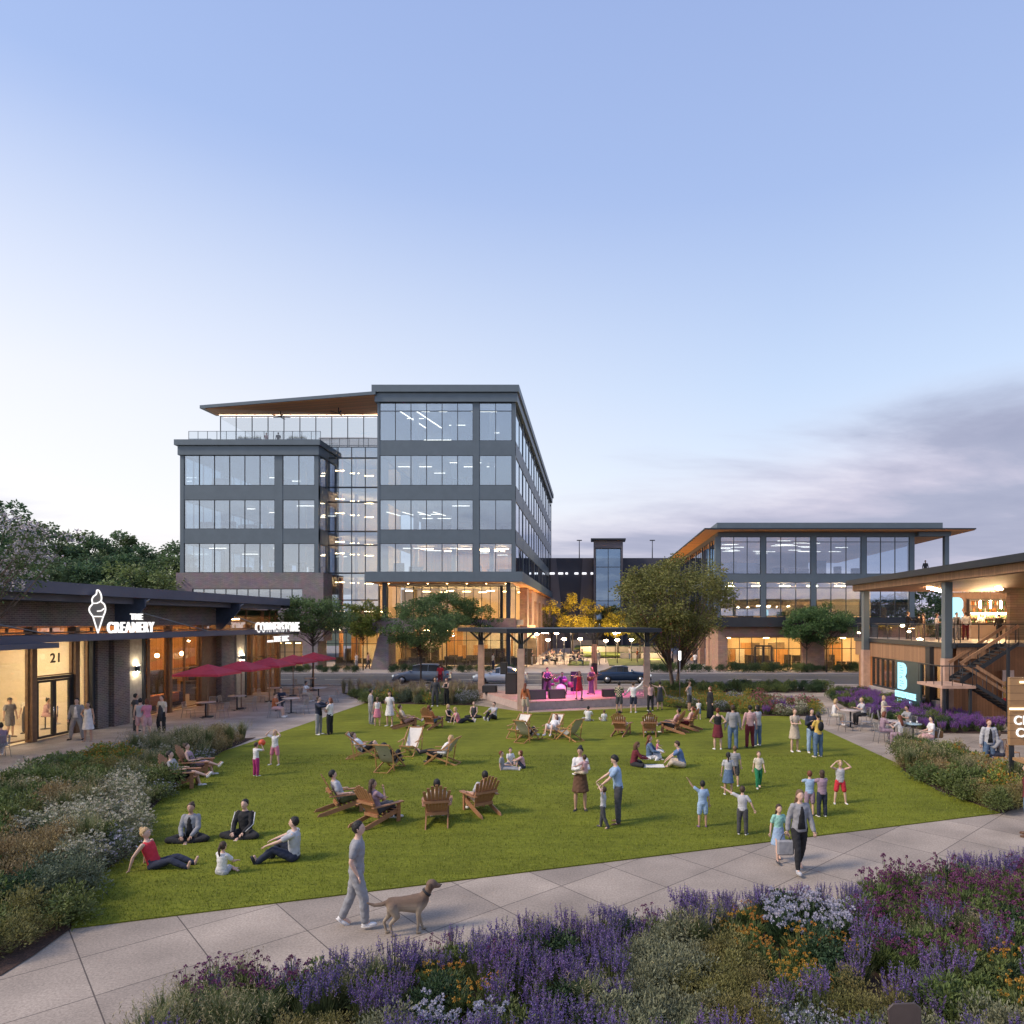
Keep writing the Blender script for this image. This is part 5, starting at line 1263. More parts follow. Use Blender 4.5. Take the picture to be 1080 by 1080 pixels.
# stairs: lower flight rises to the left, upper flight returns to the right
def flight(p0, p1, y0, y1, n, nm):
    mb = MB(); x0, z0 = p0; x1, z1 = p1
    for k in range(n):
        xa_ = x0+(x1-x0)*k/n; xb_ = x0+(x1-x0)*(k+1)/n; zz = z0+(z1-z0)*(k+1)/n
        mb.box(xa_, xb_+(.03 if x1 > x0 else -.03), y0+.05, y1-.05, zz-.06, zz)
    BB(mb, 'stair_tread', dark_f)
    mb = MB()
    for y_ in (y0, y1-.05): mb.prism_to([(x0,y_,z0-.05),(x1,y_,z1-.05),(x1,y_,z1+.12),(x0,y_,z0+.25)] if x1 > x0 else [(x0,y_,z0-.02),(x1,y_,z1-.05),(x1,y_,z1+.12),(x0,y_,z0+.25)], (0,.05,0))
    BB(mb, 'stringer', steel2)
    mb = MB()
    for y_ in (y0+.02, y1-.04):
        mb.bar((x0,y_,z0+1.0),(x1,y_,z1+.95), .06, .16)
    BB(mb, 'handrail', woodb)
    mb = MB()
    for y_ in (y0+.02, y1-.04):
        for k in range(7):
            t = k/6; xx = x0+(x1-x0)*t; zz = z0+(z1-z0)*t; mb.tube([(xx,y_,zz),(xx,y_,zz+.95)], .018, 5)
    BB(mb, 'baluster', steel2)
flight((22.0,0.02),(18.9,2.0), 33.7, 35.0, 12, 'lower'); flight((18.9,2.0),(21.9,4.0), 35.15, 36.3, 12, 'upper')
mb = MB(); mb.box(17.2, 18.88, 33.7, 36.3, 1.86, 2.0); BB(mb, 'landing', clad)
mb = MB(); mb.box(17.2,17.25,33.7,36.3,2.95,3.0); mb.box(17.2,18.9,33.7,33.75,2.95,3.0)
for k in range(4): mb.tube([(17.22+k*.5,33.72,2.0),(17.22+k*.5,33.72,2.95)], .016, 5); mb.tube([(17.22,33.75+k*.8,2.0),(17.22,33.75+k*.8,2.95)], .016, 5)
BB(mb, 'landing_rail', steel2)
mb = MB()
for (x,y) in ((17.4,33.9),(18.7,36.1),(18.7,33.9)): mb.box(x-.06, x+.06, y-.06, y+.06, 0, 1.855)
mb.box(20.35,20.47,33.55,33.67,0,3.9); BB(mb, 'stair_post', steel2)
# signs of the bar
cy = emit('sign_cyan', (.40,.84,1.0), 1.1)
def b_shape(mb, org, ux, uz, w_, h_, thick):
    """a letter B filled solid, as seen glowing"""
    pts = [(0,0),(.70,0),(.92,.07),(1,.17),(1,.36),(.88,.47),(.80,.50),(.88,.55),(.97,.64),(.97,.84),(.85,.95),(.62,1),(0,1)]
    n_ = V(ux).cross(V(uz)).normalized()
    mb.prism_to([tuple(V(org)+V(ux)*(u*w_)+V(uz)*(v*h_)) for u, v in pts], tuple(n_*thick))
def b_marks(mb, org, ux, uz, w_, h_, off):
    n_ = V(ux).cross(V(uz)).normalized(); O = V(org)+n_*off
    for k, v in enumerate((.90,.80,.72,.60,.50,.42,.32,.22,.14)):
        a = .2+.12*((k*37)%5)/5; b = a+.28+.2*((k*53)%4)/4
        mb.bar(O+V(ux)*(a*w_)+V(uz)*(v*h_), O+V(ux)*(b*w_)+V(uz)*((v+(.02 if k%2 else -.02))*h_), .012, .03)
# ground sign: along X = 18.1, seen from the green
t = thing('bar_sign', 'tall dark panel sign with glowing cyan letter B by the lavender', 'sign', (18.05,39.2,0))
MB().box(-.05,.05,-1.6,1.55,.15,2.9).build('panel', mat('sign_teal', (.02,.05,.06), rough=.4), t)
mb = MB()
for y_ in (-1.5,1.45): mb.box(-.04,.04,y_-.04,y_+.04,0,.148)
mb.build('post', steel2, t)
mb = MB(); b_shape(mb, (-.06,1.15,1.22), (0,-1,0), (0,0,1), 1.15, 1.55, .02); mb.build('letter_b', cy, t)
mk_ = MB(); b_marks(mk_, (-.085,1.15,1.22), (0,-1,0), (0,0,1), 1.15, 1.55, -.004); mk_.build('letter_detail', mat('sign_ink', (.05,.16,.2), rough=.6), t)
for nm_, y0_, y1_, z0_, z1_ in (('name_bar',1.5,-1.15,.74,1.10),('lower_bar',1.2,-.6,.26,.62)):
    pts = [(-.08,y0_,z0_),(-.08,y0_,z1_),(-.08,y1_,z1_),(-.08,y1_+.10,z1_-.08),(-.08,y1_+.02,z1_-.16),(-.08,y1_+.12,z1_-.22),(-.08,y1_,z0_)]
    mb = MB(); mb.prism_to(pts, (.02,0,0)); mb.build(nm_, cy, t)
    mb = MB(); rr = random.Random(4)
    y = y0_-.12
    while y > y1_+.25: mb.box(-.088,-.082, y-.02, y, z0_+.10, z1_-.10+rr.uniform(-.05,.05)); y -= rr.uniform(.13,.24)
    mb.build('letter_detail', MATS['sign_ink'], t)
t = thing('bar_letter', 'glowing cyan letter B panel on the upper deck behind the drinkers', 'sign', (XA(1004,45),45,5.05))
mb = MB(); b_shape(mb, (0,0,0), (1,0,0), (0,0,1), .72, 1.7, .08); mb.build('letter_b', cy, t)
mk_ = MB(); b_marks(mk_, (0,-.01,0), (1,0,0), (0,0,1), .72, 1.7, 0); mk_.build('letter_detail', MATS['sign_ink'], t)
MB().box(.1,.16,.02,.06,-1.05,0).build('stand', steel2, t)
# poster on the timber wall
t = thing('poster', 'tall pink, ochre and red poster with black shapes on the brick wall', 'poster', (XA(1057.5,36.8),36.8,ZA(748,36.8)))
w_, h_ = .62, 2.1
mb = MB(); mb.box(0,w_,0,.05,0,h_); mb.build('board', mat('poster_paper', (.72,.55,.50), rough=.7), t)
mb = MB(); mb.box(.02,.42,-.012,-.002,.5,1.5); mb.build('ochre_field', mat('poster_ochre', (.62,.36,.10), rough=.7), t)
mb = MB(); mb.prism_to([(.03,-.016,.03),(.5,-.016,.03),(.35,-.016,.55),(.03,-.016,.62)], (0,.01,0)); mb.build('red_field', mat('poster_red', (.60,.04,.05), rough=.7), t)
mb = MB(); mb.prism_to([(.2,-.022,.35),(.3,-.022,.3),(.32,-.022,.85),(.24,-.022,.9)], (0,.005,0)); mb.prism_to([(.22,-.022,1.5),(.45,-.022,1.42),(.6,-.022,1.62),(.4,-.022,1.6)], (0,.005,0)); mb.build('black_shape', mat('poster_black', (.02,.02,.02), rough=.7), t)

# ================================================================ kiosk at the right edge
t = thing('snack_kiosk', 'wooden kiosk with lettered board and bar counter at the right edge', 'kiosk', (12.2,20,0))
wk = wood('kiosk_wood', (.33,.19,.09), plank=.22, axis='Z')
MB().box(0,2.2,0,.12,1.56,3.55).build('sign_board', wk, t)
mb = MB(); mb.box(-.02,2.2,-.05,.0,2.6,2.66); mb.box(.28,2.2,-.04,.0,3.38,3.44); mb.build('lit_shelf', emit('kiosk_glow', (1,.8,.5), 1.6), t)
mb = MB(); mb.box(.02,.14,.02,.10,0,1.555); mb.box(2.0,2.12,.02,.10,0,1.555); mb.build('post', steel2, t)
mb = MB(); mb.box(-.08,2.3,-1.0,-.25,1.18,1.26); mb.build('counter_top', wk, t)
mb = MB(); mb.box(.2,2.2,-.9,-.35,0,1.175); mb.build('counter_base', wk, t)
place_text('cr_lettering', 'CR', (.11,-.02,2.16), (1,0,0), (0,0,1), .27, .46, lit_s, .05, .012, t)
place_text('ce_lettering', 'CE', (.17,-.02,1.80), (1,0,0), (0,0,1), .27, .44, lit_s, .05, .012, t)
# ================================================================ stage
PKL = 'small_stage'
st = thing('stage', 'low open stage with thin black canopy on clad columns', 'stage', (0,43,0))
sto = V((0,-43,0))
def ST(mb, name, m): o = mb.build(name, m, st); o.location = sto; return o
SP = [(-4.3,39.8),(3.9,42.5),(3.4,47.6),(-7.6,46.3)]
ST(MB().prism(SP, 0, .40), 'platform', mat('stage_concrete', (.46,.36,.33), rough=.85, scale=4)); 
ST(MB().prism([(p[0]*.995,43+(p[1]-43)*.985) for p in SP], .402, .46), 'stage_floor', wood('stage_boards', (.50,.30,.26), plank=.18, axis='Y', var=.15))
cp = [(-4.2,39.5),(3.35,42.9),(.05,47.4),(-7.6,46.2)]
mb = MB(); mc = MB()
for x, y in cp:
    z0 = .46 if y == 47.4 else .0
    mb.box(x-.19, x+.19, y-.19, y+.19, z0, 3.6); mc.box(x-.15, x+.15, y-.15, y+.15, 3.605, 4.5)
    for a in (0, pi/2, pi, 3*pi/2): mc.bar((x+.1*cos(a),y+.1*sin(a),3.9),(x+.75*cos(a),y+.75*sin(a),4.5), .08, .12)
ST(mb, 'column_cladding', clad); ST(mc, 'column_head', steel2)
ROOF = [(-9.4,46.8),(-4.9,38.4),(4.1,42.0),(3.9,47.9)]
ST(MB().prism([(-9.3,46.6),(-4.9,38.6),(4.2,42.1),(3.2,48.6)], 4.5, 4.76), 'canopy', steel2)
mb = MB()
for x, y in ((-5.5,43),(-3,42),(-1,44),(1.5,44),(-3.5,46),(0,46)): mb.box(x-.22,x+.22,y-.05,y+.05,4.44,4.49)
ST(mb, 'ceiling_light', emit('lamp_stage', (1,.8,.6), 45))
# coloured stage lamps (they are lit in the photograph)
for (x,y,col,e,nm) in ((-2.3,42.6,(1,.15,.8),130,'a'),(-1.6,45.0,(.8,.1,1),150,'b'),(.9,44.6,(1,.12,.6),150,'c'),(-.9,42.6,(1,.55,.25),90,'d')):
    l = bpy.data.lights.new('stage_spot', 'SPOT'); l.energy = e*4.5; l.color = col; l.spot_size = radians(80); l.spot_blend = .8; l.shadow_soft_size = .12
    o = bpy.data.objects.new('stage_spot', l); COL.objects.link(o); o.location = (x,y,4.38)
blk = mat('black_cabinet', (.018,.018,.022), rough=.7, var=.2); grl = mat('speaker_grille', (.04,.04,.045), rough=.8, var=.3, scale=80)
def speaker(x, y, z, w_, d_, h_, rz, label, group='black speaker cabinets on the stage', wedge=False):
    t = thing('loudspeaker', label, 'speaker', (x,y,z), rz, group)
    mb = MB()
    if wedge: mb.prism_to([(-w_/2,-d_/2,0),(-w_/2,d_/2,0),(-w_/2,d_/2,h_),(-w_/2,-d_/2*.2,h_)], (w_,0,0))
    else: mb.box(-w_/2,w_/2,-d_/2,d_/2,0,h_)
    mb.build('cabinet', blk, t, bevel=.02)
    g = MB()
    if wedge: g.obox((0,-d_*.36,h_*.5), (w_*.44,0,0), (0,d_*.2*.9,h_*.5*.9), (0,-.01*h_,.01*d_))
    else: g.box(-w_*.42,w_*.42,-d_/2-.012,-d_/2-.002,h_*.06,h_*.94)
    g.build('grille', grl, t)
speaker(-5.35,44.6,.46,.75,.7,1.35,0,'black speaker stack at the left of the stage beside the front column')
speaker(-3.2,46.3,.46,.6,.5,1.3,0,'upright black speaker behind the guitarist on stage'); speaker(-1.25,46.4,.46,.6,.5,1.3,0,'upright black speaker behind the singer in red')
speaker(-3.45,41.5,.46,1.1,.6,.55,.2,'left one of the two stage monitors at the front edge',wedge=True); speaker(-2.25,41.9,.46,1.0,.6,.55,.2,'right one of the two stage monitors at the front edge',wedge=True)
speaker(.95,42.9,.46,.8,.55,.45,.2,'small wedge monitor at the right of the stage',wedge=True); speaker(-6.9,45.4,.46,.95,.5,.45,0,'low black cabinet at the far left of the stage floor')
for (x,y,lb) in ((-5.6,42.6,'black speaker hanging from the canopy at the stage left'),(.05,46.95,'black speaker hung on the rear column of the stage')):
    z_ = ZA(711,y)
    speaker(x,y,z_,.42,.35,.75,0,lb,'speakers hanging from the stage canopy')
    tag(MB().tube([(x,y,z_+.75),(x,y,4.5)], .015, 5).build('hanger_rod', steel2), 'thin rod holding the speaker at the '+('left' if x < -2 else 'rear column'), 'rod')
# drum kit
dk = thing('drum_kit', 'drum kit with pale round bass drum lit magenta on the stage', 'drum kit', (-2.1,43.9,.46))
drm = mat('drum_shell', (.30,.05,.20), rough=.3); hd_ = mat('drum_head', (.75,.62,.72), rough=.6); cym = mat('cymbal', (.6,.45,.2), rough=.25, metal=1)
mb = MB(); mb.tube([(0,-.25,.36),(0,.2,.36)], .34, 22); mb.build('bass_drum', drm, dk); mb = MB(); mb.tube([(0,-.27,.36),(0,-.252,.36)], .335, 22); mb.build('drum_head', hd_, dk)
for x, y, z, r, h_ in ((-.3,.1,.8,.16,.2),(.25,.1,.8,.16,.2),(.6,.35,.45,.2,.35),(-.6,.4,.55,.18,.15)): MB().lathe([(r,0),(r,h_)], (x,y,z), 16).build('drum', drm, dk)
for x, y, z in ((-.8,.2,1.15),(.8,.3,1.2),(-.5,.6,1.0)):
    MB().lathe([(.28,0),(.05,.03)], (x,y,z), 18).build('cymbal', cym, dk); MB().tube([(x,y,0),(x,y,z)], .012, 5).build('cymbal_stand', cym, dk)

# ================================================================ chairs and tables
cedar = mat('cedar', (.34,.165,.085), rough=.5, var=.25, scale=8, stretch=(1,1,8)); cedar2 = mat('cedar_light', (.36,.19,.09), rough=.55, var=.25, scale=8, stretch=(1,1,8))
def make_adirondack(m):
    t = thing('adirondack_chair', 'x', 'chair', (0,0,0))
    mb = MB()
    for k in range(6):
        y = .36-k*.115; mb.obox((0,y,.37-k*.028), (.27,0,0), (0,.05,-.012), (0,0,.010))
    mb.build('seat', m, t)
    mb = MB(); n = 7
    for k in range(n):
        x = (k-(n-1)/2)*.088; hh = .93-.10*abs(k-3)/3-.10*(abs(k-3)/3)**3
        p = V((x*.78,-.24,.26)); q = V((x*1.18,-.24-.46*hh,.26+.90*hh)); mb.bar(p, q, .074, .018, up=(0,1,.5))
    mb.build('backrest', m, t)
    mb = MB(); mb.obox((0,-.47,.62),(.33,0,0),(0,.03,0),(0,0,.03)); mb.obox((0,-.30,.28),(.27,0,0),(0,.02,0),(0,0,.04)); mb.build('back_brace', m, t)
    for sx in (-1,1):
        MB().box(sx*.29-.02, sx*.29+.02, .27, .37, 0, .52).build('front_leg', m, t)
        mb = MB(); mb.prism_to([(sx*.27-.015,.36,.26),(sx*.27-.015,.36,.38),(sx*.27-.015,-.75,.10),(sx*.27-.015,-.82,.0),(sx*.27-.015,-.70,.0)], (.03,0,0)); mb.build('rear_leg', m, t)
        mb = MB(); mb.prism([(sx*.25,.42),(sx*.39,.42),(sx*.40,.2),(sx*.36,-.50),(sx*.27,-.50),(sx*.26,.1)], .52, .545); mb.build('armrest', m, t)
    return t
beech = mat('beech', (.42,.22,.09), rough=.5, var=.2, scale=7)
def make_sling(canvas):
    t = thing('deck_chair', 'x', 'deck chair', (0,0,0))
    W = .30
    mb = MB()
    for sx in (-1,1): mb.bar((sx*W,.55,.03),(sx*W,-.62,.98),.03,.05)
    mb.bar((-W-.02,-.62,.98),(W+.02,-.62,.98),.04,.04); mb.bar((-W,.55,.03),(W,.55,.03),.03,.03); mb.build('back_frame', beech, t)
    mb = MB()
    for sx in (-1,1): mb.bar((sx*(W-.045),.48,.42),(sx*(W-.045),-.62,.03),.03,.05)
    mb.bar((-W+.03,.48,.42),(W-.03,.48,.42),.04,.04); mb.bar((-W+.04,-.62,.03),(W-.04,-.62,.03),.03,.03); mb.build('seat_frame', beech, t)
    mb = MB()
    for sx in (-1,1): mb.bar((sx*(W+.03),-.30,.03),(sx*(W+.03),-.42,.80),.025,.035); mb.bar((sx*(W+.045),-.40,.60),(sx*(W+.045),.40,.56),.05,.025)
    mb.build('armrest', beech, t)
    pr = catm([(0,.48,.44),(0,.25,.30),(0,0,.27),(0,-.2,.40),(0,-.42,.72),(0,-.62,1.0)], 4); mb = MB()
    vs = []; n = len(pr)
    for p in pr:
        for x in (-W+.05, -.12, 0, .12, W-.05): vs.append((x,p.y,p.z-(.02 if abs(x) < .13 else 0)))
    mb.add(vs, [(i*5+k,i*5+k+1,(i+1)*5+k+1,(i+1)*5+k) for i in range(n-1) for k in range(4)], 0, True)
    mb.add([(a,b,c-.008) for a,b,c in vs], [(i*5+k,(i+1)*5+k,(i+1)*5+k+1,i*5+k+1) for i in range(n-1) for k in range(4)], 0, True)
    mb.build('canvas', canvas, t)
    return t
wire = mat('grey_steel', (.30,.29,.30), rough=.45, metal=.5, var=.1)
def make_cafe_chair(m):
    t = thing('cafe_chair', 'x', 'chair', (0,0,0))
    MB().box(-.21,.21,-.20,.22,.435,.455).build('seat', m, t, bevel=.008)
    mb = MB()
    for k in range(5): x = -.16+k*.08; mb.bar((x,-.205,.50),(x*1.02,-.27,.84),.03,.01)
    mb.bar((-.2,-.27,.85),(.2,-.27,.85),.03,.03); mb.build('backrest', m, t)
    for sx in (-1,1):
        MB().tube([(sx*.19,.2,.43),(sx*.22,.24,0)], .011, 6).build('leg', m, t); MB().tube([(sx*.2,-.27,.85),(sx*.19,-.2,.44),(sx*.22,-.28,0)], .011, 6).build('leg', m, t)
    return t
def make_table(top_m, r=.42, square=False, h=.74):
    t = thing('cafe_table', 'x', 'table', (0,0,0))
    if square: MB().box(-r,r,-r,r,h-.03,h).build('table_top', top_m, t, bevel=.006)
    else: MB().lathe([(r,0),(r,.028)], (0,0,h-.028), 28).build('table_top', top_m, t)
    MB().tube([(0,0,.02),(0,0,h-.03)], .035, 8).build('leg', steel2, t)
    mb = MB(); mb.box(-.28,.28,-.04,.04,0,.02); mb.box(-.04,.04,-.28,.28,0.001,.021); mb.build('foot', steel2, t)
    return t
def place(proto, pos, heading, label, group, used=set(), scale=1.0):
    if proto.name in used: o = copy_tree(proto)
    else: o = proto; used.add(proto.name)
    o.location = pos; o.rotation_euler = (0,0,-radians(heading)); o['label'] = label; o['group'] = group
    if scale != 1.0: o.scale = (scale,)*3
    return o
adir = make_adirondack(cedar); sl_w = make_sling(mat('canvas_white', (.70,.66,.60), rough=.9, var=.06, scale=8)); sl_o = make_sling(mat('canvas_olive', (.42,.40,.31), rough=.9, var=.08, scale=8))
cc = make_cafe_chair(wire); tb = make_table(mat('stone_table', (.46,.38,.35), rough=.5, var=.1)); tb2 = make_table(mat('blue_table', (.30,.42,.48), rough=.5, var=.1), .36)
GA = 'wooden adirondack chairs on the lawn'; GS = 'canvas deck chairs on the lawn'; GC = 'metal cafe chairs on the terraces'; GT = 'cafe tables on the terraces'
ADIR = [  # px, py (ground under the seat), heading, label
 (193,831,75,'adirondack chair holding the man in grey tee beside the left bed'), (209,819,75,'adirondack chair behind another, holding the woman in mauve'),
 (366,856,60,'adirondack chair of the man in grey tee, leftmost of the front four'), (402,868,35,'adirondack chair of the long haired woman, second of the front four'),
 (461,866,-12,'adirondack chair seen square from behind, third of the front four'), (505,856,-35,'adirondack chair turned left, rightmost of the front four'),
 (430,768,65,'adirondack chair farther back holding the man in pale tee'), (457,768,25,'adirondack chair farther back holding the redhead with a phone'),
 (656,775,20,'adirondack chair at the left of the far group before the stage'), (685,775,3,'adirondack chair with dark haired sitter seen from straight behind'),
 (708,773,-62,'adirondack chair turned left holding the man in pale shirt'), (723,770,-62,'adirondack chair behind, at the right end of the far group')]
for a in ADIR: place(adir, G(a[0],a[1]), a[2], a[3], GA)
SLING = [(384,800,80,sl_w,'white deck chair under the reclining man in white tee'),(411,812,12,sl_o,'olive backed deck chair seen from behind with dark haired sitter'),
 (433,796,186,sl_w,'empty white deck chair facing the viewer'),(466,806,-80,sl_o,'grey striped deck chair of the man in white shirt facing left'),
 (547,778,205,sl_w,'empty white deck chair near the stage steps'),(556,782,28,sl_o,'tan backed deck chair of the blonde sitter near the stage'),
 (583,778,200,sl_w,'white deck chair holding the reclining woman in a pale dress'),(601,781,-48,sl_o,'empty tan deck chair turned away beside the reclining woman')]
for a in SLING: place(a[3], G(a[0],a[1]), a[2], a[4], GS)
# left terrace
TL = [(217,757,tb,'round table under the first red umbrella'),(250,749,tb,'round table under the second red umbrella'),(307,752,tb,'round table where two people sit at its left'),(336,739,tb,'round table beside the woman in white'),
      (290,739,tb,'round table near the restaurant glass'),(328,727,tb,'farthest round table toward the street')]
for a in TL: place(a[2], G(a[0],a[1]), 0, a[3], GT, scale=1.15)
k = 0
for (px_, py_, hd, lb) in [(199,757,90,'cafe chair at the left of the first umbrella table'),(234,758,-90,'cafe chair at the right of the first umbrella table'),(222,751,180,'cafe chair behind the first umbrella table'),(236,749,90,'cafe chair at the left of the second umbrella table'),(264,750,-90,'cafe chair at the right of the second umbrella table'),
        (289,757,80,'cafe chair under the man in peach tee'),(296,749,120,'cafe chair under the man in navy shirt'),(319,753,-80,'empty cafe chair right of the seated pair'),(321,740,95,'cafe chair under the woman in white at the table'),(351,741,-90,'empty cafe chair near the lawn corner'),(277,741,90,'empty cafe chair near the restaurant glass'),(303,740,-90,'empty cafe chair between the glass and the pair'),(315,728,90,'cafe chair at the farthest table'),
        (1,799,-60,'striped metal chair at the left edge of the terrace')]:
    place(cc, G(px_,py_), hd, lb, GC)
# right terrace
for a in [(897,767,tb,'pale table between the blonde woman and the man in grey'),(943,781,tb,'table shared by three people on the right terrace'),(963,781,tb2,'small blue table beside the dark haired woman')]: place(a[2], G(a[0],a[1]), 0, a[3], GT)
for (px_, py_, hd, lb) in [(879,765,95,'metal chair of the blonde woman on the right terrace'),(911,764,-95,'metal chair of the man in grey at the pale table'),(892,771,60,'empty metal chair on the lawn side of the pale table'),(914,771,-60,'empty metal chair at the right of the pale table'),
        (930,783,85,'metal chair of the woman in mauve on the right terrace'),(951,788,-20,'metal chair of the dark red haired woman'),(959,775,-100,'metal chair of the man in pale grey at the shared table'),(932,768,120,'metal chair of the woman in cream farther back'),(982,790,-85,'metal chair of the woman with the tan bag')]:
    place(cc, G(px_,py_), hd, lb, GC)
wc = make_cafe_chair(cedar2); place(wc, G(1054,812), -75, 'wooden terrace chair at the kiosk seen under the seated person', GC); place(wc, G(1066,806), 150, 'second wooden chair beside the kiosk counter', GC)
# near chair back in front of the camera
t = thing('patio_chair', 'brown shell chair whose back rises at the bottom of the view', 'chair', (XA(954,7.75),7.75,0), radians(4))
shl = mat('shell_brown', (.075,.055,.05), rough=.5, var=.1)
mb = MB(); pts = [(-.15,-.04,.44),(-.19,0,.62),(-.20,.02,.80),(-.13,.03,.855),(.13,.03,.855),(.20,.02,.80),(.19,0,.62),(.15,-.04,.44)]; mb.prism_to(pts, (0,-.025,0)); mb.build('backrest', shl, t, bevel=.008)
MB().box(-.19,.19,-.45,-.06,.42,.45).build('seat', shl, t, bevel=.01)
for sx in (-1,1):
    for sy in (-.4,-.08): MB().tube([(sx*.15,sy,.42),(sx*.19,sy*1.1,0.02)], .013, 6).build('leg', steel2, t)
# red umbrellas
redc = mat('umbrella_canvas', (.68,.07,.11), rough=.75, var=.08, scale=3, sub=.25)
ULB = ['nearest red umbrella by the creamery pier','second red umbrella in the terrace row','middle one of the five red umbrellas','fourth red umbrella along the terrace','farthest red umbrella near the street trees']
proto = None
for i, y in enumerate((37.0,40.5,44.0,47.5,51.0)):
    if proto is None:
        t = proto = thing('umbrella', ULB[0], 'umbrella', (0,0,0)); mb = MB()
        R = 1.24; n = 4; vs = []; fs = []
        for j, (f_, z) in enumerate(((0,2.86),(.5,2.62),(1,2.40))):
            for q in range(16):
                a = 2*pi*q/16+pi/8; c_ = max(abs(cos(a)),abs(sin(a))); s_ = f_*R/c_*.97
                vs.append((s_*cos(a),s_*sin(a),z-.03*f_*(1/c_-1)))
        for j in range(2):
            for q in range(16): fs.append((j*16+q,j*16+(q+1)%16,(j+1)*16+(q+1)%16,(j+1)*16+q))
        mb.add(vs, fs, 0, False)
        bt_ = [(x,y_,z-.12) for x,y_,z in vs[32:48]]; mb.add(vs[32:48]+bt_, [(q,(q+1)%16,16+(q+1)%16,16+q) for q in range(16)]); mb.build('canopy', redc, t)
        MB().tube([(0,0,.05),(0,0,2.8)], .028, 8).build('pole', mat('umbrella_pole', (.25,.15,.1), rough=.5), t); MB().lathe([(.28,0),(.28,.06),(.05,.08)], n=20).build('base', steel2, t)
        rb_ = MB()
        for q in range(4): a = pi/4+q*pi/2; rb_.bar((0,0,2.68),(R*1.25*cos(a),R*1.25*sin(a),2.33), .02, .02)
        rb_.build('rib', steel2, t); o = t
    else: o = copy_tree(proto)
    o.location = (-20.9,y,0); o['label'] = ULB[i]; o['group'] = 'red umbrellas over the restaurant terrace'

# ================================================================ cars
def car(label, x, y, body_m, hd, L_=4.6, Hh=1.45, suv=False):
    t = thing('parked_car' if False else 'car', label, 'car', (x,y,-.02), hd, 'cars on the street behind the stage')
    if suv: pr = [(0,.42),(.02,.72),(.10,.86),(.24,.98),(.36,1.50),(.48,1.62),(.78,1.60),(.93,1.12),(.985,1.02),(1,.5)]; Hh = 1.62
    else: pr = [(0,.42),(.015,.66),(.08,.78),(.28,.92),(.42,1.34),(.54,1.43),(.68,1.40),(.86,1.04),(.98,.94),(1,.48)]
    xs_ = [p[0]*L_-L_/2 for p in pr]; W_ = .90
    # hull: cross sections along the length
    top = [(x_,p[1]) for x_, p in zip(xs_, pr)]
    def zt(x_):
        for i in range(len(top)-1):
            if top[i][0] <= x_ <= top[i+1][0]:
                f_ = (x_-top[i][0])/(top[i+1][0]-top[i][0]); return top[i][1]*(1-f_)+top[i+1][1]*f_
        return top[-1][1]
    belt = .95 if not suv else 1.05
    mb = MB(); rg = []
    for i in range(33):
        x_ = -L_/2+L_*i/32; z_ = min(zt(x_), belt); e = 1-.18*(abs(x_)/(L_/2))**6; w0 = W_*e
        rg.append([V((x_,-w0*.93,.24)),V((x_,-w0,.42)),V((x_,-w0,z_*.82)),V((x_,-w0*.93,z_)),V((x_,w0*.93,z_)),V((x_,w0,z_*.82)),V((x_,w0,.42)),V((x_,w0*.93,.24))])
    mb.loft(rg, 0, True); mb.build('body', body_m, t)
    gm = mat('car_glass', (.03,.035,.045), rough=.08, var=0, spec=.8)
    cab = [i for i in range(len(top)) if top[i][1] > belt-.02]
    a = [top[i] for i in cab]; x0 = a[0][0]; x1 = a[-1][0]
    mb = MB(); rg = []
    for i in range(17):
        x_ = x0+.02+(x1-x0-.04)*i/16; z_ = max(zt(x_),belt+.004); rg.append([V((x_,-.80,belt-.03)),V((x_,-.80+.18*(z_-belt)/.5,z_-.03)),V((x_,.80-.18*(z_-belt)/.5,z_-.03)),V((x_,.80,belt-.03))])
    mb.loft(rg, 0, False); mb.build('windows', gm, t)
    mb = MB(); rg = []
    r0, r1 = max(top, key=lambda p: p[1])[0]-.55, max(top, key=lambda p: p[1])[0]+ (1.5 if suv else .85)
    for i in range(9):
        x_ = r0+(r1-r0)*i/8; z_ = zt(x_); rg.append([V((x_,-.60,z_-.05)),V((x_,-.57,z_+.012)),V((x_,.57,z_+.012)),V((x_,.60,z_-.05))])
    mb.loft(rg, 0, True); 
    for sx in (-1,1):
        for xp in (.02,.58): xx = r0+(r1-r0)*.5+xp-.3; mb.bar((xx,sx*.79,belt),(xx,sx*.61,zt(xx)-.02),.07,.03,up=(1,0,0))
    mb.build('roof', body_m, t)
    tyre = mat('tyre', (.018,.018,.02), rough=.9); rim = mat('rim', (.45,.45,.48), rough=.3, metal=.9)
    for sx in (-1,1):
        for xw in (-L_*.31, L_*.30):
            wh = MB().tube([(xw,sx*.74,.33),(xw,sx*.915,.33)], .33, 22).build('wheel', tyre, t)
            r_ = MB(); r_.tube([(xw,sx*.90,.33),(xw,sx*.925,.33)], .20, 18)
            r_.build('rim', rim, wh)
        MB().ell((-L_/2+.10,sx*.62,.66), (.12,.20,.09), 10, 7).build('headlight', emit('headlamp', (.9,.95,1), .5), t)
        MB().ell((L_/2-.10,sx*.64,.80), (.10,.18,.07), 10, 7).build('tail_light', mat('tail_red', (.35,.02,.02), rough=.3), t)
        MB().ell((-.75,sx*.98,belt+.02), (.10,.10,.07), 8, 6).build('mirror', body_m, t)
    return t
def paint(nm, c): return mat(nm, c, rough=.28, metal=.35, var=.03, spec=.7)
car('grey blue suv driving left behind the planting', -14.4, 57.4, paint('car_slate', (.16,.20,.27)), 0, 4.7, suv=True)
car('white coupe behind the front column of the stage', -7.7, 56.6, paint('car_white', (.62,.63,.66)), 0, 4.4)
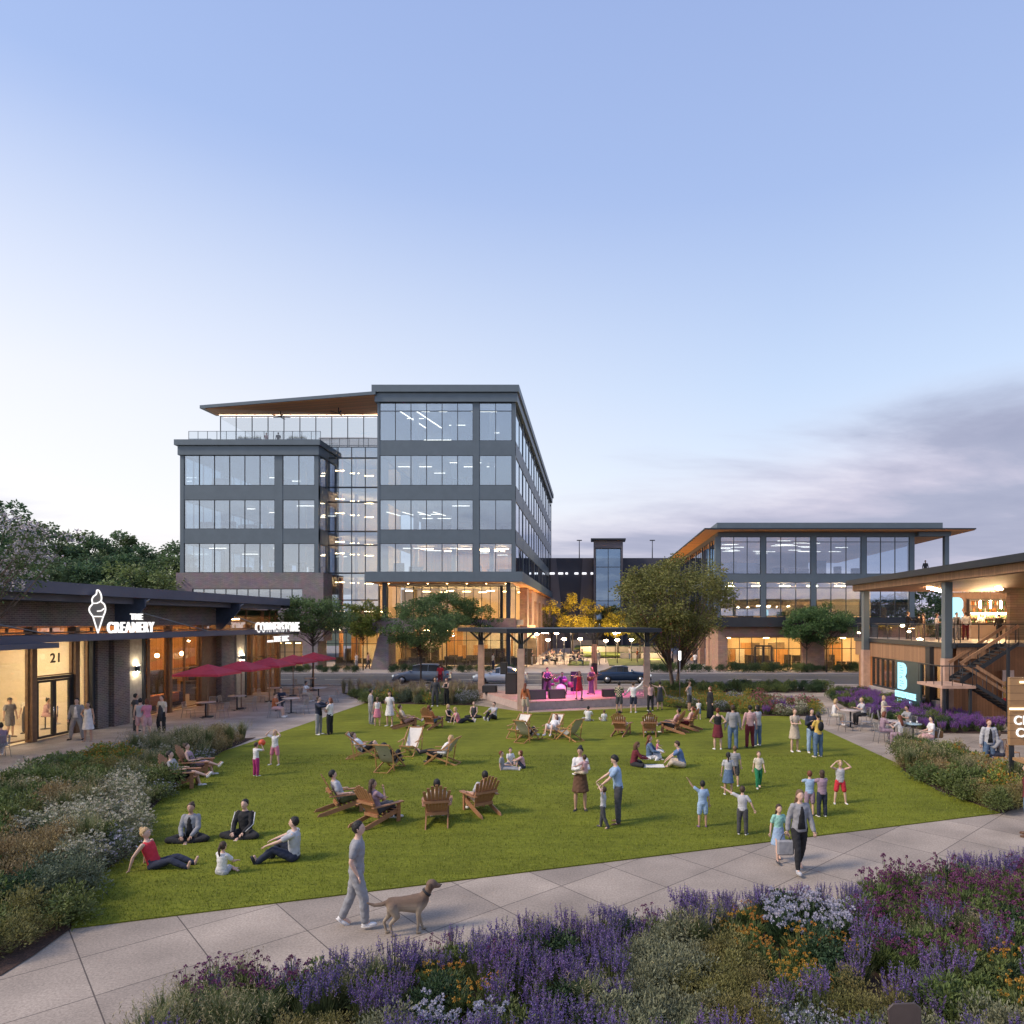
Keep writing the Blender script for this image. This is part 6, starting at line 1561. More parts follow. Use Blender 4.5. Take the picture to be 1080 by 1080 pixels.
car('dark blue sedan at the right of the stage', 2.55, 57.9, paint('car_blue', (.02,.045,.10)), pi, 4.6)

# ================================================================ lamps in the court, string-light masts
LQ = [(566,668,84,'pole lamp nearest the brick wall'),(578,674,82,'pole lamp second from the brick wall'),(587,667,86,'pole lamp with bulb in the court near the tables'),(595,673,80,'pole lamp in front of the court tables'),(602,665,90,'tall globe lamp in the court trees'),(612,673,84,'pole lamp left of the rear stage column'),(639,675,84,'pole lamp just right of the rear stage column'),(649,667,92,'tall globe lamp right of the stair tower base'),(651,674,82,'pole lamp toward the low wall'),(666,674,86,'rightmost pole lamp in the court')]
for px_, py_, Y_, lb in LQ:
    z = ZA(py_,Y_); t = thing('pole_lamp', lb, 'lamp', (XA(px_,Y_),Y_,.1), 0, 'pole lamps in the court between the offices')
    MB().tube([(0,0,0),(0,0,z-.1)], .045, 6).build('pole', steel2, t); 
    mb = MB(); mb.ell((0,0,z-.2), (.28,.28,.12), 10, 6); mb.build('bulb', lit_b, t)
t = thing('banner_pole', 'slim grey pole with a white lamp at the lawn corner', 'light pole', tuple(G(717,742)))
MB().tube([(0,0,0),(0,0,3.2)], .03, 8).build('pole', wire, t); MB().box(-.06,.06,-.05,.05,2.75,3.3).build('lamp_head', emit('pole_lamp_white', (1,.95,.9), 4), t)
# court dining tables with chairs (blurred background)
rr = random.Random(11); i_ = 0
for row, (y, n, x0_, x1_) in enumerate([(80,4,-6,-1.2),(86,4,-6,-1.5),(91,3,-6,-2)]):
    for q in range(n):
        x = x0_+(x1_-x0_)*q/(n-1)
        o = place(tb, (x,y,.1), 0, ['front','middle','back'][row]+' row court table, '+['first','second','third','fourth'][q]+' from the brick wall', 'court dining tables'); o['category'] = 'table'
        for s_ in (-1,1):
            o = place(cc, (x+s_*.55,y+.2,.1), -s_*90, 'court chair '+('right' if s_ > 0 else 'left')+' of the '+['first','second','third','fourth'][q]+' table in the '+['front','middle','back'][row]+' row', 'court dining chairs')
# ================================================================ planting
def leafm(nm, c, sub=.25, island=.35, rough=.6): return mat('leaf_'+nm, c, rough=rough, var=.25, scale=1.5, island=island, sub=sub)
LM = dict(green=leafm('green',(.125,.165,.048)), dark=leafm('dark',(.045,.085,.034)), grey=leafm('grey',(.225,.235,.140)), olive=leafm('olive',(.21,.19,.065)), lime=leafm('lime',(.22,.27,.055)),
          rust=leafm('rust',(.29,.225,.105)), straw=leafm('straw',(.36,.31,.17)), stem=leafm('stem',(.130,.160,.062)), blue=leafm('blue',(.120,.150,.090)), mauve=leafm('mauve',(.20,.135,.135)))
FM = dict(lav=leafm('lavender_flower',(.165,.105,.29),.15), vio=leafm('violet_flower',(.22,.08,.36),.15), mag=leafm('magenta_flower',(.15,.035,.11),.15), yel=leafm('yellow_flower',(.50,.25,.035),.2), white=leafm('white_flower',(.42,.41,.50),.2,.12), cream=leafm('cream_flower',(.62,.58,.46),.2,.2), pink=leafm('pink_flower',(.40,.10,.15),.2))
def leaf(mb, p, d, w, l, R, mi=0):
    d = V(d).normalized(); s = d.cross(V((R.uniform(-1,1),R.uniform(-1,1),R.uniform(-.3,1))))
    if s.length < .01: s = V((1,0,0))
    s.normalize(); p = V(p); m = p+d*l*.5; n = d.cross(s)*w*.35
    mb.add([tuple(p),tuple(m+s*w*.5+n),tuple(p+d*l),tuple(m-s*w*.5+n)], [(0,1,2,3)], mi)
def rdir(R, zmin=-1):
    while 1:
        v = V((R.uniform(-1,1),R.uniform(-1,1),R.uniform(zmin,1)))
        if .05 < v.length < 1: return v.normalized()
def k_spikes(R, fol, flo, n=46, h=.62, r=.24, fl=.16, w=.020, lf=110):
    for i in range(n):
        a = R.uniform(0,2*pi); q = R.random()**.6; b = V((cos(a)*q*r*.35, sin(a)*q*r*.35, 0)); hh = h*R.uniform(.72,1.08)
        t = V((cos(a)*q*r, sin(a)*q*r, hh)); s = V((-sin(a),cos(a),0))*.003
        mb = fol; mb.add([tuple(b-s),tuple(b+s),tuple(t+s),tuple(t-s)], [(0,1,2,3)])
        ax = (t-b).normalized(); L_ = fl*R.uniform(.7,1.2); m = 6
        for k in range(m):
            c = t-ax*L_*(1-k/(m-1)) ; ww = w*(1.15-.7*k/(m-1))
            leaf(flo, c-ax*.01, (ax*.9+rdir(R)*.8), ww*1.3, .036, R); leaf(flo, c, (ax*.7+rdir(R)*.9), ww*1.3, .034, R)
    for i in range(lf):
        a = R.uniform(0,2*pi); q = R.random(); leaf(fol, (cos(a)*q*r*.5,sin(a)*q*r*.5,R.uniform(0,.08)), (cos(a)*q*.6+R.uniform(-.2,.2),sin(a)*q*.6+R.uniform(-.2,.2),1), .014, h*R.uniform(.3,.6), R)
def k_heads(R, fol, flo, n=26, h=.62, r=.26, hs=.045, lf=150, per=16):
    for i in range(n):
        a = R.uniform(0,2*pi); q = R.random()**.6; b = V((cos(a)*q*r*.4, sin(a)*q*r*.4, 0)); hh = h*R.uniform(.7,1.1); t = V((cos(a)*q*r, sin(a)*q*r, hh)); s = V((-sin(a),cos(a),0))*.0035
        fol.add([tuple(b-s),tuple(b+s),tuple(t+s),tuple(t-s)], [(0,1,2,3)])
        for k in range(per):
            d = rdir(R, -.2); leaf(flo, t+d*hs*.25, d, hs*.5, hs*.8, R)
    for i in range(lf):
        a = R.uniform(0,2*pi); q = R.random(); z = R.uniform(0,h*.6); leaf(fol, (cos(a)*q*r*.8,sin(a)*q*r*.8,z), (cos(a)*.6+R.uniform(-.3,.3),sin(a)*.6+R.uniform(-.3,.3),.8), .022, .12, R)
def k_shrub(R, fol, flo, h=.6, r=.36, n=900, ls=.045, fn=0, fs=.03, up=.3):
    nb = 22; cl = []
    for k in range(nb):
        d = rdir(R, 0); q = R.uniform(.45,1.0); cl.append((V((d.x*r*q,d.y*r*q,h*.25+d.z*h*.62*q)), R.uniform(.10,.19)))
    for c, cr in cl:
        fol.add([(0,0,0),(.01,0,0),tuple(c)], [(0,1,2)])
        for i in range(n//nb):
            d = rdir(R); p = c+d*cr*R.random()**.4
            if p.z < .02: p.z = .02
            leaf(fol, p, (d.x+R.uniform(-.4,.4), d.y+R.uniform(-.4,.4), d.z+up), ls*.55, ls*R.uniform(.8,1.5), R)
        if fn:
            for i in range(max(1,fn//nb)):
                d = rdir(R, .1); p = c+d*cr*1.02
                for q in range(5): leaf(flo, p, rdir(R,0), fs*.7, fs, R)
def k_grass(R, fol, flo, h=.75, r=.34, n=260, plume=True):
    for i in range(n):
        a = R.uniform(0,2*pi); q = R.random(); b = V((cos(a)*.08*q,sin(a)*.08*q,0)); m = V((cos(a)*r*q*.45,sin(a)*r*q*.45,h*.62*R.uniform(.6,1))); t = V((cos(a)*r*q*1.15,sin(a)*r*q*1.15,h*R.uniform(.6,.95))); s = V((-sin(a),cos(a),0))*.005
        fol.add([tuple(b-s),tuple(b+s),tuple(m+s),tuple(m-s),tuple(t)], [(0,1,2,3),(3,2,4)])
        if plume and i % 5 == 0:
            for k in range(5): leaf(flo, t+V((0,0,-.03*k)), rdir(R,.2), .012, .05, R)
KINDS = {
 'lavender_plant':(lambda R,a,b:k_spikes(R,a,b,n=40,w=.017,lf=220), 'stem','lav'), 'violet_salvia':(lambda R,a,b:k_spikes(R,a,b,n=60,h=.5,fl=.2,w=.026), 'stem','vio'),
 'verbena_plant':(lambda R,a,b:k_heads(R,a,b,n=17,hs=.040,lf=380), 'green','mag'), 'yellow_coneflower':(lambda R,a,b:k_heads(R,a,b,n=15,h=.5,hs=.032,lf=380), 'green','yel'), 'white_phlox':(lambda R,a,b:k_heads(R,a,b,n=14,h=.55,hs=.052,per=16,lf=300), 'dark','white'),
 'grey_shrub':(lambda R,a,b:k_shrub(R,a,b,ls=.045,n=1300), 'grey','white'), 'olive_shrub':(lambda R,a,b:k_shrub(R,a,b,h=.55,ls=.035,n=1500,up=.8), 'olive','white'), 'green_shrub':(lambda R,a,b:k_shrub(R,a,b,ls=.06,n=1000), 'green','white'),
 'dark_shrub':(lambda R,a,b:k_shrub(R,a,b,ls=.055,n=1000), 'dark','white'), 'rust_shrub':(lambda R,a,b:k_shrub(R,a,b,ls=.042,n=1300,up=.7), 'rust','straw'), 'cream_flower_bush':(lambda R,a,b:k_shrub(R,a,b,ls=.045,n=900,fn=130,fs=.035), 'grey','cream'),
 'feather_reed':(lambda R,a,b:k_grass(R,a,b), 'stem','straw'), 'mauve_reed':(lambda R,a,b:k_grass(R,a,b,h=.95,n=240), 'straw','mauve'), 'lime_flower_bush':(lambda R,a,b:k_shrub(R,a,b,h=.55,ls=.05,n=900,fn=70,fs=.04), 'lime','yel'), 'pink_flower_bush':(lambda R,a,b:k_shrub(R,a,b,h=.6,ls=.05,n=800,fn=80,fs=.05), 'green','pink'),
 'blue_shrub':(lambda R,a,b:k_shrub(R,a,b,ls=.05,n=1100), 'blue','white'), 'pale_flower_bush':(lambda R,a,b:k_shrub(R,a,b,h=.45,ls=.045,n=800,fn=90,fs=.03), 'blue','white')}
NOFLOWER = {'grey_shrub','olive_shrub','green_shrub','dark_shrub','blue_shrub','rust_shrub'}
PCACHE = {}
PLAB = {'lavender_plant':'lavender clump with many thin blue violet spikes','violet_salvia':'low salvia clump with vivid violet spikes','verbena_plant':'green clump with dark magenta flower heads','yellow_coneflower':'leafy clump covered in yellow orange blooms','white_phlox':'dark leaved clump with white flower heads',
 'grey_shrub':'mounded shrub with small grey green leaves','olive_shrub':'feathery olive green mounded shrub','green_shrub':'leafy mid green shrub','dark_shrub':'low dark green shrub','rust_shrub':'shrub with rust brown feathery foliage','cream_flower_bush':'grey green bush dotted with cream flowers',
 'feather_reed':'tuft of arching green ornamental grass','mauve_reed':'tall mauve plumed ornamental grass','lime_flower_bush':'lime green bush with small yellow flowers','pink_flower_bush':'green bush with deep pink blooms','blue_shrub':'low blue green leafy shrub','pale_flower_bush':'low blue green plant with tiny white flowers'}
def plant(kind, x, y, place_, R, s=1.0, z=.018):
    if kind not in PCACHE:
        PCACHE[kind] = []
        for v_ in range(3):
            rr_ = random.Random(kind+str(v_)); a, b = MB(), MB(); KINDS[kind][0](rr_, a, b)
            PCACHE[kind].append((a.mesh('foliage', LM[KINDS[kind][1]]), b.mesh('flowers', FM.get(KINDS[kind][2]) or LM[KINDS[kind][2]]) if b.v and kind not in NOFLOWER else None))
    fm_, bm_ = R.choice(PCACHE[kind])
    nm = kind; root = bpy.data.objects.new(nm, fm_) if bm_ is None else bpy.data.objects.new(nm, None)
    COL.objects.link(root); root.location = (x,y,z); root.rotation_euler = (0,0,R.uniform(0,6.283)); q = s*R.uniform(.82,1.18); root.scale = (q,q,q*R.uniform(.85,1.15))
    lb = PLAB[kind]+' '+place_; tag(root, lb, kind.split('_')[-1] if kind.split('_')[-1] != 'plant' else 'plant', kind.replace('_',' ')+'s '+place_)
    if bm_ is not None:
        o = bpy.data.objects.new('foliage', fm_); COL.objects.link(o); o.parent = root
        o = bpy.data.objects.new('flowers', bm_); COL.objects.link(o); o.parent = root
    return root
def inside(p, poly):
    x, y = p; c = False; n = len(poly)
    for i in range(n):
        x1,y1 = poly[i]; x2,y2 = poly[(i+1)%n]
        if (y1 > y) != (y2 > y) and x < (x2-x1)*(y-y1)/(y2-y1)+x1: c = not c
    return c
def scatter(poly, sp, R):
    xs_ = [p[0] for p in poly]; ys_ = [p[1] for p in poly]; y = min(ys_); row = 0
    while y < max(ys_):
        x = min(xs_)+(row%2)*sp/2
        while x < max(xs_):
            p = (x+R.uniform(-.3,.3)*sp, y+R.uniform(-.3,.3)*sp)
            if inside(p, poly): yield p
            x += sp
        y += sp*.87; row += 1
def pxof(x, y, z=.35): return (PX+F*x/y, PY+F*(H-z)/y)
def near(px, py, zones, R, default):
    best = None; bd = 1
    for zx, zy, rx, ry, kd in zones:
        d = ((px-zx)/rx)**2+((py-zy)/ry)**2
        if d < bd*(1+R.uniform(-.15,.15)): bd = d; best = kd
    return (best or default)
R = random.Random(21)
def shrink(poly, d):
    cx = sum(p[0] for p in poly)/len(poly); cy = sum(p[1] for p in poly)/len(poly)
    out_ = []
    for x, y in poly:
        v = V((x-cx,y-cy)); out_.append((x-v.x/v.length*d, y-v.y/v.length*d))
    return out_
# front bed, zone by zone as the colours lie
ZF = [(245,1040,70,28,'verbena_plant'),(165,1085,60,25,'feather_reed'),(330,1085,90,28,'olive_shrub'),(260,1085,60,26,'feather_reed'),(478,1042,42,26,'yellow_coneflower'),(470,1078,58,20,'white_phlox'),(400,1088,60,18,'grey_shrub'),(560,1078,30,14,'yellow_coneflower'),(625,1082,22,16,'yellow_coneflower'),
      (700,1015,48,34,'grey_shrub'),(770,1025,52,36,'olive_shrub'),(705,1070,65,30,'grey_shrub'),(780,1075,55,24,'olive_shrub'),(795,985,34,24,'yellow_coneflower'),(850,970,58,20,'white_phlox'),(820,1010,30,20,'yellow_coneflower'),(870,1005,40,24,'yellow_coneflower'),(862,1035,34,18,'yellow_coneflower'),(905,1055,40,26,'olive_shrub'),(848,1075,40,18,'pale_flower_bush'),
      (935,1030,18,26,None),(990,965,85,55,'verbena_plant'),(1060,950,60,55,'verbena_plant'),(1040,920,60,18,'lavender_plant'),(985,1040,30,22,'violet_lav'),(1065,975,20,16,'yellow_coneflower'),(1065,1040,28,38,'yellow_coneflower'),(1030,1050,45,26,'green_shrub'),(1010,1085,70,16,'grey_shrub')]
front_in = [p for p in BED_FRONT]
for (x, y) in scatter(BED_FRONT, .37, R):
    px_, py_ = pxof(x, y)
    if px_ < 120 or px_ > 1330 or py_ > 1150: continue
    kd = near(px_, py_, [z if z[4] else z[:4]+('skip',) for z in ZF], R, 'lavender_plant')
    if kd == 'skip' or (abs(x-XA(954,7.75)) < .35 and 7.2 < y < 7.95): continue
    if kd == 'violet_lav': kd = 'lavender_plant'
    edge = y > 8.2 and not inside((x, y+.28), BED_FRONT)
    if kd == 'verbena_plant' and R.random() < .33: kd = R.choice(['lavender_plant','green_shrub','feather_reed'])
    if kd == 'lavender_plant' and R.random() < .16: kd = R.choice(['green_shrub','feather_reed','dark_shrub','verbena_plant'])
    if kd == 'yellow_coneflower' and R.random() < .22: kd = 'dark_shrub'
    plant(kd, x, y, 'in the front flower bed', R, (.95 if kd in ('lavender_plant','verbena_plant') else .9)*(.8 if edge else 1))
# left bed
ZL = [(110,800,45,20,'lime_flower_bush'),(60,822,60,22,'green_shrub'),(180,790,50,14,'feather_reed'),(235,775,40,12,'rust_shrub'),(150,812,30,14,'blue_shrub'),(185,810,20,12,'green_shrub'),(80,842,38,14,'rust_shrub'),(120,850,48,34,'cream_flower_bush'),(40,868,30,20,'cream_flower_bush'),(20,850,30,18,'green_shrub'),
      (55,890,50,26,'rust_shrub'),(10,905,28,34,'rust_shrub'),(120,905,40,26,'pale_flower_bush'),(100,880,35,20,'cream_flower_bush'),(50,930,50,20,'blue_shrub'),(10,945,30,22,'dark_shrub'),(45,985,50,26,'olive_shrub'),(10,1000,20,16,'dark_shrub'),(110,935,30,12,'dark_shrub')]
for (x, y) in scatter(BED_LEFT, .58, R):
    px_, py_ = pxof(x, y)
    if px_ < -60: continue
    kd = near(px_, py_, ZL, R, 'green_shrub')
    if R.random() < .34: kd = R.choice(['olive_shrub','cream_flower_bush','feather_reed','green_shrub','pale_flower_bush','feather_reed'])
    plant(kd, x, y, 'in the left bed', R, 1.22)
for (x, y) in scatter(BED_HEDGE, .50, R): plant(R.choice(['green_shrub','green_shrub','lime_flower_bush','olive_shrub','rust_shrub','feather_reed']), x, y, 'in the right hedge', R, 1.25)
for (x, y) in scatter(BED_BACKL, .75, R):
    px_, py_ = pxof(x, y)
    kd = R.choice(['mauve_reed','mauve_reed','mauve_reed','feather_reed']) if y > 46 else R.choice(['green_shrub','green_shrub','lime_flower_bush','blue_shrub','mauve_reed'])
    if y < 46 and 480 < px_ < 510: kd = 'pale_flower_bush'
    plant(kd, x, y, 'behind the lawn on the left', R, 1.05 if y > 46 else 1.3)
for (x, y) in scatter(BED_BACKR, .72, R):
    px_, py_ = pxof(x, y)
    kd = R.choice(['lime_flower_bush','lime_flower_bush','lime_flower_bush','pale_flower_bush']) if px_ < 795 else R.choice(['cream_flower_bush','pink_flower_bush','lime_flower_bush','violet_salvia'])
    if y > 41.5 and px_ > 795: kd = 'pink_flower_bush'
    plant(kd, x, y, 'in the border behind the lawn', R, 1.25)
for (x, y) in scatter(BED_STRIP, .95, R): plant(R.choice(['green_shrub','dark_shrub','green_shrub']), x, y, 'along the street', R, 1.15)
for (x, y) in scatter(BED_BAR, .55, R):
    plant('violet_salvia' if (x > 15.6 or R.random() < .5) and y < 45.5 and R.random() < .78 else R.choice(['green_shrub','violet_salvia','dark_shrub']), x, y, 'in front of the bar', R, 1.1)
for x0, x1 in ((-35,-22.6),(-20.8,-8.2),(5,29)):
    for (x, y) in scatter([(x0,67.4),(x1,67.4),(x1,68.9),(x0,68.9)], 1.0, R): plant(R.choice(['dark_shrub','green_shrub','dark_shrub']), x, y, 'on the far side of the street', R, 1.6 if x0 > 0 else 1.3, .1)

# ---------------------------------------------------------------- turf blades along the near lawn (one mass)
mb = MB(); rr = random.Random(2); cnt = 0
near_lawn = LAWN
while cnt < 70000:
    y = 11.4+ (rr.random()**1.7)*15; x = rr.uniform(-13.5,11.2)
    if inside((x,y), near_lawn):
        a = rr.uniform(0,6.28); h_ = rr.uniform(.018,.05); w_ = .004+.00025*y; dx_, dy_ = cos(a)*w_, sin(a)*w_; lx_, ly_ = rr.uniform(-.02,.02), rr.uniform(-.02,.02)
        mb.add([(x-dx_,y-dy_,.024),(x+dx_,y+dy_,.024),(x+lx_,y+ly_,.025+h_)], [(0,1,2)]); cnt += 1
tag(mb.build('lawn_grass', leafm('turf', (.185,.210,.020), .2, .5)), kind='stuff', label='short mown grass blades of the green')

# ================================================================ trees
bark = mat('bark', (.13,.095,.075), rough=.95, var=.4, scale=6, bump=1, bscale=20, stretch=(3,3,.6)); bark2 = mat('bark_dark', (.05,.04,.035), rough=.95, var=.3, scale=6)
def tree(name, label, x, y, z0, height, cw, cz0, lm, cat='tree', group=None, seed=1, nl=4200, ls=.16, ncl=55, tr=.11, multi=1, flat=1.0, bk=None, flower=None, ff=.0, spread=.0, cm=None, vase=False):
    R = random.Random(seed); t = thing(name, label, cat, (x,y,z0), 0, group)
    fk = MB(); cr = MB(); fl = MB()
    cz = (cz0+height)/2; rz = (height-cz0)/2; fork = cz0*(.75 if not vase else .35)
    cls = []
    for i in range(ncl):
        d = rdir(R); q = R.uniform(.35,1)**.5
        p = V((d.x*cw/2*q, d.y*cw/2*q, cz+d.z*rz*q))
        wz = (p.z-cz0)/(height-cz0)
        sc_ = 1-.35*max(0,.25-wz)*4*.5 if not vase else .62+.38*min(1,wz*1.7)
        p.x *= sc_; p.y *= sc_
        if R.random() < .26: p = V((p.x*1.2,p.y*1.2,p.z+(R.random()-.3)*.1*rz))
        cls.append((p, R.uniform(.55,1.15)*cw*.095))
    bases = []
    for m in range(multi):
        a = 2*pi*m/multi+.6; lean = (.0 if multi == 1 else cw*.13)
        top = V((cos(a)*lean+R.uniform(-.1,.1), sin(a)*lean*.6, cz0+rz*.8)); mid = V((cos(a)*lean*.35,sin(a)*lean*.3,fork))
        b = V((cos(a)*.12*(multi>1), sin(a)*.12*(multi>1), 0)); fk.tube([b, b.lerp(mid,.5)+V((R.uniform(-.04,.04),0,0)), mid, top], [tr*1.25,tr,tr*.85,tr*.3], 8); bases.append((mid, top))
    for i, (p, r_) in enumerate(cls):
        if i % 2 == 0 or r_ > cw*.09:
            mid, top = min(bases, key=lambda bt: (bt[1].xy-p.xy).length)
            s = mid.lerp(top, R.uniform(.0,.85)*max(0,min(1,(p.z-cz0)/(rz*1.6)+.15))); m_ = s.lerp(p,.55)+V((0,0,-.08*(p-s).length)); fk.tube([s,m_,p], [tr*.36,tr*.22,tr*.06], 5)
    per = nl//ncl
    for p, r_ in cls:
        for k in range(per):
            d = rdir(R); q = p+V((d.x*r_,d.y*r_,d.z*r_*.72))*(R.random()**.45)*1.25
            ld = V((d.x+R.uniform(-.7,.7),d.y+R.uniform(-.7,.7),d.z*.4+R.uniform(-.6,.4)))
            if flower and d.z > -.1 and R.random() < ff: 
                for u in range(2): leaf(fl, q+rdir(R)*.04, rdir(R), ls*.8, ls*.8, R)
            else: leaf(cr, q, ld, ls*.55, ls*R.uniform(.7,1.3), R)
    fk.build('trunk', bk or bark2, t); cr.build('crown', lm, t)
    if fl.v: fl.build('blossom', flower, t)
    return t
tree('canopy_tree','large multi-stemmed green tree right of the stage', 6.1, 51.3, 0, 9.9, 8.6, 3.2, leafm('oak',(.20,.195,.055),.3,.4), seed=4, nl=24000, ls=.20, ncl=150, tr=.13, multi=4, bk=bark, vase=True)
sg_l = leafm('street',(.10,.175,.060),.3,.4); sy_l = leafm('street_yellow',(.20,.19,.03),.4,.4)
GTR = 'young street trees between the plaza and the offices'
tree('street_tree','wide dark green tree behind the farthest red umbrella', XA(330,53.3),53.3,0,7.1,5.4,4.2,sg_l,group=GTR,seed=5,nl=8500,ncl=80,ls=.18,tr=.07)
tree('street_tree','small yellow green tree in front of the central lobby glass', XA(383,70.5),70.5,.1,7.2,4.2,3.4,leafm('street_lit',(.17,.21,.04),.35,.4),group=GTR,seed=6,nl=6500,ncl=60,ls=.20,tr=.06)
tree('street_tree','green tree with its thin trunk in front of the suv', XA(444,54.5),54.5,0,6.9,5.0,2.9,sg_l,group=GTR,seed=7,nl=8500,ncl=80,ls=.18,tr=.07)
tree('street_tree','green tree right of the suv before the lit ground floor', XA(471,70.2),70.2,.1,8.0,5.8,4.3,sg_l,group=GTR,seed=8,nl=7500,ncl=70,ls=.20,tr=.07)
tree('street_tree','green tree partly above the left end of the stage canopy', XA(506,70.3),70.3,.1,6.9,4.2,4.0,sg_l,group=GTR,seed=9,nl=3600,ncl=44,ls=.17,tr=.06)
tree('street_tree','green tree before the terracotta pier of the right office', XA(851,67.8),67.8,.1,6.4,4.2,2.9,sg_l,group=GTR,seed=10,nl=7500,ncl=70,ls=.19,tr=.06)
tree('street_tree','wide green tree beside the bar corner column', XA(890,63.0)+.0,67.7,.1,6.7,5.0,2.9,sg_l,group=GTR,seed=12,nl=8500,ncl=76,ls=.19,tr=.06)
for i,(px_,Y_,h_,w_,lm_,lb) in enumerate([(604,98,9.2,7.5,leafm('court_gold',(.42,.33,.03),.4,.4),'tree painted lamplit gold in the court left of the stair tower'),(582,112,7.5,6,leafm('court_green',(.12,.13,.04),.35,.4),'green tree beside the brick side wall in the court'),(630,108,7.6,6,leafm('court_gold2',(.20,.18,.03),.4,.4),'tree painted lamplit yellow green under the stair tower'),(652,100,6.6,5,leafm('court_gold',(.3,.22,.02)),'tree painted lamplit gold just right of the stair tower'),(675,92,5.6,5,leafm('court_green',(.1,.1,.03)),'low green tree behind the right stage column'),(700,104,7,6,leafm('court_green',(.1,.1,.03)),'green tree behind the big tree by the right office')]):  # gold leaf colours have the yellow uplight painted into them
    tree('court_tree', lb, XA(px_,Y_), Y_, .1, h_, w_, h_*.42, lm_, group='trees in the court between the offices', seed=30+i, nl=3200, ncl=40, ls=.24, tr=.09)
for (px_,Y_,z_,e_) in ((600,92.5,4.6,1500),(622,102,2.2,900),(652,96,3.0,900),(575,84,3.4,500),(690,90,1.0,400)):
    l = bpy.data.lights.new('court_lamp','POINT'); l.energy = e_; l.color = (1,.70,.34); l.shadow_soft_size = .15
    o = bpy.data.objects.new('court_lamp', l); COL.objects.link(o); o.location = (XA(px_,Y_),Y_,z_)
tree('crape_myrtle','crape myrtle with pale lilac blossom reaching over the shop roof', -20.7,22.2,0,9.1,5.4,5.8,leafm('myrtle',(.09,.14,.05),.3,.35),seed=44,nl=7500,ncl=90,ls=.11,tr=.07,multi=3,bk=bark,flower=leafm('lilac_blossom',(.52,.47,.50),.2,.15),ff=.40)
WD = ['tall tree at the far left behind the shop roof','feathery tree left of the layered pine','layered pine like tree behind the shop roof','dense dark tree left of the office','rounded tree close beside the office corner','low pale green tree above the end of the shop roof','broad dark tree behind the crape myrtle','slender dark tree between the pine and the office','leaning dark tree behind the rounded ones','tall thin tree near the pine','bushy tree under the skyline left of the pine','dark tree filling the gap by the office','wide low tree behind the creamery sign','tree with loose top near the left edge','small tree behind the roof beam']
rr = random.Random(9)
wm = [leafm('wood_a',(.115,.190,.09),.35,.4), leafm('wood_b',(.145,.210,.09),.35,.4), leafm('wood_c',(.17,.23,.08),.3,.4)]
WT = [(8,529,80),(42,556,84),(105,560,86),(70,572,95),(145,574,90),(160,598,74),(28,575,88),(128,566,98),(178,578,92),(95,563,100),(84,585,84),(185,590,84),(120,592,78),(-12,540,84),(60,592,76)]
for i, (px_, top, Y_) in enumerate(WT):
    h_ = ZA(top, Y_)*1.05; w_ = 7.6 if i != 5 else 11
    tree('woodland_tree', WD[i], XA(px_,Y_), Y_, -.05, h_, w_, h_*.30, wm[2] if i == 5 else wm[i%2], group='trees behind the shop row', seed=60+i, nl=6500, ncl=64, ls=.40, tr=.2)
for i, (px_, top, Y_, lb) in enumerate([(975,612,84,'dark tree behind the open upper deck'),(1005,622,88,'dark tree behind the bar letter'),(945,628,92,'dark tree between the office and the bar deck'),(1035,618,90,'dark tree behind the bottle shelf')]):
    tree('woodland_tree', lb, XA(px_,Y_), Y_, -.05, ZA(top,Y_), 8, 1.5, wm[i%2], group='trees behind the bar', seed=90+i, nl=3200, ncl=44, ls=.4, tr=.2)
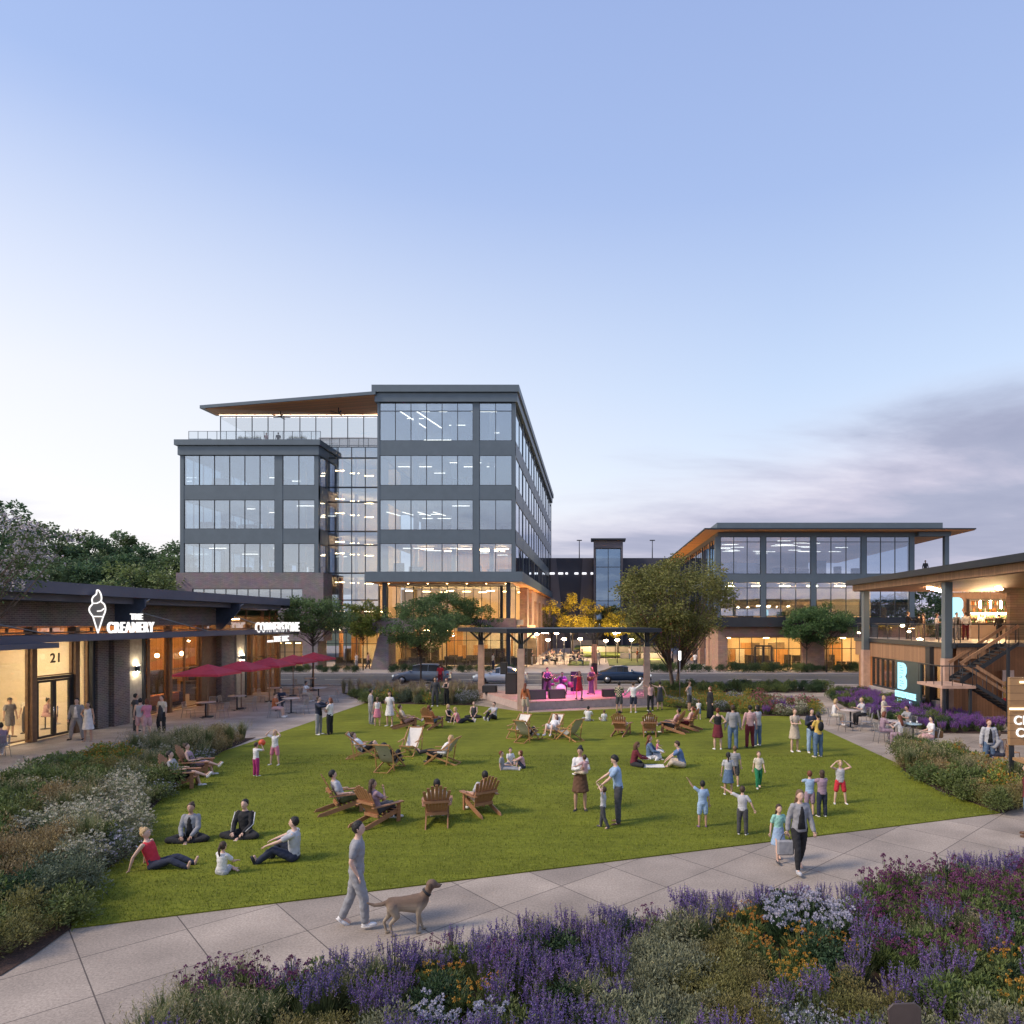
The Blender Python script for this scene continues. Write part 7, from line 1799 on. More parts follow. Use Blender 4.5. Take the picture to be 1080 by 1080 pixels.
# ================================================================ everyone on and around the green
PG = 'people spending the evening on the green'
W, B = 'white', 'black'
def who(px, py, hd, pose, h, top, tc, bot, bc, shoe, hair, hc, sk, label, f=False, z=0.0, **kw):
    p = G(px, py, z); dy = -.14 if pose.startswith('adir') else (.02 if pose.startswith('sling') else 0)
    a = radians(hd); p = p+V((sin(a)*dy, cos(a)*dy, 0))
    return person(p, a, pose, h, top, tc, bot, bc, shoe, hair, hc, sk, label, female=f, lod=1 if p.y > 26 else 0, **kw)
Rw = [
 (376,978,78,'walkpocket',1.78,'tee','grey','pants','grey',W,'short',B,'fair','man in grey tee and grey trousers walking behind the dog',0),
 (163,916,88,'lean',1.70,'tank','red','leggings','navy',None,'bun','blonde','fair','woman in red tank top leaning back on her hands on the grass',1),
 (202,886,170,'cross',1.68,'jacket','grey','pants',B,W,'bun','brown','tan','person in grey cardigan over black top sitting cross legged',1),
 (259,882,185,'cross',1.70,'long',B,'pants',B,W,'short',B,'fair','person in black tracksuit with white sleeve stripes sitting cross legged',0),
 (310,908,262,'knees',1.76,'tee','lightgrey','pants','navy',B,'short',B,'fair','man in grey tee resting his arm on his knee on the lawn',0),
 (234,923,15,'side',1.25,'tee',W,'shorts','lightgrey',None,'tail','brown','fair','small girl in white tee with ponytail sitting with her back to the camera',1),
 (193,831,75,'adirx',1.78,'tee','grey','shorts',B,W,'short',B,'fair','man in grey tee and black shorts in a wooden chair by the left bed',0),
 (209,819,78,'adirx',1.68,'tank','mauve','shorts','mauve',W,'bun','brown','fair','woman in mauve sitting beyond the man in the wooden chair',1),
 (270,819,30,'face',1.13,'tee',W,'pants','magenta',W,'short','brown','fair','child in white tee and magenta leggings holding up a red ball',0),
 (290,807,190,'head',1.28,'tee',W,'shorts','pink',W,'tail','blonde','fair','girl in white tee and pink shorts shading her eyes',1),
 (366,856,60,'adir',1.78,'tee','lightgrey','shorts','olive',W,'short',B,'fair','man in grey tee in the leftmost front wooden chair',0),
 (402,868,40,'adirchin',1.70,'tee','mauve','pants','charcoal',W,'long','brown','tan','woman with long dark hair resting her chin in a wooden chair',1),
 (461,866,-12,'adir',1.78,'tee','beige','shorts','khaki',W,'short',B,'tan','man in beige tee seen from behind in the third wooden chair',0),
 (505,856,-35,'adir',1.78,'tee','lightgrey','shorts','beige',W,'short',B,'tan','man in pale shirt in the rightmost front wooden chair',0),
 (384,800,80,'sling',1.75,'tee',W,'shorts',B,None,'short','brown','fair','man in white tee lying back in a deck chair',0),
 (411,812,12,'sling',1.70,'tee',B,'pants',B,B,'afro',B,'dark','dark haired person hidden behind the olive deck chair',0),
 (466,806,-80,'slingleg',1.78,'long',W,'pants',B,B,'short','blonde','fair','man in white shirt and black trousers in a deck chair facing left',0),
 (336,775,100,'hug',1.78,'jacket','navy','pants','grey',W,'short','brown','fair','man in dark jacket and grey trousers embracing a woman',0),
 (348,775,-80,'carry',1.70,'tee',W,'pants',B,B,'bob','auburn','fair','woman in white tee and black trousers embraced at the lawn corner',1),
 (391,764,60,'relaxed',1.80,'long','grey','pants','grey','grey','short',B,'fair','tall man in grey shirt and trousers on the left of the lawn',0),
 (398,766,-10,'stand',1.45,'tank',W,'skirt','pink',None,'tail','lightbrown','fair','girl in white top and bright pink skirt seen from behind',1),
 (411,766,190,'phone',1.74,'tdress',W,'skirt',W,W,'long',B,'fair','woman in white dress with long black hair holding a phone',1),
 (430,768,65,'adirx',1.76,'tee','beige','shorts','rose',W,'short','brown','fair','man in pale tee in a wooden chair farther back',0),
 (457,768,25,'adirphone',1.70,'long','orange','pants','denim',None,'bob','auburn','fair','redhead holding up a phone in a wooden chair',1),
 (459,745,175,'relaxed',1.78,'long','charcoal','pants','charcoal',W,'short','brown','tan','man dressed in charcoal standing by the back bed',0),
 (471,744,210,'hold',1.68,'tank',B,'pants',B,B,'bun','auburn','fair','woman in black holding a pale drink by the back bed',1),
 (473,761,120,'side',1.68,'tank',B,'pants',B,W,'bob','blonde','fair','blonde woman in black sitting on the grass near the wooden chairs',1),
 (484,763,60,'lean',1.66,'tank','pink','pants',B,W,'bob','blonde','fair','blonde woman in pink top leaning back on the grass',1),
 (500,757,180,'cross',1.66,'tank','charcoal','leggings',B,W,'bun','lightbrown','fair','person in dark top sitting facing the camera near the stage corner',1),
 (521,759,210,'knees',1.72,'tee','lightgrey','pants',B,W,'short','brown','fair','person in white shirt sitting with knees drawn up near the stage corner',0),
 (554,755,20,'relaxed',1.80,'long','orange','shorts','beige',W,'long','auburn','fair','person in orange shirt and beige shorts standing before the stage column',1),
 (556,782,28,'sling',1.66,'tank',B,'shorts',B,W,'bun','blonde','fair','blonde person in black top in the tan deck chair',1),
 (583,778,200,'sling',1.70,'tdress',W,'skirt',W,W,'long','auburn','fair','woman in pale dress reclining in a white deck chair',1),
 (620,761,5,'side',1.5,'tee',W,'shorts','grey',W,'short',B,'tan','boy in white tee sitting with his back to us by the stage',0),
 (637,761,-10,'legsout',1.15,'tee',W,'shorts','grey',W,'short','lightbrown','fair','small child in white sitting beside the boy by the stage',0),
 (653,752,10,'hold',1.78,'long','plaid','shorts','charcoal',B,'short',B,'tan','man in black and cream plaid shirt watching the stage',0),
 (668,752,10,'armR',1.76,'long',W,'shorts','navy',W,'short','brown','fair','man in white shirt raising his right arm by the stage',0),
 (686,750,-5,'armL',1.70,'tank','rose','pants',B,W,'tail',B,'tan','woman in rose top and black trousers raising her left arm',1),
 (696,749,-15,'sway',1.68,'dress','charcoal','skirt','charcoal',B,'bun',B,'fair','woman in short charcoal dress dancing right of the column',1),
 (656,775,20,'adirx',1.72,'tee','cream','pants','rose',W,'bun',B,'tan','woman in cream tee at the left of the far wooden chairs',1),
 (685,775,3,'adir',1.72,'tee',W,'shorts','beige',W,'tail',B,'fair','person with dark ponytail seen from behind in a far wooden chair',1),
 (708,773,-62,'adirx',1.76,'tee','rose','pants','charcoal',W,'short',B,'tan','man in pale rose tee stretching out in a far wooden chair',0),
 (723,770,-62,'adir',1.70,'tank','rose','pants','maroon',W,'tail','auburn','fair','woman in rose top at the right end of the far wooden chairs',1),
 (727,750,120,'hip1',1.74,'tank','grey','shorts','charcoal',B,'short','brown','tan','person in grey top and dark shorts facing the small child',0),
 (737,759,0,'hold',1.05,'tee',W,'shorts','denim',W,'short','lightbrown','fair','small child in white tee and blue shorts between two adults',0),
 (749,758,-115,'stand',1.72,'long',B,'longskirt',B,B,'bob','auburn','fair','woman in a long black dress facing left near the border',1),
 (668,808,85,'read',1.68,'hoodie','maroon','pants',B,B,'hood','brown','tan','woman in brown head scarf and maroon top reading on the grass',1),
 (685,801,100,'side',1.70,'jacket','denim','pants',W,W,'long','auburn','fair','long haired woman in denim jacket and white trousers holding a baby',1),
 (720,810,-80,'board',1.76,'tee','blue','pants','beige',B,'short','brown','fair','man in blue tee leaning over a white board on the grass',0),
 (530,812,95,'legsout',1.25,'tee','grey','pants','grey',W,'short','auburn','fair','boy in grey sitting with legs stretched in the trio on the lawn',0),
 (538,807,150,'cross',1.15,'tee',W,'shorts','grey',None,'short','brown','fair','child in white leaning forward in the middle of the seated trio',0),
 (552,811,-85,'kneesin',1.2,'tee','rose','shorts','navy',None,'bob','auburn','fair','child in pale pink facing the others in the seated trio',1),
 (612,855,178,'carry',1.76,'long',W,'skirt','brown',B,'bun',B,'tan','woman in white blouse and brown skirt carrying a child',1),
 (652,869,-88,'father',1.78,'tee','lightblue','pants','charcoal','brown','short',B,'fair','man in blue grey tee bending to hold a small boy by the hands',0),
 (636,874,-75,'reachup',1.02,'tee','lightgrey','pants','charcoal','charcoal','short','brown','fair','small boy in grey tee held by his father on the lawn',0),
 (741,873,-5,'armsup2',1.17,'tee','lightblue','shorts','lightblue','purple','short',B,'tan','boy dressed in light blue stretching his left arm out',0),
 (783,881,20,'sway',1.18,'tee','lightgrey','pants','charcoal',W,'short','brown','fair','child in pale grey tee and dark trousers playing with arm out',0),
 (768,839,10,'relaxed',1.28,'tee','lightgrey','skirt','denim',W,'tail',B,'tan','girl in grey tee and short denim skirt walking away',1),
 (775,830,8,'stand',1.28,'tee','grey','shorts','charcoal',W,'short','lightbrown','fair','boy in grey tee and dark shorts beyond the girl in denim skirt',0),
 (800,832,178,'walk',1.14,'tee','cream','pants','green',W,'short','lightbrown','fair','child in cream tee and green trousers in the middle of the lawn',0),
 (757,791,0,'hips',1.70,'tank',B,'skirt','maroon',W,'bun','auburn','fair','woman in black tank top and maroon skirt with hands on hips',1),
 (773,791,3,'stand',1.82,'jacket','grey','pants','denim',B,'short','brown','tan','man in grey jacket seen from behind beside the maroon skirt',0),
 (791,789,-5,'relaxed',1.76,'long','rose','pants','maroon',B,'short',B,'fair','man in rose shirt and dark trousers standing close to a woman',0),
 (799,787,-30,'hold',1.72,'jacket','lightgrey','pants','denim',W,'bob',B,'fair','woman in pale jacket and jeans beside the man in rose',1),
 (838,793,165,'hold',1.74,'tdress','beige','skirt','beige',W,'bun','lightbrown','fair','woman in short beige dress on the right of the lawn',1),
 (856,794,170,'talk',1.76,'jacket','navy','pants','lightblue',W,'short',B,'fair','man in open navy shirt looking at something in his hands',0),
 (863,799,-20,'hold',1.72,'tee','yellow','pants','denim','cream','tail',B,'tan','woman in yellow top and jeans seen from behind with backpack strap',1),
 (854,861,5,'hug',1.20,'tee','lightblue','shorts','mauve',B,'short','auburn','fair','boy in light blue tee with his arm round a friend',0),
 (867,862,-8,'hug',1.24,'hoodie','mauve','pants','navy',W,'bob','brown','fair','child in mauve hooded top hugged by the boy in blue',0),
 (886,848,185,'head',1.24,'tank','lightgrey','shorts','red',W,'short','blonde','fair','boy in red shorts and grey top with hands on his head',0),
 (821,909,170,'walk',1.22,'tee','mint','skirt','lightblue','charcoal','long','brown','fair','girl in mint top walking beside the woman on the path',1),
 (843,920,172,'walk',1.70,'jacket','grey','leggings',B,'lightgrey','long','lightbrown','fair','woman in long grey cardigan and black leggings walking on the path',1),
 (81,780,165,'wide',1.84,'jacket','grey','pants','grey',B,'short',B,'fair','man in grey suit standing outside the creamery door',0),
 (93,782,175,'hip1',1.72,'tank',W,'skirt',W,None,'long',B,'tan','woman with long black hair in white beside the suited man',1),
 (143,771,40,'hips',1.78,'tee','charcoal','pants','charcoal',B,'short',B,'tan','man in charcoal tee with hand on hip by the brick pier',0),
 (148,777,-10,'relaxed',1.74,'tank','lightgrey','shorts','rose',W,'short',B,'fair','person in grey top and rose shorts seen from behind by the pier',0),
 (155,777,-60,'hold',1.70,'tee','pink','shorts','rose',W,'bob','auburn','fair','woman in pink tee talking by the brick pier',1),
 (171,773,200,'relaxed',1.76,'tee','cream','pants',B,B,'short','brown','fair','person in cream tee and black apron outside the restaurant',0),
 (2,799,-60,'table',1.68,'tee','mauve','pants','lightgrey',W,'bun',B,'fair','woman in mauve tee sitting at the left edge of the terrace',1),
 (289,757,80,'phonechair',1.76,'tee','orange','shorts','rose',W,'short','brown','fair','man in peach tee sitting at a table under the umbrellas',0),
 (297,749,170,'table',1.74,'tee','navy','pants','charcoal',B,'short',B,'fair','man in navy shirt sitting behind the table under the umbrellas',0),
 (321,740,95,'table',1.70,'tee',W,'pants','beige',W,'bun',B,'tan','woman in white tee at the table near the lawn corner',1),
 (879,765,95,'table',1.70,'tank',W,'shorts','cream',W,'bob','blonde','fair','blonde woman in white at the pale table on the right terrace',1),
 (911,764,-95,'table',1.74,'tee','lightgrey','pants',B,B,'short','blonde','fair','fair haired man in grey tee at the pale table',0),
 (932,767,140,'hold',1.55,'tee','cream','shorts','beige',W,'bob','blonde','fair','woman in cream blouse beyond the shared table',1),
 (930,783,85,'table',1.70,'tee','mauve','pants','mauve',W,'bob','auburn','fair','woman in mauve dress leaning on the shared table',1),
 (951,788,-20,'table',1.66,'tee','lightgrey','pants','mauve',B,'long','auburn','fair','woman with long dark red hair seen from behind at the shared table',1),
 (959,775,-100,'table',1.76,'tee','grey','pants','charcoal',B,'short',B,'tan','man in pale grey shirt on the right of the shared table',0),
 (982,790,-85,'crosschair',1.72,'tee',W,'shorts','rose','maroon','short',B,'fair','person in white tee with tan bag sitting alone on the right terrace',0),
 (1043,811,185,'stand',1.76,'jacket','lightgrey','pants','denim',W,'short','auburn','fair','man in open grey shirt over black tee and jeans on the right terrace',0),
 (1056,811,-70,'table',1.70,'hoodie','grey','pants','navy',W,'bun','lightbrown','fair','person in pale grey top sitting on a wooden chair by the kiosk',1),
 (1085,882,-60,'stand',1.78,'long','maroon','pants','denim','brown','short','brown','fair','person in maroon shirt cut by the right edge of the view',0),
]
done = {}
for r in Rw:
    ex = {}
    lb = r[13]
    if 'sleeve stripes' in lb: ex['extra'] = 'stripe'
    if 'black apron' in lb: ex['extra'] = 'apron'
    if 'backpack' in lb: ex['extra'] = 'backpack'
    if 'suit standing' in lb: ex['inner'] = 'white'
    done[lb] = who(*r[:14], f=bool(r[14]), **ex)
def at(lbl, key='hands', g=1):
    i = [v for k, v in done.items() if lbl in k][0]; return i['hands'][g] if key == 'hands' else i[key]
# on the stage
for px_, py_, hd, pose, h, top, tc, bot, bc, hair, hc, lb, f in [(577,733,160,'guitar',1.78,'tank','purple','pants','purple','short',B,'guitarist in purple light singing beside the drums',0),(611,737,190,'sing',1.70,'dress','red','skirt','red','long','auburn','singer in a red dress at the front of the stage',1),(624,732,200,'guitar',1.76,'tank','purple','longskirt','purple','long','blonde','bass player in purple at the right of the stage',1)]:  # purple stage light is put into the guitarist's clothes as colour
    done[lb] = who(px_,py_,hd,pose,h,top,tc,bot,bc,B,hair,hc,'fair',lb,f=bool(f),z=.46,group='band playing on the stage')
done['drummer'] = person(V((-2.05,44.75,.46)), radians(180), 'drum', 1.75, 'tee', 'purple', 'pants', 'black', 'black', 'short', 'brown', 'fair', 'drummer sitting behind the pale bass drum', group='band playing on the stage', lod=1)
tag(MB().lathe([(.18,0),(.18,.06),(.03,.07),(.03,.45),(.17,.46),(.17,.5)], (-2.05,44.75,.46), 14).build('drum_stool', blk), 'round black stool under the drummer', 'stool')
done['saxophonist'] = person(V((-4.35,41.6,.46)), radians(200), 'hold', 1.78, 'tee', 'lightgrey', 'pants', 'charcoal', 'black', 'short', 'grey', 'fair', 'grey haired musician in pale shirt behind the front column', group='band playing on the stage', lod=1)
def guitar(info, col, lb):
    c = info['waist']; M_ = info['M']; t = thing('guitar', lb, 'guitar', M_@V((0,.20,1.02))); t.rotation_euler = M_.to_euler()
    gm = mat('guitar_'+col, CL[col], rough=.25)
    mb = MB(); mb.tube([(.08,-.035,-.02),(.08,.03,-.02)], .17, 14); mb.tube([(-.10,-.03,.03),(-.10,.03,.03)], .13, 14); mb.build('body', gm, t); MB().bar((-.2,.0,.06),(-.78,.06,.30),.05,.025).build('neck', mat('guitar_neck', (.2,.1,.05), rough=.5), t)
guitar(done['guitarist in purple light singing beside the drums'], 'black', 'black electric guitar held by the guitarist in purple light'); guitar(done['bass player in purple at the right of the stage'], 'brown', 'brown bass guitar held by the player at the stage right')
for k_, lb in (('singer in a red dress','microphone stand in front of the singer in red'),):
    p = G(613,739,.46); t = thing('microphone_stand', lb, 'microphone stand', p); MB().tube([(0,0,0),(0,0,1.45)], .012, 6).build('pole', blk, t); MB().ell((0,0,1.5), (.03,.03,.045), 8, 6).build('microphone', blk, t); MB().lathe([(.14,0),(.14,.02)], n=14).build('base', blk, t)
# upper deck, roof terraces, inside the creamery, court and street
def free(x, y, z, hd, pose, h, top, tc, bot, bc, shoe, hair, hc, sk, lb, grp, f=False, **kw): return person(V((x,y,z)), radians(hd), pose, h, top, tc, bot, bc, shoe, hair, hc, sk, lb, group=grp, female=f, lod=1, **kw)
GD = 'people on the upper deck of the bar'
for px_, Y_, hd, pose, h, top, tc, bot, bc, hair, hc, lb, f in [(957,46.0,100,'bar',1.84,'long',B,'pants',B,'short','lightbrown','tall man in black leaning at the deck rail',0),(969,45.5,20,'hold',1.70,'long',B,'pants','olive','short',B,'person in black top and olive trousers on the deck',0),(974,46.0,-60,'stand',1.72,'tank','brown','pants',B,'short','brown','person in brown on the deck left of the steel column',0),(988,45,120,'hold',1.70,'tee',W,'pants','charcoal','bun','brown','person in white tee just left of the steel column on the deck',1),
      (1000,44.5,30,'hold',1.72,'tdress','red','skirt','red','bob',B,'woman in red dress beside the steel column on the deck',1),(1009,43.5,170,'relaxed',1.76,'jacket','grey','pants','grey','short','brown','man in grey before the glowing letter on the deck',0),(1018.5,43.5,15,'relaxed',1.80,'long',W,'pants','maroon','short','brown','man in white shirt seen from behind on the deck',0)]:
    free(XA(px_,Y_),Y_,4.0,hd,pose,h,top,tc,bot,bc,B,hair,hc,'fair',lb,GD,bool(f))
free(XA(1034,48.2),48.2,4.0,185,'bar',1.76,'long','cream','pants',B,B,'short',B,'fair','bartender in pale shirt behind the counter',GD); free(XA(1054,46.0),46.0,4.0,10,'bar',1.70,'long',B,'pants',B,B,'short',B,'tan','person in black at the right end of the bar counter',GD)
free(XA(281,76),76,24.43,180,'hold',1.74,'tee','rose','pants','grey',W,'short','auburn','fair','person in rose on the office roof terrace','people on the roof terraces'); free(XA(293.5,76),76,24.43,170,'stand',1.78,'tee',B,'pants',B,B,'short',B,'dark','person in black on the office roof terrace','people on the roof terraces')
free(XA(976,71.5),71.5,zb(608)+.02,190,'relaxed',1.78,'long','charcoal','pants','charcoal',B,'short',B,'fair','person standing on the terrace of the right office','people on the roof terraces')
GI = 'people inside the creamery'
free(-26.0,30.4,.02,100,'relaxed',1.78,'tee','grey','shorts','grey','brown','short','brown','fair','man in cap and grey tee inside the creamery',GI,extra='cap'); free(-26.1,31.45,.02,170,'stand',1.72,'tee','cream','pants','charcoal',B,'short',B,'fair','server in cream tee and dark apron inside the creamery',GI,extra='apron')
free(-26.3,32.75,.02,80,'table',1.68,'tee','rose','shorts','rose',W,'bun',B,'fair','woman in pale top on a stool inside the creamery door',GI,True,seatz=.62); 
tag(MB().lathe([(.2,0),(.2,.03),(.03,.04),(.03,.58),(.17,.59),(.17,.62)], (-26.3,32.75,.02), 14).build('bar_stool', steel2), 'round stool under the woman inside the creamery', 'stool')
free(XA(470,57)+.0,55.0,.0,0,'stand',1.74,'tee','red','pants','maroon',B,'short','brown','tan','person in red beyond the back bed near the suv','people along the street')
CT = [(626,78,200,'walk',W,'khaki','walker in white and khaki on the court path'),(631,79,190,'walk','beige','beige','second walker in beige beside the one in white'),(561,79,90,'hold','charcoal','grey','dark dressed person nearest the brick wall in the court'),(672,84,-90,'hold','orange','khaki','person in orange near the right end of the court'),(664,90,100,'stand',W,'denim','person in white on the path behind the sedan'),(709,76,-60,'stand','grey','navy','person in grey outside the right office'),(733,73.5,30,'hold',W,'charcoal','person in white at the office corner behind the big tree'),(388,72.2,80,'walk','rose','charcoal','passer by in rose before the lobby glass'),(376,72.3,-80,'stand',W,'grey','person in white by the lobby glass'),(520,72.0,60,'stand','cream','navy','person in cream under the office canopy')]
for px_, Y_, hd, pose, tc, bc, lb in CT: free(XA(px_,Y_),Y_,.1,hd,pose,1.74,'tee',tc,'pants',bc,B,'short','brown','fair',lb,'people in the court and on the far pavement')
for i in range(11):
    row, q = divmod(i, 4); y = (80,86,91)[row]; n = (4,4,3)[row]; x0_, x1_ = ((-6,-1.2),(-6,-1.5),(-6,-2))[row]; x = x0_+(x1_-x0_)*(q if q < n else 0)/(n-1); s_ = -1 if i % 2 else 1
    if q >= n: continue
    free(x+s_*.55,y+.2,.1,-s_*90,'table',1.72,('tee','long')[i%2],('charcoal','white','navy','rose','beige')[i%5],'pants',('denim','black','khaki')[i%3],B,('short','bob','bun')[i%3],('brown',B,'blonde')[i%3],'fair','diner in '+('charcoal','white','navy','rose','beige')[i%5]+' at the '+['first','second','third','fourth'][q]+' table of the '+['front','middle','back'][row]+' court row','diners in the court')
# carried children
i_ = done[[k for k in done if 'carrying a child' in k][0]]
person(i_['M']@V((-.12,.26,1.02)), radians(-40), 'baby', .92, 'tee', 'rose', 'pants', 'beige', 'white', 'short', 'brown', 'tan', 'small child carried by the woman in the brown skirt', lod=0)
i_ = done[[k for k in done if 'holding a baby' in k][0]]
person(i_['M']@V((.0,.30,.30)), radians(100), 'baby', .75, 'tee', 'pink', 'pants', 'white', None, 'short', 'blonde', 'fair', 'baby in pink sitting on the lap of the long haired woman', lod=1)
i_ = done[[k for k in done if 'embraced at the lawn corner' in k][0]]
person(i_['M']@V((.1,.24,1.0)), radians(100), 'baby', .85, 'tee', 'white', 'pants', 'rose', None, 'short', 'auburn', 'fair', 'small red haired child held between the embracing couple', lod=1)
finish_people()
# ---------------------------------------------------------------- things they hold or have put down
def book(p, rz, w_, d_, lb, nm='book', m=None):
    t = tag(MB().prism_to([(-w_/2,-d_/2,0),(0,-d_/2,-.015),(w_/2,-d_/2,0),(w_/2,-d_/2,.02),(0,-d_/2,.005),(-w_/2,-d_/2,.02)], (0,d_,0)).build(nm, m or mat('paper', (.72,.69,.64), rough=.8, var=.05)), lb, nm)
    t.location = p; t.rotation_euler = (.25,0,rz)
i_ = done[[k for k in done if 'reading on the grass' in k][0]]; book(i_['M']@V((0,.46,.30)), radians(5), .36, .26, 'open book on the lap of the woman in maroon')
i_ = done[[k for k in done if 'white board' in k][0]]; p = i_['M']@V((0,.95,0)); t = tag(MB().box(-.45,.3,-.25,.25,.03,.05).build('drawing_board', mat('paper', (.7,.68,.64))), 'large white drawing board lying before the man in blue', 'board'); t.location = p
i_ = done[[k for k in done if 'red ball' in k][0]]; t = tag(MB().ell((0,0,0),(.11,.11,.11),14,10).build('ball', mat('ball_red', (.62,.08,.03), rough=.5)), 'orange red ball held up by the child', 'ball'); t.location = (i_['hands'][1]+i_['hands'][-1])/2+V((.05,.05,.05))
for lbk, g in (('holding a phone',1),('holding up a phone',-1)):
    i_ = done[[k for k in done if lbk in k][0]]; t = tag(MB().box(-.037,.037,-.005,.005,-.075,.075).build('phone', blk, bevel=.004), 'phone in the hand of the '+('woman in white dress' if g == 1 else 'redhead'), 'phone'); t.location = i_['hands'][g]+V((0,0,.04)); t.rotation_euler = (.3,0,.3)
i_ = done[[k for k in done if 'pale drink' in k][0]]; t = tag(MB().lathe([(.03,0),(.038,.12)], n=10).build('drink', mat('drink_pale', (.75,.7,.6), rough=.3)), 'pale drink in the hand of the woman in black', 'drink'); t.location = i_['hands'][1]+V((0,0,-.02))
i_ = done[[k for k in done if 'cardigan and black leggings' in k][0]]; p = i_['hands'][1]
t = thing('tote_bag', 'grey tote bag carried between the woman and the girl', 'bag', p+V((-.05,-.05,-.02))); mb = MB(); mb.box(-.17,.17,-.05,.05,-.40,-.09); mb.build('bag_body', cloth('grey'), t, bevel=.03); mb = MB(); mb.tube([(-.1,0,-.09),(-.06,0,.02),(.06,0,.02),(.1,0,-.09)], .010, 6); mb.build('handle', cloth('charcoal'), t)
i_ = done[[k for k in done if 'tan bag' in k][0]]; t = thing('shoulder_bag', 'tan shoulder bag hanging at the back of the lone sitter', 'bag', i_['M']@V((.05,-.28,.62))); MB().box(-.22,.22,-.07,.07,-.16,.12).build('bag_body', mat('tan_leather', (.20,.10,.035), rough=.6), t, bevel=.04); MB().tube([(-.2,0,.1),(-.1,.1,.45),(.1,.1,.45),(.2,0,.1)], .01, 6).build('strap', mat('tan_leather', (.2,.1,.035)), t)
rr = random.Random(8)
for k,(px_,py_) in enumerate([(897,767),(943,781),(963,781)]):
    p = G(px_,py_)
    for q in range(2): 
        t = tag(MB().lathe([(.035,0),(.04,.11)], n=10).build('cup', mat('cup_white', (.75,.73,.7), rough=.35)), ('white cup on the '+['pale table of the blonde woman','shared table of three','small blue table'][k]+', '+['left','right'][q]+' one'), 'cup'); t.location = p+V((-.15+.3*q,rr.uniform(-.1,.1),.745))

# ================================================================ dog
dg_ = thing('dog', 'grey brown dog with dark collar standing on the path ahead of the man', 'dog', (0,0,0))
DC = mat('dog_coat', (.15,.095,.065), rough=.75, var=.35, scale=3, bump=.6, bscale=70)
_nt = DC.node_tree; _b = [n for n in _nt.nodes if n.type == 'BSDF_PRINCIPLED'][0]; _src = _b.inputs['Base Color'].links[0].from_socket
_tc = [n for n in _nt.nodes if n.type == 'TEX_COORD'][0]; _sp = N(_nt,'ShaderNodeSeparateXYZ'); _nt.links.new(_tc.outputs['Object'], _sp.inputs[0])
_mr = N(_nt,'ShaderNodeMapRange', interpolation_type='SMOOTHSTEP'); _mr.inputs['From Min'].default_value = .66; _mr.inputs['From Max'].default_value = .50; _nt.links.new(_sp.outputs['Z'], _mr.inputs['Value'])
_mx = N(_nt,'ShaderNodeMix', data_type='RGBA'); _nt.links.new(_mr.outputs[0], _mx.inputs[0]); _nt.links.new(_src, _mx.inputs[6]); _mx.inputs[7].default_value = (.34,.27,.20,1); _nt.links.new(_mx.outputs[2], _b.inputs['Base Color'])
mb = MB()
def rg(c, rx, rz, n=14, tilt=0):
    return [V((c[0]+rz*sin(2*pi*k/n)*sin(tilt), rx*cos(2*pi*k/n), c[1]+rz*sin(2*pi*k/n)*cos(tilt))) for k in range(n)]
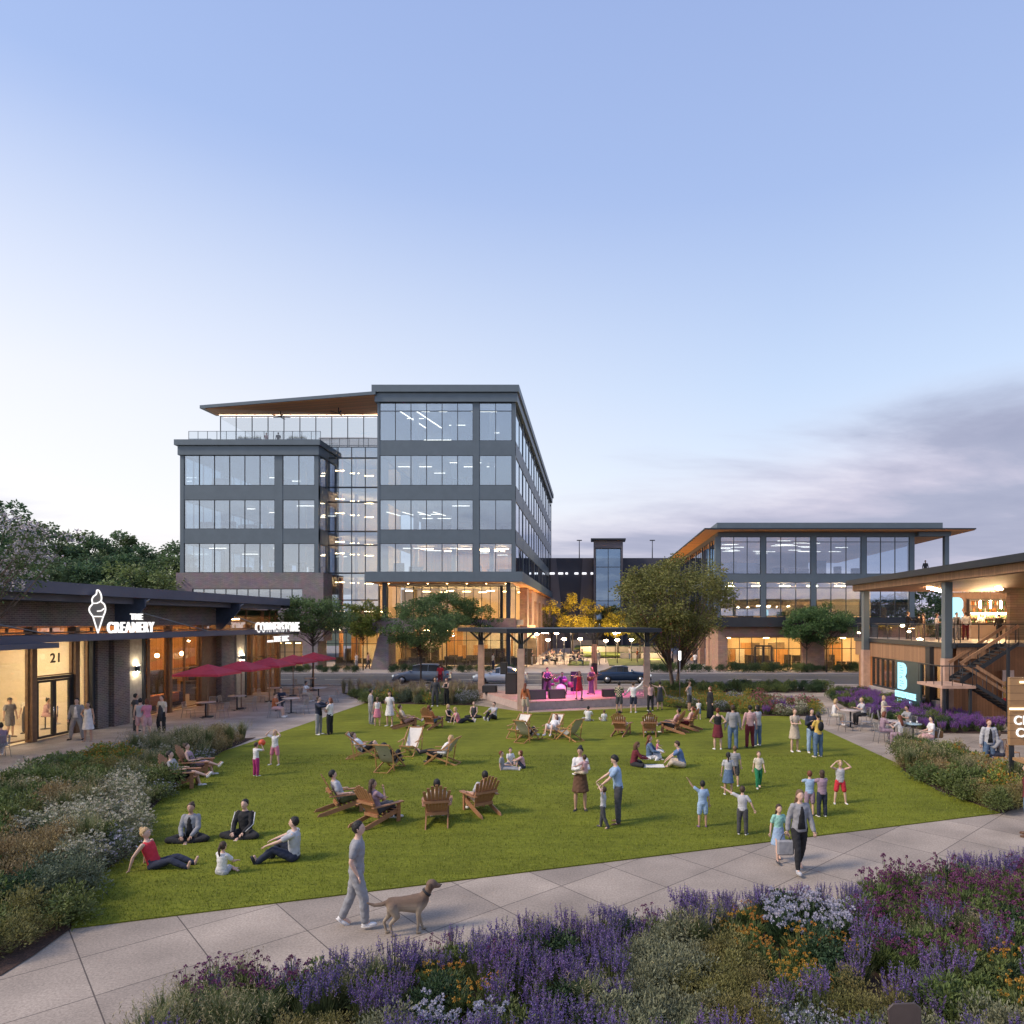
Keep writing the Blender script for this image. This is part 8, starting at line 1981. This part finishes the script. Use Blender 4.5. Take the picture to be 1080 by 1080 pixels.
# trunk from rump (-x) to chest (+x): deep chest, tucked belly
mb.loft([rg((-.40,.60),.05,.06), rg((-.36,.59),.115,.125), rg((-.26,.58),.135,.14), rg((-.12,.575),.125,.14), rg((.04,.565),.14,.165), rg((.18,.56),.155,.19), rg((.28,.58),.14,.175), rg((.36,.62),.085,.12), rg((.40,.66),.05,.07)])
mb.tube([(.27,0,.64),(.36,0,.76),(.43,0,.86)], [.115,.085,.072], 12)
mb.ell((.45,0,.905), (.108,.096,.096), 14, 10); mb.tube([(.49,0,.89),(.55,0,.872),(.598,0,.866)], [(.060,.062),(.052,.054),(.044,.044)], 12); mb.ell((.598,0,.866), (.036,.042,.042), 10, 8)
for sy in (-1,1):
    y = sy*.085
    capsule(mb, [(.22,y,.52),(.20,y*1.1,.36)], [.075,.05]); capsule(mb, [(.20,y*1.1,.36),(.22+.02*sy,y,.20)], [.045,.030]); capsule(mb, [(.22+.02*sy,y,.20),(.23+.05*sy,y,.05)], [.030,.024]); capsule(mb, [(.235+.05*sy,y,.03),(.285+.05*sy,y,.026)], [.032,.026])
    dx_ = -.06*sy
    capsule(mb, [(-.29,y,.56),(-.27+dx_,y*1.15,.40)], [.105,.070]); capsule(mb, [(-.25+dx_,y*1.15,.38),(-.385+dx_,y,.235)], [.058,.032]); capsule(mb, [(-.385+dx_,y,.235),(-.345+dx_,y,.05)], [.030,.024]); capsule(mb, [(-.34+dx_,y,.03),(-.285+dx_,y,.026)], [.034,.027])
mb.tube([(-.38,0,.63),(-.50,0,.60),(-.62,0,.60),(-.76,0,.66)], [.050,.042,.034,.018], 10)
b = mb.build('body', [DC], dg_); r_ = b.modifiers.new('r','REMESH'); r_.mode = 'VOXEL'; r_.voxel_size = .014; s_ = b.modifiers.new('s','SMOOTH'); s_.iterations = 4; s_.factor = .5
dgr = bpy.context.evaluated_depsgraph_get(); dgr.update(); me = bpy.data.meshes.new_from_object(b.evaluated_get(dgr)); b.modifiers.clear(); b.data = me
for p in me.polygons: p.use_smooth = True
for sy in (-1,1):
    MB().ell((.425,sy*.093,.885), (.045,.016,.072), 10, 8).build('ear', mat('dog_ear', (.10,.062,.042), rough=.8), dg_)
    MB().ell((.525,sy*.048,.922), (.011,.008,.011), 8, 6).build('eye', MATS['eye'], dg_)
MB().ell((.636,0,.880), (.014,.020,.014), 8, 6).build('nose', MATS['eye'], dg_)
MB().tube([(.345,0,.745),(.375,0,.775)], [.102,.099], 18).build('collar', blk, dg_)
dg_.location = G(430,984)+V((0,0,0)); dg_.rotation_euler = (0,0,radians(14)); dg_.scale = (.86,.86,.86)

# pieces that repeat inside a building or a stage become parts of their own
SPLIT = {'column','column_base','column_cladding','column_head','brick_pier','rendered_pier','downpipe','stair_post','pilaster','brick_wall','ceiling_light','desk','furniture','interior_column','bracket','tie_rod','post','ceiling_fan','light_panel','lit_opening','lamp_cord','brick_base','terracotta_wall','timber_wall','interior_wall','floor_slab','soffit','court_lawn','baluster','handrail','stringer','stair_tread','back_brace'}
for o in list(scn.objects):
    if o.type == 'MESH' and o.parent is not None and o.parent.get('category') and o.name.split('.')[0] in SPLIT and o.parent.get('category') in ('building','stage','sign','kiosk'):
        split_parts(o, 30 if o.name.startswith('ceiling_light') else 100)
